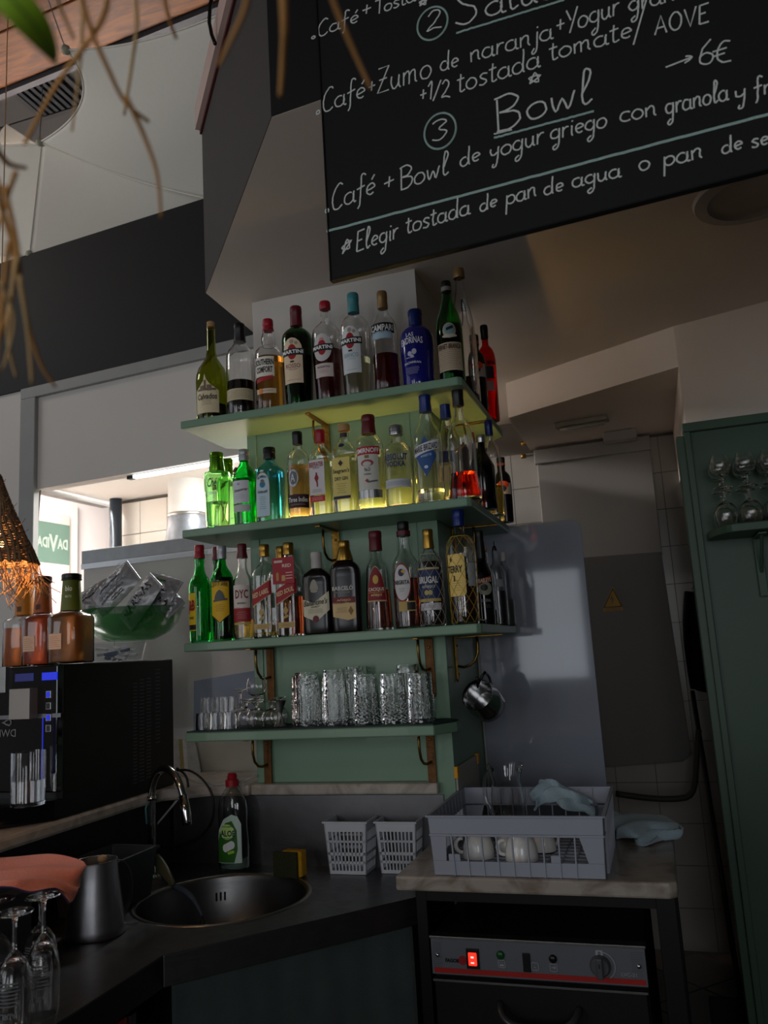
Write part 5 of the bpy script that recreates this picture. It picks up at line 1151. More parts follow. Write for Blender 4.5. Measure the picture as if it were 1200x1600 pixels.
bpf = [(Rb*.38, 0), (Rb*.45, .001), (Rb*.72, Hb*.22), (Rb*.9, Hb*.55), (Rb*.99, Hb*.96), (Rb*1.03, Hb), (Rb*1.02, Hb*1.015), (Rb*.975, Hb*.97), (Rb*.88, Hb*.56), (Rb*.70, Hb*.24), (Rb*.43, .003)]
obj('bowl_body', MB().lathe(bpf, 48), M('green_translucent_plastic', (.02, .20, .035), .15, alpha=.5, noise=(6, .1)), gbt, True, local=True, auto=60)
m_bag = M('silver_snack_bag', 'a0a2a6', .34, metal=.35, noise=(14, .25), bump=.5, bscale=35)
def bag(label, c, L, Wd, rot, th=.02, words=None, green=False, seed=1):
    t = thing('snack_bag', label, 'bag', tuple(c), 0, 'silver snack bags'); t.rotation_euler = [math.radians(a) for a in rot]
    def fn(sgn):
        def f(u, v):
            x = (u-.5)*L; y = (v-.5)*Wd*(1-.10*abs(2*u-1)**3)
            b = max(0, 1-abs(2*u-1)**2.6)*max(0, 1-abs(2*v-1)**2.2)
            wr = .0022*math.sin(u*29+seed)*math.sin(v*23+seed*2)+.0015*math.sin(u*61+v*40)
            return (x, y, sgn*(th*b**.7)+wr*(.4+b))
        return f
    obj('film', MB().grid(fn(1), 28, 18).grid(lambda u, v: (fn(-1)(u, v)[0], fn(-1)(u, v)[1], fn(-1)(u, v)[2]-.0006), 28, 18), m_bag, t, True, local=True)
    f = fn(1)
    def onb(u, v): p = f(.5+u/L, .5+v/Wd); return (p[0], p[1], p[2]+.0016)
    for wd, uc, vc, w_, h_, col_ in words or ():
        if wd == '#': obj('print', flat('rect', uc, vc, w_, h_, lambda u, v, o: onb(u, v), 0), inkm(col_), t, local=True)
        else: obj('lettering', text_mb(wd, onb, uc, vc, w_, h_, .02), inkm(col_), t, local=True)
    for s in (-1, 1): obj('seal', MB().box(s*L/2-.006, -Wd*.44, -.0012, s*L/2+.006, Wd*.44, .0012), m_bag, t, local=True)
    return t
dk_ = '24262a'
c0 = Vector((gb.x, yb_, zgb))
bag('large silver snack bag with grey print standing highest in the bowl', Vector(onY(180, 920, yb_-.04)), .16, .105, (72, -42, 10), words=[('#', .0, .0, .12, .012, '7c7e84'), ('#', -.01, -.018, .10, .006, '6c6e74'), ('#', 0, .018, .09, .004, dk_), ('#', .0, -.03, .05, .003, '5a5c60'), ('#', .0, -.037, .05, .003, '5a5c60'), ('#', .01, .035, .08, .002, '5a5c60'), ('#', .01, .041, .08, .002, '5a5c60')], seed=1)
bag('silver snack bag lettered in black, slanting in the middle of the bowl', Vector(onY(220, 940, yb_-.05)), .16, .10, (62, -52, 8), words=[('MARINAS', .0, .0, .13, .035, dk_)], seed=5)
bag('silver snack bag with a green zigzag lying on top to the right', Vector(onY(250, 918, yb_)), .13, .09, (62, 18, -6), words=[('#', -.01, .02, .05, .008, '2c6a2c'), ('#', .03, -.01, .02, .005, dk_)], seed=9, th=.014)
bag('silver snack bag with its black word showing through the green bowl wall', Vector(onY(222, 966, yb_-.055)), .085, .05, (74, -30, 6), words=[('MARINAS', 0, 0, .078, .03, dk_)], seed=4, th=.006)
bag('silver snack bag tucked in at the left behind the juice bottles', Vector(onY(145, 935, yb_)), .13, .09, (68, -30, 20), words=[('#', 0, 0, .06, .004, dk_)], seed=6)
bag('silver snack bag at the right rim of the bowl', Vector(onY(258, 938, yb_-.01)), .10, .08, (60, 40, 0), words=[('SA', 0, 0, .05, .035, dk_)], seed=8, th=.014)

# ================================================================ straw pendant lamp
lamp = thing('pendant_lamp', 'conical woven straw pendant lamp glowing orange, cut by the left edge', 'lamp', tuple(at(-8, 884, 1.75)))
cl = ORG[lamp.name]; mpl = 1.75/FPX
topz = (884-738)*mpl
m_straw = M('straw', '8f6f50', .85, noise=(70, .45), bump=1, bscale=120); m_strawl = M('light_straw', 'a87a48', .8, noise=(50, .3))
# woven cone made of strands both ways, with gaps that let the bulb through
cone = MB(); Rt, Rbm = .006, 64*mpl
def conep(a, t, o=0): r = Rt+(Rbm-Rt)*t**1.15+o; return (r*math.cos(a), r*math.sin(a), topz*(1-t)+.0)
for k in range(34):
    a0 = 2*math.pi*k/34
    cone.tube([conep(a0+.25*math.sin(t*9+k)*.3, t, .001*math.sin(20*t+k)) for t in [i/14 for i in range(15)]], [.0020+.0030*i/14 for i in range(15)], 5)
wv = MB()
for k in range(40):
    t0 = .03+.97*k/40
    wv.tube([conep(2*math.pi*j/40, min(1, t0+.006*math.sin(j*1.7+k)), .0022*(1 if (j+k) % 2 else -1)) for j in range(40)], .0024, 5, closed=True)
obj('shade', cone, m_straw, lamp, True, local=True); obj('weave', wv, m_straw, lamp, True, local=True)
fr_ = MB()
for k in range(170):
    a = R.uniform(0, 2*math.pi); r = Rbm*R.uniform(.92, 1.02); p = Vector((r*math.cos(a), r*math.sin(a), 0)); pts = [p]
    d = Vector((math.cos(a)*R.uniform(-.5, .6), math.sin(a)*R.uniform(-.5, .6), -1)); L_ = R.uniform(.025, .085)
    cr_ = Vector((R.uniform(-1, 1), R.uniform(-1, 1), R.uniform(-.3, .6)))
    for j in range(1, 7): pts.append(p+d*(L_*j/6)+cr_*(.035*(j/6)**2))
    fr_.tube(pts, .0007, 4)
for k in range(40):
    a = R.uniform(0, 2*math.pi); t = R.uniform(.1, .95); p = Vector(conep(a, t)); o_ = Vector((math.cos(a), math.sin(a), R.uniform(-.6, .8)))*R.uniform(.008, .022)
    fr_.tube([p, p+o_*.6, p+o_+Vector((0, 0, R.uniform(-.006, .006)))], .0006, 4)
obj('fringe', fr_, m_strawl, lamp, True, local=True, kind='stuff')
obj('bulb', MB().lathe([(.004, .02), (.010, .03), (.017, .045), (.0185, .058), (.012, .074), (.008, .086)], 20), M('warm_bulb', (1.0, .50, .16), .4, noise=None, emit=16), lamp, True, local=True)
obj('cord', MB().tube([(0, 0, topz), (0, 0, topz+1.9)], .0012, 6), m_strawl, lamp, local=True)
l = bpy.data.lights.new('pendant_lamp_light', 'POINT'); l.energy = 1.0; l.color = (1.0, .56, .24); l.shadow_soft_size = .02
lo_ = bpy.data.objects.new('pendant_lamp_light', l); COL.objects.link(lo_); lo_.location = (cl[0], cl[1], cl[2]+.012)
# ================================================================ marble slab, cupboard frame and glasswasher
ZM = .972
sl_ = obj('marble_slab', MB().prism([(.563, -.366), (1.225, -.366), (1.243, -.350), (1.243, .345), (.647, .345), (.647, -.02), (.563, -.02)], .936, ZM), m_marble2, bevel=.006, org=(.9, 0, .936)); tag(sl_, 'stained marble slab over the glasswasher, carrying the dish rack', 'worktop')
stn = thing('machine_stand', 'black open metal stand under the marble slab around the glasswasher', 'stand', (.9, 0, 0))
for (x0, x1, y0, y1) in ((.603, .632, -.33, -.30), (1.19, 1.235, -.33, -.29), (.603, .632, .28, .31), (1.19, 1.235, .28, .31)):
    obj('post', MB().box(x0, y0, 0, x1, y1, .934), m_blk, stn, bevel=.002)
obj('side_panel', MB().box(1.205, -.29, .0, 1.215, .28, .934), m_blk, stn)
obj('side_panel', MB().box(.606, -.30, .0, .614, .28, .934), m_blk, stn)
obj('rail', MB().box(.632, -.33, .905, 1.19, -.31, .934), m_blk, stn)
WX0, WX1, WY = .643, 1.155, -.352
gw = thing('glasswasher', 'black under-counter glasswasher with grey control panel, red stripe and lit red switch', 'glasswasher', (.9, -.1, .15))
m_wbody = M('washer_dark_steel', '1d1c1c', .45, metal=.5, noise=(8, .3))
obj('body', MB().box(WX0, WY+.02, .15, WX1, .22, .828), m_wbody, gw, bevel=.004)
obj('top_edge', MB().box(WX0-.003, WY-.004, .824, WX1+.003, WY+.03, .830), m_steel, gw, bevel=.001)
m_panel = M('grey_panel', '5c6066', .45, noise=(20, .06))
pn = obj('control_panel', MB().box(WX0, WY-.002, .742, WX1, WY+.02, .824), m_panel, gw, bevel=.001)
ypf = WY-.0025
WZ = lambda px, py: onY(px, py, ypf)
obj('red_stripe', MB().box(WX0+.006, ypf-.0008, .746, WX1-.004, ypf+.001, .7575), M('red_stripe', 'a01c14', .45), pn)
sw = onY(739, 1497, ypf)
sq_ = obj('switch_frame', MB().box(sw.x-.016, ypf-.004, sw.z-.024, sw.x+.016, ypf+.001, sw.z+.022), m_blk, pn, bevel=.001)
obj('switch', MB().box(sw.x-.0105, ypf-.0075, sw.z-.016, sw.x+.0105, ypf-.003, sw.z+.014), M('red_switch', (.95, .03, .015), .3, noise=None, emit=.9), sq_, bevel=.002, label='lit red rocker switch')
obj('switch_mark', MB().box(sw.x-.0035, ypf-.0082, sw.z+.002, sw.x+.0035, ypf-.0074, sw.z+.006).box(sw.x-.004, ypf-.0082, sw.z-.010, sw.x+.004, ypf-.0074, sw.z-.007), M('pink_light', (1, .35, .3), .3, noise=None, emit=1.5), sq_)
gl_ = onY(782, 1492, ypf)
obj('green_lamp', MB().lathe([(.010, 0), (.010, .003), (.006, .006)], 20, T=Matrix.Rotation(math.pi/2, 3, 'X'), c=(gl_.x, ypf, gl_.z)), M('green_button', '0c4a20', .3), pn, True)
bs = onY(823, 1503, ypf); obj('rocker', MB().box(bs.x-.009, ypf-.004, bs.z-.022, bs.x+.009, ypf+.001, bs.z+.020), m_blk, pn, bevel=.001)
kb_ = onY(864, 1498, ypf); obj('push_button', MB().lathe([(.0095, 0), (.0095, .003), (.005, .006)], 20, T=Matrix.Rotation(math.pi/2, 3, 'X'), c=(kb_.x, ypf, kb_.z)), m_blk, pn, True)
m_pr = M('pale_print', '9a9ca0', .5, noise=None)
def outline(x, z, s, par=pn):
    mb = MB()
    for a, b, c, d in ((-s, -s, s, -s+.0012), (-s, s-.0012, s, s), (-s, -s, -s+.0012, s), (s-.0012, -s, s, s)): mb.box(x+a, ypf-.0008, z+b, x+c, ypf, z+d)
    return mb
for px, py, g in ((784, 1506, 'bars'), (836, 1510, 'tri'), (865, 1512, 'arrow')):
    q = onY(px, py, ypf); mb = outline(q.x, q.z, .0088)
    if g == 'bars':
        for k in range(3): mb.box(q.x-.005+.004*k, ypf-.0008, q.z, q.x-.004+.004*k, ypf, q.z+.005)
        mb.box(q.x-.005, ypf-.0008, q.z-.005, q.x+.005, ypf, q.z-.001)
    elif g == 'tri': mb.tube([(q.x-.004, ypf-.0004, q.z-.005), (q.x, ypf-.0004, q.z+.005), (q.x+.004, ypf-.0004, q.z-.005)], .0005, 4, closed=True); mb.box(q.x-.002, ypf-.0008, q.z-.003, q.x+.002, ypf, q.z-.001)
    else: mb.box(q.x-.005, ypf-.0008, q.z-.0008, q.x+.003, ypf, q.z+.0008); mb.slab([(q.x+.001, ypf-.0008, q.z-.004), (q.x+.006, ypf-.0008, q.z), (q.x+.001, ypf-.0008, q.z+.004)], (0, .0008, 0))
    obj('pictogram', mb, m_pr, pn)
kn_ = onY(938, 1509, ypf)
obj('knob_ring', MB().tube([(kn_.x+.004+.030*math.cos(a), ypf-.0006, kn_.z+.030*math.sin(a)) for a in [math.radians(-60+i*13) for i in range(13)]], .0012, 5), m_pr, pn, True)
knob_ = obj('knob', MB().lathe([(.024, 0), (.024, .004), (.021, .012), (.019, .014)], 32, T=Matrix.Rotation(math.pi/2, 3, 'X'), c=(kn_.x, ypf, kn_.z)), M('grey_knob', '4a4c50', .4), pn, True, auto=40)
obj('grip', MB().box(kn_.x-.007, ypf-.026, kn_.z-.023, kn_.x+.007, ypf-.012, kn_.z+.023), M('grey_knob', '4a4c50'), knob_, bevel=.003)
obj('pointer', MB().box(kn_.x-.001, ypf-.0268, kn_.z+.002, kn_.x+.001, ypf-.0258, kn_.z+.012), m_blk, knob_)
q = onY(936, 1489, ypf); obj('scale_plate', MB().box(q.x-.008, ypf-.0012, q.z-.010, q.x+.008, ypf, q.z+.006), m_pr, pn); obj('lettering', text_mb('0', lambda u, v: (u, ypf-.0016, v), q.x, q.z-.001, .006, .009, .02), m_blk, pn)
q = onY(707, 1500, ypf); obj('lettering', text_mb('FAGOR', lambda u, v: (u, ypf-.0008, v), q.x, q.z-.001, .036, .009, .05), m_blk, pn)
q = onY(723, 1500, ypf); obj('logo', MB().lathe([(.0105, 0), (.0105, .001)], 24, T=Matrix.Rotation(math.pi/2, 3, 'X'), c=(q.x, ypf, q.z-.001)).box(q.x-.001, ypf-.0014, q.z, q.x+.006, ypf-.001, q.z+.0015), M('red_logo', '8c1a1c', .4), pn)
q = onY(983, 1523, ypf); obj('lettering', text_mb('LVC-21', lambda u, v: (u, ypf-.0008, v), q.x, q.z, .034, .008, .0), m_pr, pn)
for x0, x1 in ((WX0+.006, WX0+.026), (WX1-.032, WX1-.006)):
    st1 = MB().box(x0, ypf-.0003, .758, x0+.0006, ypf, .817)
    for k in range(12): st1.box(x0, ypf-.0006, .760+.0049*k, x1, ypf, .7618+.0049*k)
    obj('stripe_print', st1, M('stripe_grey', '55585e', .5, noise=None), pn)
for x in (WX0+.016, WX1-.016):
    obj('screw', MB().lathe([(.0055, 0), (.005, .002), (.002, .0035)], 16, T=Matrix.Rotation(math.pi/2, 3, 'X'), c=(x, ypf, .786)), m_chrome, pn, True)
dr_ = obj('door', MB().box(WX0+.004, WY-.004, .20, WX1-.004, WY+.018, .732), m_wbody, gw, bevel=.003)
obj('door_edge', MB().box(WX0+.002, WY-.008, .728, WX1-.002, WY+.010, .733), m_steel, dr_)
h0, h1 = onY(782, 1568, WY-.004), onY(905, 1572, WY-.004)
hz = h0.z
obj('handle', MB().tube(bez((h0.x, WY-.004, hz), (h0.x+.002, WY-.05, hz-.004), (h0.x+.02, WY-.055, hz-.028), (h0.x+.06, WY-.055, hz-.028), 8)+bez((h1.x-.06, WY-.055, hz-.028), (h1.x-.02, WY-.055, hz-.028), (h1.x-.002, WY-.05, hz-.004), (h1.x, WY-.004, hz), 8), .0085, 10), M('worn_handle', '4a4a4c', .3, metal=.6), dr_, True)
# small tag with print beside the counter corner
q = onY(646, 1436, -.28)
kt = obj('key_tag', MB().box(q.x-.010, -.286, q.z-.005, q.x+.010, -.283, q.z+.005), M('pale_tag', '8c8c8c', .5), bevel=.001, org=(q.x, -.285, q.z-.005)); tag(kt, 'tiny pale tag hooked at the corner of the steel counter', 'tag')

# ================================================================ dish rack
m_rack = M('grey_blue_rack_plastic', '9a9fab', .5, noise=(10, .06))
RX0, RX1, RY0, RY1 = .664, 1.084, -.352, .045
RZ, RH = ZM+.001, .142
rk = thing('dish_rack', 'square grey-blue plastic dishwasher rack on the marble slab', 'dish rack', ((RX0+RX1)/2, (RY0+RY1)/2, RZ))
cx_, cy_ = (RX0+RX1)/2, (RY0+RY1)/2; hw, hd_ = (RX1-RX0)/2, (RY1-RY0)/2
def RP(f, s, side, o=0):   # height fraction, -1..1 along the side, side index, outward offset
    k = 1+.035*f
    if side == 0: return (cx_+s*hw*k, cy_-hd_*k-o, RZ+f*RH)
    if side == 1: return (cx_+hw*k+o, cy_+s*hd_*k, RZ+f*RH)
    if side == 2: return (cx_-s*hw*k, cy_+hd_*k+o, RZ+f*RH)
    return (cx_-hw*k-o, cy_-s*hd_*k, RZ+f*RH)
def rp(mb, side, f0, f1, s0, s1, o0=-.003, o1=0, e0=0, e1=0):
    return mb.hexa([RP(f0, s0+e0, side, o1), RP(f0, s1+e1, side, o1), RP(f0, s1+e1, side, o0), RP(f0, s0+e0, side, o0)], [RP(f1, s0, side, o1), RP(f1, s1, side, o1), RP(f1, s1, side, o0), RP(f1, s0, side, o0)])
for side in range(4):
    mb = MB()
    rp(mb, side, .70, 1.0, -1, 1); rp(mb, side, .985, 1.02, -1.01, 1.01, -.004, .006); rp(mb, side, 0, .24, -1, 1); rp(mb, side, .24, .70, -1, -.80, e1=-.03); rp(mb, side, .24, .70, .72, 1, e0=.10)
    rp(mb, side, .24, .36, -.80, -.66); rp(mb, side, .24, .36, .40, .50); rp(mb, side, .66, .70, -1, 1, -.003, .002)
    obj('side_wall', mb, m_rack, rk, bevel=.0012)
    nb = 9 if side != 1 else 16
    for k in range(nb):
        s = -.74+1.42*k/(nb-1)
        mb = MB(); rp(mb, side, 0, 1.0 if side in (1, 3) else .70, s-.008, s+.008, -.004, .006 if side in (1, 3) else .003)
        if side == 2: rp(mb, side, .70, 1.0, s-.008, s+.008, -.008, .0)
        obj('bar', mb, m_rack, rk)
fl = MB()
for k in range(13): x = RX0+.01+(RX1-RX0-.02)*k/12; fl.box(x-.002, RY0+.005, RZ+.012, x+.002, RY1-.005, RZ+.018)
for k in range(12): y = RY0+.01+(RY1-RY0-.02)*k/11; fl.box(RX0+.005, y-.002, RZ+.012, RX1-.005, y+.002, RZ+.018)
obj('floor_grid', fl, m_rack, rk, kind='stuff')
# cups upside down in the rack
m_cup = M('white_porcelain', 'eceae6', .18, coat=.4, noise=(5, .03))
zr = RZ+.0185
def cup(label, px, pyb, r, h, y, rz, brown=False, txt=None):
    p = onY(px, pyb, y)
    t = thing('coffee_cup', label, 'cup', (p.x, y, zr), rz, 'white cups in the dish rack')
    pr = [(r, 0), (r*1.005, h*.1), (r*.96, h*.45), (r*.80, h*.78), (r*.56, h*.95), (r*.52, h), (r*.42, h), (r*.42, h*.97)]
    inn = [(r*.5, h*.9), (r*.74, h*.74), (r*.90, h*.44), (r*.94, h*.1), (r*.94, 0)]
    obj('body', MB().lathe(pr+inn, 32, cap0=False, cap1=False).lathe([(r*.48, h*.92), (.001, h*.92)], 32, cap0=False, cap1=False), m_cup, t, True, local=True, auto=60)
    hp = bez((r*.95, 0, h*.75), (r*1.55, 0, h*.85), (r*1.6, 0, h*.2), (r*1.0, 0, h*.22), 12)
    obj('handle', MB().tube(hp, .0052, 8), m_cup, t, True, local=True)
    if brown: obj('rim_ring', MB().lathe([(r*1.008, 0), (r*1.015, h*.05)], 32, cap0=False, cap1=False), m_blk, t, True, local=True)
    if txt:
        fn = lambda u, v: ((r*.985+.001)*math.sin(u/r), -(r*.985+.001)*math.cos(u/r), v)
        obj('lettering', text_mb(txt, fn, 0, h*.34, r*.95, h*.13, .04), inkm('3a3a3e'), t, local=True)
        obj('print', MB().box(-.006, -r*.93, h*.50, .006, -r*.90, h*.60), inkm('3a3a3e'), t, local=True)
cup('white cup with dark round print lying sideways at the left of the rack', 748, 1334, .041, .064, -.24, math.radians(200))
c2 = cup('white cup upside down with small dark lettering at the front of the rack', 816, 1344, .042, .064, -.26, math.radians(195), txt='SABORES')
cup('white cup behind the lettered one in the rack', 796, 1322, .036, .056, -.17, math.radians(20), brown=True)
cup('white cup at the right of the lettered one in the rack', 850, 1326, .033, .052, -.17, math.radians(40), brown=True)
# glass jug and jars standing in the rack
jg = onY(792, 1235, -.05)
jt = thing('glass_jug', 'clear glass jug standing at the back of the dish rack', 'jug', (jg.x, -.05, zr), math.radians(150))
hj = onY(795, 1193, -.05).z-zr; rj = .050
obj('glass_body', MB().lathe([(rj*.85, 0), (rj, .004), (rj*.98, hj*.5), (rj*.8, hj*.78), (rj*1.05, hj), (rj*1.02, hj), (rj*.76, hj*.78), (rj*.94, hj*.5), (rj*.94, .008), (rj*.8, .007)], 36), m_clear, jt, True, local=True, auto=60)
obj('handle', MB().tube(bez((rj*.95, 0, hj*.9), (rj*2, 0, hj*.95), (rj*1.9, 0, hj*.3), (rj*.97, 0, hj*.3), 12), .005, 8), m_clear, jt, True, local=True)
obj('spout', MB().tube([(-rj*.95, 0, hj*.93), (-rj*1.25, 0, hj*1.0)], [.008, .004], 8), m_clear, jt, True, local=True)
# chopping boards behind the rack
q0, q1 = onY(716, 1200, .18), onY(766, 1176, .30)
cbd = thing('chopping_board', 'white chopping board with yellow corner blocks, behind the rack', 'chopping board', (.70, .1, ZM+.001))
a = onY(712, 1245, .02); b = onY(712, 1198, .02); c = onY(763, 1178, .30)
zt3 = b.z
board_pts = [(.6465, .00, ZM+.001), (.6465, .30, ZM+.001), (.6465, .30, c.z), (.6465, .00, zt3)]
obj('board', MB().slab(board_pts, (.008, 0, 0)), M('white_hdpe', 'a9a59c', .55), cbd, bevel=.002)
obj('corner_block', MB().box(.6460, -.010, zt3-.03, .6580, .018, zt3+.004), m_yellow, cbd, bevel=.002, label='yellow corner block')
obj('corner_block', MB().box(.6460, .282, c.z-.03, .6580, .308, c.z+.004), m_yellow, cbd, bevel=.002, label='yellow corner block')
# pale blue cloths
m_cl = M('pale_blue_cloth', 'a3bac4', .95, noise=(60, .1), bump=.6, bscale=300, sheen=.4)
zz = ZM+.004
rows = [[onZ(955, 1272, zz), onZ(1000, 1274, zz+.004), onZ(1040, 1280, zz+.008), onZ(1064, 1290, zz+.006)],
        [onZ(955, 1282, zz+.03), onZ(985, 1282, zz+.034), onZ(1030, 1288, zz+.03), onZ(1064, 1298, zz+.02)],
        [onZ(960, 1300, zz+.022), onZ(990, 1300, zz+.03), onZ(1020, 1302, zz+.018), onZ(1060, 1303, zz+.012)],
        [onZ(968, 1306, zz+.004), onZ(990, 1308, zz+.004), onZ(1010, 1318, zz+.003), onZ(1040, 1306, zz+.004)]]
cloth('dish_cloth', 'pale blue dish cloth crumpled on the right of the marble slab', 'cloth', rows, m_cl, (m_cl, .0016), amp=.02, seed=2)
rows = [[onY(836, 1238, .025), onY(852, 1216, .03), onY(880, 1232, .03), onY(922, 1250, .03)],
        [onY(832, 1244, .0), onY(858, 1232, .012), onY(888, 1240, .0), onY(926, 1262, .01)],
        [onY(836, 1262, -.02), onY(862, 1256, -.01), onY(894, 1262, -.02), onY(924, 1274, -.01)]]
cloth('dish_cloth', 'pale blue dish cloth crumpled inside the back of the rack', 'cloth', rows, m_cl, (m_cl, .0016), amp=.018, seed=7)

# ================================================================ splash panel, back panels, sticker
YPN = .45
xp0, xp1 = .652, onY(915, 900, YPN).x
zp1 = onY(880, 813, YPN).z
rad = .035
pp = [(xp0, .90), (xp1, .90), (xp1, zp1-rad)]+[(xp1-rad+rad*math.cos(a), zp1-rad+rad*math.sin(a)) for a in [i*math.pi/12 for i in range(1, 7)]]+[(xp0, zp1)]
spn = obj('splash_panel', MB().slab([(x, YPN, z) for x, z in pp], (0, .006, 0)), M('blue_grey_gloss_panel', '8d929d', .07, coat=.3, noise=(2, .05)), org=(.85, YPN, .9), bevel=.001); tag(spn, 'large glossy blue-grey splash panel standing behind the dish rack', 'panel')
obj('edge_strip', MB().box(xp0-.003, YPN-.006, .92, xp0+.004, YPN-.0005, zp1), M('pale_edge_strip', '9c9c98', .4), spn)
ob = MB().box(.73, 2.05, onY(920, 868, 2.0).z-.02, 1.335, 2.088, 2.535)
up = obj('cupboard_door', ob, M('pale_grey_board', '8f8a84', .55, noise=(2, .05)), bevel=.003, org=(1, 2.05, 1.95)); tag(up, 'upper off-white electrics cupboard door under the beam', 'door')
obj('frame_rail', MB().box(.72, 2.035, 2.52, 1.34, 2.085, 2.60), M('pale_grey_board', '8f8a84'), up, bevel=.003)
y2 = 1.99
pts = [onY(900, 872, y2), onY(1033, 862, y2), onY(1080, 1178, y2), onY(1066, 1190, y2), onY(900, 1202, y2)]
lw = obj('cupboard_door', MB().slab([tuple(p) for p in pts], (0, .02, 0)), M('grey_board', '77736e', .6, noise=(1.5, .08)), bevel=.003, org=(pts[0].x, y2, pts[4].z)); tag(lw, 'lower grey electrics cupboard door with a yellow warning sticker, hanging slightly askew', 'door')
a, b, c = onY(943, 950, y2), onY(973, 950, y2), onY(957, 917, y2)
wsn = obj('warning_sticker', MB().slab([(a.x, y2-.0008, a.z), (b.x, y2-.0008, a.z), (c.x, y2-.0008, c.z)], (0, .0007, 0)).box(a.x, y2-.0008, a.z-.020, b.x, y2-.0001, a.z-.002), M('warning_yellow', 'b88a10', .5), lw, label='yellow triangular high-voltage sticker')
w_ = b.x-a.x; h_ = c.z-a.z
obj('border', MB().tube([(a.x+.004, y2-.0012, a.z+.003), (b.x-.004, y2-.0012, a.z+.003), (c.x, y2-.0012, c.z-.010)], .0042, 4, closed=True), m_blk, wsn)
mx = (a.x+b.x)/2
obj('bolt', MB().slab([(mx+.004, y2-.0014, a.z+h_*.66), (mx-.010, y2-.0014, a.z+h_*.38), (mx-.001, y2-.0014, a.z+h_*.40), (mx-.004, y2-.0014, a.z+h_*.14), (mx+.010, y2-.0014, a.z+h_*.44), (mx+.001, y2-.0014, a.z+h_*.43)], (0, .0005, 0)), m_blk, wsn)
obj('lettering', text_mb('ALTA TENSION', lambda u, v: (u, y2-.0014, v), mx, a.z-.008, w_*.8, .005, .02), m_blk, wsn)
obj('lettering', text_mb('PELIGRO DE MUERTE', lambda u, v: (u, y2-.0014, v), mx, a.z-.0155, w_*.9, .005, .02), m_blk, wsn)
# fluorescent tube and cable box under the beam
f0, f1 = onZ(868, 664, 2.614), onZ(950, 650, 2.614)
fd = (f1-f0).normalized(); fn_ = Vector((-fd.y, fd.x, 0))
ft = thing('tube_light', 'unlit slim fluorescent batten under the grey beam', 'light', tuple((f0+f1)/2))
def obox(mb, p, q, hw_, z0, z1):
    return mb.prism([(v.x, v.y) for v in (p-fn_*hw_, q-fn_*hw_, q+fn_*hw_, p+fn_*hw_)], z0, z1)
obj('housing', obox(MB(), f0, f1, .035, 2.592, 2.6145), M('yellowed_plastic', '8c8676', .5), ft, bevel=.004)
obj('tube', MB().tube([f0+fd*.02-Vector((0, 0, .03)), f1-fd*.02-Vector((0, 0, .03))], .011, 12), M('dead_tube', '9a968c', .3), ft, True)
q = onZ(970, 678, 2.60)
cbx = obj('junction_box', MB().box(q.x-.09, q.y-.03, 2.565, q.x+.08, q.y+.05, 2.614), M('pale_plastic', '9a958e', .5), bevel=.004, org=(q.x, q.y, 2.565)); tag(cbx, 'pale rectangular junction box at the back edge of the beam', 'box')
# round ceiling fitting
cfit = onZ(1160, 300, ZC)
cf = thing('ceiling_light', 'round recessed ceiling ring, unlit, right of the menu board', 'light', (1.665, -.01, ZC-.012))
obj('ring', MB().lathe([(.165, .012), (.160, .002), (.125, -.002), (.118, .006), (.10, .010)], 48, cap0=False, cap1=True), M('cream_ring', '9a9088', .5), cf, True, local=True, auto=40)
# wall pipes with fittings above the panel
for yy, lab in ((693, 'upper short pipe stub on the tiled wall beside the beam'), (713, 'lower short pipe stub on the tiled wall beside the beam')):
    a, b = onY(818, yy, 2.05), onY(836, yy-2, 2.05)
    pst = thing('pipe_stub', lab, 'pipe', tuple(a))
    obj('pipe', MB().tube([a, b], .006, 8), m_steel, pst, True); obj('fitting', MB().tube([a+Vector((-.012, 0, 0)), a+Vector((.014, 0, 0))], .013, 10), m_brass, pst, True)
# hose and hanging dark things in the gap
a = [onY(962, 1240, 1.7), onY(1000, 1246, 1.7), onY(1040, 1252, 1.7), onY(1072, 1246, 1.7), onY(1084, 1200, 1.7), onY(1092, 1140, 1.7)]
hs_ = obj('hose', MB().tube(bez(a[0], a[1], a[2], a[3], 12)+bez(a[3], a[3]+Vector((.06, 0, .02)), a[4], a[5], 8)[1:], .014, 10), M('olive_hose', '3a382c', .6), smooth=True, org=tuple(a[0])); tag(hs_, 'thick olive hose running along the tiled wall under the grey door', 'hose')
jk = thing('apron', 'black apron hanging in the dark gap beside the green panel', 'apron', tuple(onY(1090, 925, 1.9)))
def jf(u, v):
    t_ = v; a = onY(1070-12*t_*(1-t_)*2+8*t_, 925+150*v, 1.9); b = onY(1100+18*v, 925+160*v, 1.9)
    p = a.lerp(b, u); return (p.x, p.y-.03*math.sin(u*14+v*2)-.05, p.z)
obj('cloth_body', MB().grid(jf, 24, 20, .004), M('black_cloth', '0e0e10', .9), jk, True)
a = onY(1078, 925, 1.9); obj('hook', MB().tube([(a.x+.02, 2.08, a.z+.02), (a.x+.02, 1.9, a.z+.02), (a.x+.02, 1.88, a.z+.04)], .006, 6), m_steel, jk, True)
for x0, y0, x1, y1, lab in ((1082, 1080, 1150, 1500, 'thin dark broom stick leaning in the gap'),):
    p, q = onY(x0, y0, 1.80), onY(x1, y1, 1.25); q.z = .02
    bs_ = thing('broom', lab, 'broom', tuple(q)); obj('stick', MB().tube([p, q+Vector((0, 0, .1))], .011, 8), M('dark_stick', '24221f', .4, metal=.3), bs_, True)
    obj('head', MB().box(q.x-.12, q.y-.02, .02, q.x+.12, q.y+.02, .12), M('black_bristle', '121212', .9), bs_, bevel=.01)
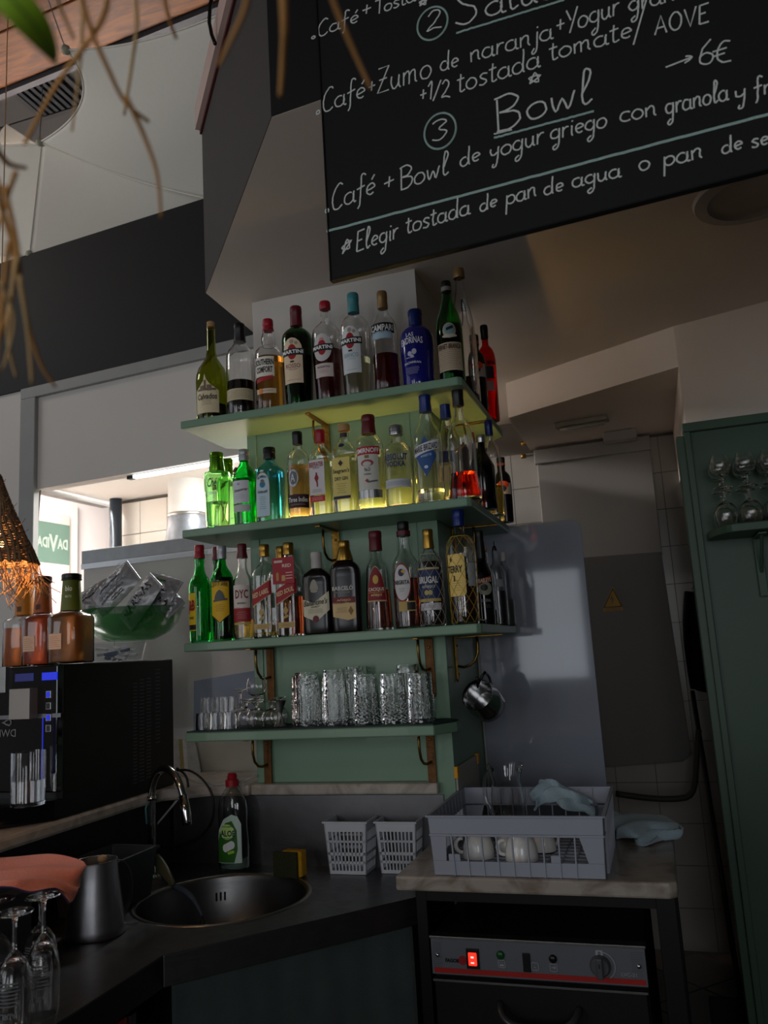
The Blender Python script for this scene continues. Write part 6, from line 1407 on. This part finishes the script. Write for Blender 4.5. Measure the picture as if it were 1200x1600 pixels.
# cupboard shelf with stacked wine glasses
zsh = onY(1150, 808, .62).z
ZQ = 1.905
cv = [(1.482, .85)]+[(1.482+.085*(1-math.cos(a)), .85-.24*math.sin(a)) for a in [i*math.pi/16 for i in range(1, 9)]]+[(2.4, .61), (2.4, .85)]
rs = thing('corner_shelf', 'dark green shelf with rounded end fixed to the green panel', 'shelf', (1.9, .85, ZQ-.028))
obj('board', MB().prism(cv, ZQ-.028, ZQ), m_dkgreen, rs, bevel=.003)
obj('rubber_mat', MB().prism([(1.50, .84), (1.56, .625), (2.38, .625), (2.38, .84)], ZQ, ZQ+.003), M('dark_teal_mat', '12302e'), rs)
xb = onY(1184, 850, .84).x
bk = thing('shelf_bracket', 'green painted bracket under the rounded shelf', 'bracket', (xb, .85, ZQ-.03))
obj('wall_plate', MB().box(-.014, -.010, -.22, .014, -.0005, 0), m_dkgreen, bk, local=True, bevel=.002); obj('arm', MB().box(-.014, -.18, -.008, .014, -.010, -.0005), m_dkgreen, bk, local=True, bevel=.002)
obj('brace', MB().tube([(0, -.15, -.008), (0, -.012, -.13)], .006, 6), m_dkgreen, bk, local=True)
src = None
for i in range(6):
    for jrow in range(2):
        x = 1.545+.083*i; y = .672+jrow*.095
        for lay in (0, 1):
            nm = ['leftmost', 'second', 'third', 'fourth', 'fifth', 'sixth'][i]+(' front' if jrow == 0 else ' rear')+(' wine glass of the lower layer, upturned on the rounded shelf' if lay == 0 else ' wine glass of the upper layer, standing on the upturned ones')
            if x-.0 < 1.53: continue
            zl = ZQ+.0035+lay*.1355
            if src is None:
                src = goblet(nm, x, y, zl, .038, .085, .050, .034, inv=True, name='wine_glass', group='wine glasses on the rounded shelf'); first = src
            elif lay == 1 and i == 0: 
                up0 = goblet(nm, x, y, zl, .036, .075, .045, .032, inv=False, name='wine_glass', group='wine glasses on the rounded shelf') if jrow == 0 else dup(up0, (x, y, zl), nm)
            elif lay == 1: dup(up0, (x, y, zl), nm)
            else: dup(src, (x, y, zl), nm)
# steel milk jug hanging from the bracket hook
hj_ = thing('milk_jug', 'small shiny steel milk jug hanging by its handle under the third shelf', 'jug', tuple(onY(748, 1088, .10)))
o_ = Vector(ORG[hj_.name]); rj = 27*mpp(o_)
axis = (Vector((-.22, -.80, .42))).normalized()
Tm = axis.to_track_quat('Z', 'Y').to_matrix()
obj('body', MB().lathe([(rj*.9, -.085), (rj*1.0, -.078), (rj*1.05, -.03), (rj*.92, .0), (rj*.96, .012), (rj*.94, .012), (rj*.90, .0), (rj*1.02, -.03), (rj*.97, -.077)], 40, T=Tm), brushed('polished_jug', 'aaaaaa', .16), hj_, True, local=True, auto=60)
up_ = Tm @ Vector((0, 1, 0)); up_ = up_ if up_.z > 0 else -up_
p0_ = up_*rj*.95+axis*0; p3_ = up_*rj*1.0-axis*.07
hk = onY(742, 1036, .12)-o_
obj('handle', MB().tube(bez(p0_, p0_+up_*.05+axis*.0, p3_+up_*.045, p3_, 14), .0045, 8), m_steel, hj_, True, local=True)
mh = onY(757, 1020, .12)
# hook: dark strap between the bracket rod and the jug handle
hkk = thing('hook', 'dark hook holding the milk jug on the brass bracket', 'hook', tuple(onY(742, 1040, .115)))
ho = Vector(ORG[hkk.name])
obj('strap', MB().tube([Vector((.74, .115, 1.455))-ho, Vector((.725, .115, 1.44))-ho, Vector((.712, .108, 1.41))-ho+Vector((0, 0, 0)), onY(745, 1058, .09)-ho], .004, 8), m_blk, hkk, True, local=True)

# ================================================================ menu board with chalk writing
nbv = UY
PB = A-UY*.03
def bp_at(px, py): return onP(px, py, PB, UY)
def buv(px, py): q = bp_at(px, py)-PB; return q.dot(UX), q.z
ub0, vb0 = buv(518, 437)
ubt, _ = buv(487, 0)
mb = MB().box(ub0, .0, PB.z+vb0, ub0+1.95, .012, PB.z+vb0+1.1, (Vector((PB.x, PB.y, 0)), UX, UY))
org_ = PB+UX*ub0; 
mbd = thing('menu_board', 'large black chalkboard menu hung from the ceiling edge', 'menu board', (org_.x, org_.y, PB.z+vb0))
obj('board', mb, M('chalkboard_black', '0b0c0d', .75, noise=(3, .35)), mbd, bevel=.001)
obj('edge', MB().box(ub0-.003, -.002, PB.z+vb0-.003, ub0, .014, PB.z+vb0+1.1, (Vector((PB.x, PB.y, 0)), UX, UY)).box(ub0-.003, -.002, PB.z+vb0-.003, ub0+1.95, .014, PB.z+vb0, (Vector((PB.x, PB.y, 0)), UX, UY)), m_blk, mbd)
def B3(u, v): return PB+UX*u-UY*.0008+Vector((0, 0, v))
# handwriting strokes: unit x-height 1, baseline 0
def arc(cx, cy, rx, ry, a0, a1, n=10): return [(cx+rx*math.cos(math.radians(a0+(a1-a0)*i/n)), cy+ry*math.sin(math.radians(a0+(a1-a0)*i/n))) for i in range(n+1)]
GL = {
 'a': (.95, [arc(.38, .45, .36, .45, 60, 400, 14), [(.72, .9), (.70, .3), (.78, .02), (.92, .05)]]),
 'b': (.9, [[(.12, 1.9), (.1, .05)], arc(.42, .45, .32, .45, 140, -190, 12)]),
 'c': (.8, [arc(.45, .45, .40, .45, 50, 310, 12)]),
 'd': (.95, [arc(.36, .45, .34, .45, 60, 400, 14), [(.74, 1.9), (.72, .3), (.80, .0)]]),
 'e': (.8, [[(.08, .45), (.4, .50), (.68, .6)]+arc(.40, .50, .30, .42, 20, 310, 12)]),
 'f': (.65, [[(.62, 1.75), (.45, 1.95), (.30, 1.75), (.28, 1.0), (.26, -.3), (.12, -.65)], [(.0, .85), (.58, .98)]]),
 'g': (.9, [arc(.38, .5, .34, .42, 60, 400, 14), [(.72, .95), (.70, 0), (.62, -.7), (.35, -.95), (.22, -.7), (.5, -.45)]]),
 'i': (.38, [[(.16, .9), (.14, .2), (.24, .0)], [(.18, 1.25), (.2, 1.35)]]),
 'j': (.5, [[(.34, .95), (.32, -.4), (.16, -.85), (.0, -.75), (.15, -.4)], [(.34, 1.3), (.38, 1.42)]]),
 'l': (.55, [[(.12, .6), (.42, 1.5), (.36, 1.9), (.2, 1.8), (.14, .5), (.25, .02), (.5, .2)]]),
 'm': (1.25, [[(.08, .9), (.1, .0)], [(.1, .6), (.3, .9), (.48, .8), (.5, .0)], [(.5, .6), (.72, .9), (.9, .8), (.92, .2), (1.05, .02)]]),
 'n': (.85, [[(.08, .9), (.1, .0)], [(.1, .6), (.35, .92), (.58, .8), (.6, .2), (.72, .02)]]),
 'o': (.88, [arc(.40, .45, .36, .45, 80, 440, 16)]),
 'p': (.9, [[(.12, .95), (.08, -.85)], arc(.44, .48, .34, .42, 140, -170, 12)]),
 'r': (.65, [[(.1, .95), (.1, .0)], [(.1, .55), (.3, .88), (.55, .9)]]),
 's': (.7, [[(.58, .85), (.3, .95), (.1, .72), (.35, .48), (.56, .25), (.35, .0), (.06, .1)]]),
 't': (.6, [[(.25, 1.5), (.22, .25), (.35, .0), (.55, .12)], [(.0, 1.05), (.5, 1.12)]]),
 'u': (.85, [[(.08, .9), (.1, .25), (.32, .0), (.58, .3), (.62, .9)], [(.62, .9), (.62, .2), (.75, .0)]]),
 'w': (1.05, [[(.05, .9), (.22, .05), (.46, .7), (.68, .05), (.9, .95)]]),
 'y': (.85, [[(.08, .9), (.12, .4), (.38, .3), (.62, .5)], [(.68, .95), (.62, -.1), (.5, -.75), (.25, -.8), (.3, -.5)]]),
 'z': (.75, [[(.08, .88), (.62, .88), (.08, .02), (.66, .02)]]),
 '\u00e9': (.8, [[(.08, .45), (.4, .50), (.68, .6)]+arc(.40, .50, .30, .42, 20, 310, 12), [(.45, 1.2), (.62, 1.5)]]),
 'C': (1.0, [[(.85, 1.75), (.6, 1.95), (.25, 1.5), (.1, .8), (.25, .1), (.55, -.05), (.85, .2)]]),
 'A': (1.1, [[(.05, 0), (.5, 1.8), (.95, 0)], [(.22, .65), (.8, .65)]]),
 'B': (1.05, [[(.1, 1.75), (.16, 0)], [(.0, 1.8), (.5, 1.9), (.85, 1.55), (.6, 1.1), (.2, 1.0)], [(.2, 1.0), (.8, .85), (.92, .4), (.6, .02), (.12, .0)]]),
 'E': (.9, [[(.15, 1.8), (.12, 0)], [(.15, 1.8), (.8, 1.85)], [(.13, .95), (.6, 1.0)], [(.12, .0), (.8, .05)]]),
 'O': (1.1, [arc(.5, .9, .44, .9, 80, 440, 18)]),
 'V': (1.0, [[(.05, 1.8), (.45, 0), (.9, 1.85)]]),
 'S': (.95, [[(.8, 1.65), (.5, 1.95), (.12, 1.6), (.3, 1.15), (.72, .8), (.8, .3), (.45, -.05), (.05, .2)]]),
 'T': (.9, [[(.0, 1.8), (.9, 1.85)], [(.45, 1.8), (.42, 0)]]),
 'Y': (.95, [[(.05, 1.8), (.42, .9)], [(.9, 1.85), (.3, -.1)]]),
 'Z': (1.0, [[(.1, 1.75), (.85, 1.8), (.1, .02), (.9, .05)], [(.2, .9), (.75, .95)]]),
 '1': (.5, [[(.05, 1.3), (.35, 1.75), (.3, 0)]]), '2': (.8, [[(.08, 1.35), (.35, 1.75), (.65, 1.4), (.4, .7), (.05, .05), (.35, .15), (.75, .0)]]),
 '3': (.8, [[(.1, 1.6), (.4, 1.8), (.68, 1.45), (.35, 1.0), (.7, .6), (.45, .02), (.08, .2)]]),
 '6': (.85, [[(.65, 1.8), (.25, 1.2), (.1, .5)]+arc(.42, .42, .32, .42, 170, 520, 14)]),
 '/': (.7, [[(.0, -.2), (.65, 1.8)]]), '+': (.8, [[(.1, .6), (.7, .65)], [(.4, 1.05), (.38, .2)]]),
 '.': (.45, [arc(.16, .16, .14, .16, 0, 360, 8)]), '\u20ac': (1.1, [[(.95, 1.75), (.6, 1.85), (.3, 1.3), (.25, .6), (.5, .1), (1.0, .1)], [(.0, 1.15), (.75, 1.25)], [(.0, .75), (.65, .85)]]),
 '*': (1.0, [[(.1, .0), (.5, 1.1), (.78, -.05), (.0, .65), (.95, .62), (.1, .0)]]), '>': (1.5, [[(.0, .4), (1.35, .5)], [(1.05, .85), (1.38, .5), (1.0, .15)]]), ' ': (.6, [])}
def smooth(pts, n=4):
    if len(pts) > 8 or len(pts) < 3: return pts
    o = []
    for i in range(len(pts)-1):
        a, b, c, d = [Vector(pts[max(0, min(len(pts)-1, k))]) for k in (i-1, i, i+1, i+2)]
        for k in range(n):
            f = k/n; o.append(tuple(.5*((2*b)+(c-a)*f+(2*a-5*b+4*c-d)*f*f+(3*b-a-3*c+d)*f**3)))
    o.append(pts[-1]); return o
nchalk = [0]
def chalk(word, p0, p1, xh, wid=.0032, mat=None, sharp='AVEZYTz'):
    """word written with its baseline from photo point p0 to p1; xh = x-height in photo pixels"""
    u0, v0 = buv(*p0); u1, v1 = buv(*p1); h = xh*mpp(bp_at(*p0))
    tot = sum(GL[c][0] for c in word); sx = math.hypot(u1-u0, v1-v0)/tot; dx, dy = (u1-u0), (v1-v0); L = math.hypot(dx, dy); dx /= L; dy /= L
    mb = MB(); x = 0
    for c in word:
        for st in GL[c][1]:
            pts = st if c in sharp else smooth(st)
            P = []
            for i, (a, b) in enumerate(pts):
                a += R.uniform(-.015, .015); b += R.uniform(-.015, .015); s = (x+a)*sx; t = b*h
                P.append(B3(u0+dx*s+t*.10, v0+dy*s+t))
            for q in range(2):   # two slightly different passes give a chalk-like stroke
                mb.ribbon([p+Vector((R.uniform(-.0004, .0004), 0, R.uniform(-.0004, .0004))) for p in P], wid*(1-.25*q), -UY, .0003+.0002*q)
        x += GL[c][0]
    obj('chalk_writing', mb, mat or m_chalk, mbd)
def cline(p0, p1, wid, mat):
    (u0, v0), (u1, v1) = buv(*p0), buv(*p1); n = 60
    mb = MB(); mb.ribbon([B3(u0+(u1-u0)*i/n, v0+(v1-v0)*i/n+R.uniform(-.0006, .0006)) for i in range(n+1)], wid, -UY, .0003)
    obj('chalk_line', mb, mat, mbd)
def ring(px, py, rx, ry):
    u, v = buv(px, py); m_ = mpp(bp_at(px, py)); mb = MB()
    mb.tube([B3(u+rx*m_*math.cos(a), v+ry*m_*math.sin(a)) for a in [i*math.pi/18 for i in range(36)]], .0022, 5, closed=True); obj('chalk_ring', mb, m_chalkg, mbd)
chalk('.Caf\u00e9', (487, 62), (562, 34), 14); chalk('+', (564, 28), (582, 22), 18); chalk('Tostada', (586, 24), (682, -10), 13)
chalk('*', (655, 10), (668, 6), 10)
chalk('2', (666, 51), (692, 42), 19); ring(676, 37, 25, 28)
chalk('S', (710, 42), (750, 30), 30, .004); chalk('alud', (758, 28), (880, -8), 26, .004); cline((713, 52), (882, 0), .0045, m_chalkg)
chalk('.Caf\u00e9', (494, 180), (572, 152), 20); chalk('+', (574, 148), (588, 143), 18); chalk('Zumo', (588, 148), (676, 120), 24)
chalk('de', (688, 112), (718, 104), 17); chalk('naranja', (734, 98), (866, 60), 19); chalk('+', (868, 52), (884, 48), 20); chalk('Yogur', (884, 52), (970, 22), 21); chalk('granola', (982, 20), (1110, -14), 19)
chalk('+', (655, 160), (668, 156), 18); chalk('1/2', (668, 156), (704, 152), 17); chalk('tostada', (714, 146), (846, 104), 20); chalk('tomate', (858, 96), (990, 58), 19); chalk('/', (990, 66), (1012, 34), 22); chalk('AOVE', (1022, 56), (1110, 34), 17)
chalk('*', (826, 132), (846, 126), 15)
chalk('>', (1040, 112), (1085, 96), 16); chalk('6', (1090, 104), (1118, 98), 23); chalk('\u20ac', (1114, 103), (1146, 96), 20)
chalk('3', (672, 224), (702, 214), 19); ring(688, 205, 26, 30)
chalk('B', (772, 208), (818, 195), 31, .004); chalk('owl', (822, 190), (928, 160), 30, .004); cline((772, 216), (928, 174), .0045, m_chalkg); cline((772, 210), (800, 203), .003, m_chalk)
chalk('.Caf\u00e9', (508, 334), (588, 302), 21); chalk('+', (598, 300), (618, 292), 20); chalk('Bowl', (624, 298), (702, 272), 20)
chalk('de', (719, 262), (752, 250), 16); chalk('yogur', (765, 250), (852, 222), 18); chalk('griego', (860, 220), (950, 198), 18); chalk('con', (968, 192), (1028, 180), 18); chalk('granola', (1040, 180), (1140, 156), 19); chalk('y', (1148, 158), (1168, 154), 18); chalk('fruta', (1178, 152), (1262, 132), 17)
cline((510, 362), (1290, 155), .0055, m_chalkg)
chalk('*', (534, 398), (550, 384), 16); chalk('Elegir', (556, 394), (624, 372), 18); chalk('tostada', (634, 366), (736, 334), 17); chalk('de', (750, 332), (778, 322), 14); chalk('pan', (790, 322), (840, 306), 17); chalk('de', (850, 306), (882, 298), 15); chalk('agua', (894, 294), (972, 276), 16); chalk('o', (998, 268), (1018, 264), 17); chalk('pan', (1036, 262), (1100, 246), 18); chalk('de', (1128, 242), (1162, 232), 15); chalk('semillas', (1174, 232), (1290, 204), 15)

# ================================================================ kitchen pieces seen through the hatch
s0, s1 = ku(200, 738), ku(372, 708)
kl = thing('light_strip', 'bright white light strip under the head of the kitchen hatch', 'light', tuple(KO+UX*s0+UY*.04+Vector((0, 0, z_open-.03))))
obj('housing', MB().box(s0-.03, .025, z_open-.002, s1+.3, .055, z_open+.004, KF), m_frame, kl)
obj('tube', MB().box(s0, .030, z_open-.013, s1+.3, .050, z_open-.002, KF), M('white_light', (.95, .98, 1.0), .5, noise=None, emit=5), kl)
obj('end_cap', MB().box(s0-.03, .028, z_open-.015, s0-.0, .052, z_open-.002, KF), m_blk, kl)
ex = onZ(292, 752, ZK)
exh = thing('exhaust_duct', 'white round duct with galvanised cone above the kitchen counter', 'duct', (ex.x, ex.y, ZK-.35))
re = 29*mpp(ex); zl_ = onP(292, 806, ex, UY).z; zb2 = onP(292, 858, ex, UY).z
obj('pipe', MB().lathe([(re, zl_), (re, ZK)], 36, c=(ex.x, ex.y, 0), cap0=False, cap1=False), M('white_duct', 'c9c9c6', .4), exh, True)
obj('collar', MB().lathe([(re*1.02, zl_-.008), (re*1.06, zl_), (re*1.02, zl_+.010)], 36, c=(ex.x, ex.y, 0), cap0=False, cap1=False), m_steel, exh, True)
gal = M('galvanised', '7a8088', .4, metal=.7, noise=(45, .35))
obj('cone', MB().lathe([(re*1.0, zl_-.006), (re*1.38, zb2-.10), (re*1.34, zb2-.10), (re*.96, zl_-.006)], 36, c=(ex.x, ex.y, 0), cap0=False, cap1=False), gal, exh, True)
pk = kwp(.06, 0, -.05)
dp = thing('drain_pipe', 'dark blue-grey vertical pipe in the kitchen corner', 'pipe', (Pc.x-.05, Pc.y-.06, .6))
cpx, cpy = Pc.x-.0, Pc.y
qd = onP(181, 820, Pc-UY*.06, UY)
obj('pipe', MB().lathe([(.036, .6), (.036, ZK-.001)], 24, c=(qd.x, qd.y, 0)), M('blue_grey_pipe', '2f3944', .35), dp, True)
# mirrored shop sign on the kitchen window glass
def kwh(px, py, o=.0):  # ray to the window-wall plane
    return onP(px, py, Pc+kn*o, kn)
sa, sb_, sc_, sd = [kwh(*p, .015) for p in ((59, 813), (109, 821), (109, 885), (59, 876))]
zt4, zb4 = (sa.z+sb_.z)/2, (sc_.z+sd.z)/2
sa.z = sb_.z = zt4; sc_.z = sd.z = zb4
ext = (sa-sb_)*.10; sa = sa+ext; sd = Vector((sa.x, sa.y, zb4)); sc_ = Vector((sb_.x, sb_.y, zb4))
sn = thing('shop_sign', 'translucent teal shop sign stuck on the kitchen window, its white name seen mirrored', 'sign', tuple(sd))
obj('panel', MB().slab([tuple(p) for p in (sa, sb_, sc_, sd)], tuple(kn*.003)), M('teal_sign', '6fa392', .5, trans=.35, noise=None), sn)
sw_ = (sb_-sa).length; sdv_ = (sb_-sa).normalized(); ce = (sa+sb_+sc_+sd)/4
fnm = lambda u, v: tuple(ce+sdv_*(-u)-kn*.001+Vector((0, 0, v)))
m_sgn = M('sign_white', 'd8eae0', .5, noise=None)
for wd, uc, w_, h_ in (('DA', -.29, .30, .26), ('V', -.03, .26, .42), ('IDA', .26, .34, .26)):
    hh = (zt4-zb4)
    obj('lettering', text_mb(wd, fnm, uc*sw_, 0, w_*sw_, h_*hh, .04), m_sgn, sn)
wire = obj('wire', MB().tube([kwh(63, 764, -.05), kwh(60, 800, -.05), kwh(57, 850, -.05)], .005, 6), m_dgrey, smooth=True, org=tuple(kwh(57, 850, -.05))); tag(wire, 'thin dark wire hanging at the left jamb of the kitchen hatch', 'wire')
# leaning papers, booklets and cables behind the tap
pa = KO-UY*.012
def kpaper(name, label, cat, pts, mat, o=.0, th=.003, thk=None):
    P = [onP(x, y, KO-UY*(.010+o), UY) for x, y in pts]
    ob_ = obj(name, MB().slab([tuple(p) for p in P], tuple(-UY*th)), mat, org=tuple(P[-1])); tag(ob_, label, cat); return ob_
kpaper('paper_sheet', 'pale sheet leaning on the white wall behind the shot glasses', 'paper', [(304, 1064), (398, 1048), (400, 1160), (302, 1216)], M('pale_sheet', '8f96a6', .7), 0)
kpaper('paper_sheet', 'off-white page with faint print below the glass shelf', 'paper', [(300, 1150), (404, 1142), (404, 1212), (306, 1216)], M('faded_page', 'b4b0a4', .8, noise=(10, .18)), .006)
for k, (dx, c) in enumerate(((0, 'b8b2a8'), (8, '9a8a4a'), (14, 'c8c4bc'), (20, 'aaa69c'))):
    bkl = kpaper('booklet', ['grey speckled booklet leaning beside the coffee machine', 'yellow-edged booklet in the leaning row', 'white booklet in the leaning row', 'outermost pale booklet in the leaning row'][k], 'booklet', [(272+dx, 1154+k), (284+dx*1.1, 1154+k*2), (300+dx*.8, 1216), (276+dx*1.0, 1216)], M('booklet_%d' % k, c, .7, noise=(60, .3)), .02+.012*k, .004)
cab = thing('cable', 'white mains cable sagging in front of the papers', 'cable', tuple(onY(300, 1220, -.02)))
obj('lead', MB().tube([onY(275, 1205, -.02), onY(300, 1220, -.04), onY(340, 1226, -.04), onY(375, 1222, -.03), onY(402, 1212, -.015)], .0035, 8), M('white_cable', 'b0aca6', .5), cab, True)
cab = thing('cable', 'white cable drooping from the machine down to the counter behind the tap', 'cable', tuple(onY(250, 1290, -.1)))
obj('lead', MB().tube([onY(292, 1232, -.06), onY(262, 1268, -.08), onY(232, 1304, -.10), onY(200, 1318, -.15), onY(165, 1328, -.25)], .0035, 8), M('white_cable', 'b0aca6'), cab, True)
for pts, lab in (([(268, 1205), (296, 1204), (320, 1222), (333, 1250), (330, 1285), (305, 1312), (262, 1324), (244, 1318)], 'black cable looping beside the detergent bottle'),
                 ([(244, 1316), (200, 1314), (160, 1316), (130, 1322), (100, 1324)], 'black cable lying along the dark wall behind the cloth'),
                 ([(276, 1200), (290, 1212), (294, 1232), (290, 1250)], 'short black cable behind the tap spout')):
    cab = thing('cable', lab, 'cable', tuple(onY(pts[-1][0], pts[-1][1], -.08)))
    P_ = [Vector(onY(x, y, -.06-.0002*abs(x-330))) for x, y in pts]
    PP = []
    for i in range(len(P_)-1):
        a, b, c, d = [P_[max(0, min(len(P_)-1, k))] for k in (i-1, i, i+1, i+2)]
        for k in range(5): f = k/5; PP.append(.5*((2*b)+(c-a)*f+(2*a-5*b+4*c-d)*f*f+(3*b-a-3*c+d)*f**3))
    PP.append(P_[-1])
    obj('lead', MB().tube(PP, .0038, 8), m_blk, cab, True)

# ================================================================ stretched sails, roof bits
def sail(name, label, corners, edges, mat, seed=0, bulge=.0):
    """corners: 4 points 00,10,11,01; edges: inward sag of bottom,right,top,left"""
    c00, c10, c11, c01 = [Vector(c) for c in corners]; cen = (c00+c10+c11+c01)/4
    def edge(a, b, sag): 
        m = (a+b)/2; k = m+(cen-m)*sag
        return lambda t: a*(1-t)**2+(k*2-m*1.0)*2*t*(1-t)*1.0+b*t*t if False else a*(1-t)**2+(m+(k-m)*2)*(2*t*(1-t))+b*t*t
    e0, e1_, e2, e3 = edge(c00, c10, edges[0]), edge(c10, c11, edges[1]), edge(c01, c11, edges[2]), edge(c00, c01, edges[3])
    nz = (c10-c00).cross(c01-c00).normalized()
    def fn(u, v):
        p = e0(u)*(1-v)+e2(u)*v+e3(v)*(1-u)+e1_(v)*u-(c00*(1-u)*(1-v)+c10*u*(1-v)+c11*u*v+c01*(1-u)*v)
        return p+nz*(bulge*math.sin(math.pi*u)*math.sin(math.pi*v))
    t = thing(name, label, 'sail', tuple(c00))
    obj('fabric', MB().grid(fn, 40, 40, .002), mat, t, True)
    hem = MB().tube([fn(i/40, 0) for i in range(41)], .004, 6).tube([fn(0, i/40) for i in range(41)], .004, 6).tube([fn(i/40, 1) for i in range(41)], .004, 6)
    obj('hem', hem, mat, t, True)
    return t, fn
def knot(t, p, cord_to=None):
    obj('corner_knob', MB().lathe([(.002, -.018), (.014, -.012), (.018, 0), (.014, .012), (.002, .018)], 16, c=tuple(p)), M('pale_knob', '9a9a84', .5), t, True)
    if cord_to is not None: obj('cord', MB().tube([p, cord_to], .0022, 5), M('grey_cord', '6a6460', .6), t)
N1 = at(103, 78, 3.1); N2 = at(62, 222, 3.6); N3 = at(46, 397, 3.75)
t1, f1 = sail('shade_sail', 'upper white stretched sail, hung tall from a corner knob in front of the timber', [N2, at(420, 326, 3.3), at(430, -20, 2.6), N1], (-.16, 0, .16, .30), m_sail, bulge=.05)
knot(t1, N1, at(72, -10, 3.0)); knot(t1, N2, at(70, 60, 3.9))
t2, f2 = sail('shade_sail', 'lower white stretched sail spreading left behind the black wall top', [N3, at(420, 400, 3.6), at(420, 316, 3.34), N2+Vector((0, .012, .006))], (.0, 0, .0, .0), m_sail, bulge=-.03)
knot(t2, N3)
t3, f3 = sail('shade_sail', 'white sail filling the left edge beside the lower one', [at(-160, 400, 4.0), N3+Vector((0, .01, 0)), N2+Vector((0, .02, 0)), at(-170, 226, 3.8)], (.0, .0, .02, 0), m_sail)
t4, f4 = sail('shade_sail', 'narrow strip of a white sail just above the black wall at the left', [at(-160, 470, 4.6), at(330, 400, 4.3), at(300, 350, 4.4), at(-160, 398, 4.6)], (0, 0, .15, 0), m_sail)
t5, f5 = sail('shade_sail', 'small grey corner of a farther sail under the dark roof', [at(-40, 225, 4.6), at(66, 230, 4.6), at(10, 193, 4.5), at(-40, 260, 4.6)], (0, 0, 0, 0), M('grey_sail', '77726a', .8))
vq = onZ(64, 132, 4.97)
vg = thing('roof_vent', 'black slatted vent in the dark hall roof', 'vent', tuple(vq))
for k in range(7): obj('slat', MB().box(-.15+.045*k, -.2, -.03, -.125+.045*k, .2, 0), m_blk, vg, local=True)
obj('frame', MB().box(-.20, -.25, -.02, -.17, .25, 0).box(.17, -.25, -.02, .20, .25, 0).box(-.17, .22, -.02, .17, .25, 0).box(-.17, -.25, -.02, .17, -.22, 0), M('dark_beam', '1d1a18', .6), vg, local=True)
cb2 = thing('cable', 'thick black cable hanging beside the red-edged board at the top', 'cable', tuple(at(333, 60, 2.5)))
obj('lead', MB().tube([at(334, -20, 2.5), at(328, 10, 2.5), at(327, 35, 2.5), at(331, 55, 2.5), at(336, 68, 2.45)], .006, 8), m_blk, cb2, True)

# ================================================================ dried grass and a leaf hanging close to the camera
m_dry = M('dry_grass', 'c08a4c', .8, noise=(30, .25)); m_dry2 = M('pale_dry_grass', 'c4a06c', .8, noise=(30, .25))
dg = thing('dried_grass', 'bunch of dried tan grass strands hanging at the upper left, close to the viewer', 'dried grass', tuple(at(150, -120, .45)))
strands = [([(118, -40), (140, 40), (170, 110), (196, 160), (232, 190)], .5, 6), ([(196, 150), (222, 205), (245, 270), (252, 340)], .52, 5), ([(130, -40), (128, 60), (122, 130), (112, 205)], .55, 3.6), ([(205, -40), (214, 30), (206, 100), (194, 180)], .6, 4.5),
           ([(168, -40), (160, 30), (90, 130), (38, 225)], .5, 6), ([(250, -40), (262, 20), (275, 60)], .6, 5), ([(392, -50), (384, 10), (362, 60), (342, 102)], .42, 6), ([(440, -50), (444, 40), (442, 90), (438, 150)], .46, 8), ([(500, -60), (520, 0), (548, 70), (580, 140)], .46, 6),
           ([(-10, 225), (12, 255), (40, 262)], .5, 6), ([(-6, 280), (4, 330), (22, 400), (14, 480), (-4, 540)], .5, 6), ([(6, 290), (26, 380), (36, 470), (60, 560), (86, 604)], .5, 5), ([(28, 400), (16, 480), (14, 540), (26, 590)], .52, 4.5), ([(30, 430), (44, 520), (50, 600)], .52, 4.5),
           ([(14, 380), (6, 450), (-10, 600)], .5, 5), ([(24, 270), (14, 300), (-4, 360)], .52, 5), ([(80, -30), (98, 20), (116, 60)], .55, 4), ([(0, 440), (22, 500), (4, 580)], .5, 4)]
for pts, dd_, wpx in strands:
    P_ = [at(x, y, dd_+.02*i) for i, (x, y) in enumerate(pts)]; PP = []
    for i in range(len(P_)-1):
        a, b, c, d = [P_[max(0, min(len(P_)-1, k))] for k in (i-1, i, i+1, i+2)]
        for k in range(5): f = k/5; PP.append(.5*((2*b)+(c-a)*f+(2*a-5*b+4*c-d)*f*f+(3*b-a-3*c+d)*f**3))
    PP.append(P_[-1]); r = wpx*dd_/FPX*.95
    obj('strand', MB().tube(PP, [r*(1-.45*i/len(PP)) for i in range(len(PP))], 6), m_dry if wpx > 4.6 else m_dry2, dg, True)
lf = thing('hanging_leaf', 'green leaf tip poking in at the upper left corner', 'leaf', tuple(at(10, -10, .4)))
def leaf(u, v):
    cl_ = [at(-20, -40, .40), at(30, 10, .40), at(72, 50, .42), at(84, 98, .44)]
    t_ = u; s_ = 1-t_; c_ = cl_[0]*s_**3+cl_[1]*3*s_*s_*t_+cl_[2]*3*s_*t_*t_+cl_[3]*t_**3
    wv_ = .0085*math.sin(math.pi*min(1, .25+.75*u))**.8
    d = CR*.75+CU*.65; return tuple(c_+d*(wv_*(2*v-1))+FW*(.004*abs(2*v-1)))
obj('blade', MB().grid(leaf, 24, 8, .0006), M('leaf_green', '9cc832', .5, trans=.25, noise=(20, .2)), lf, True)
obj('midrib', MB().tube([leaf(i/12, .5) for i in range(13)], .0006, 5), M('leaf_rib', '6a8a3a', .5), lf, True)
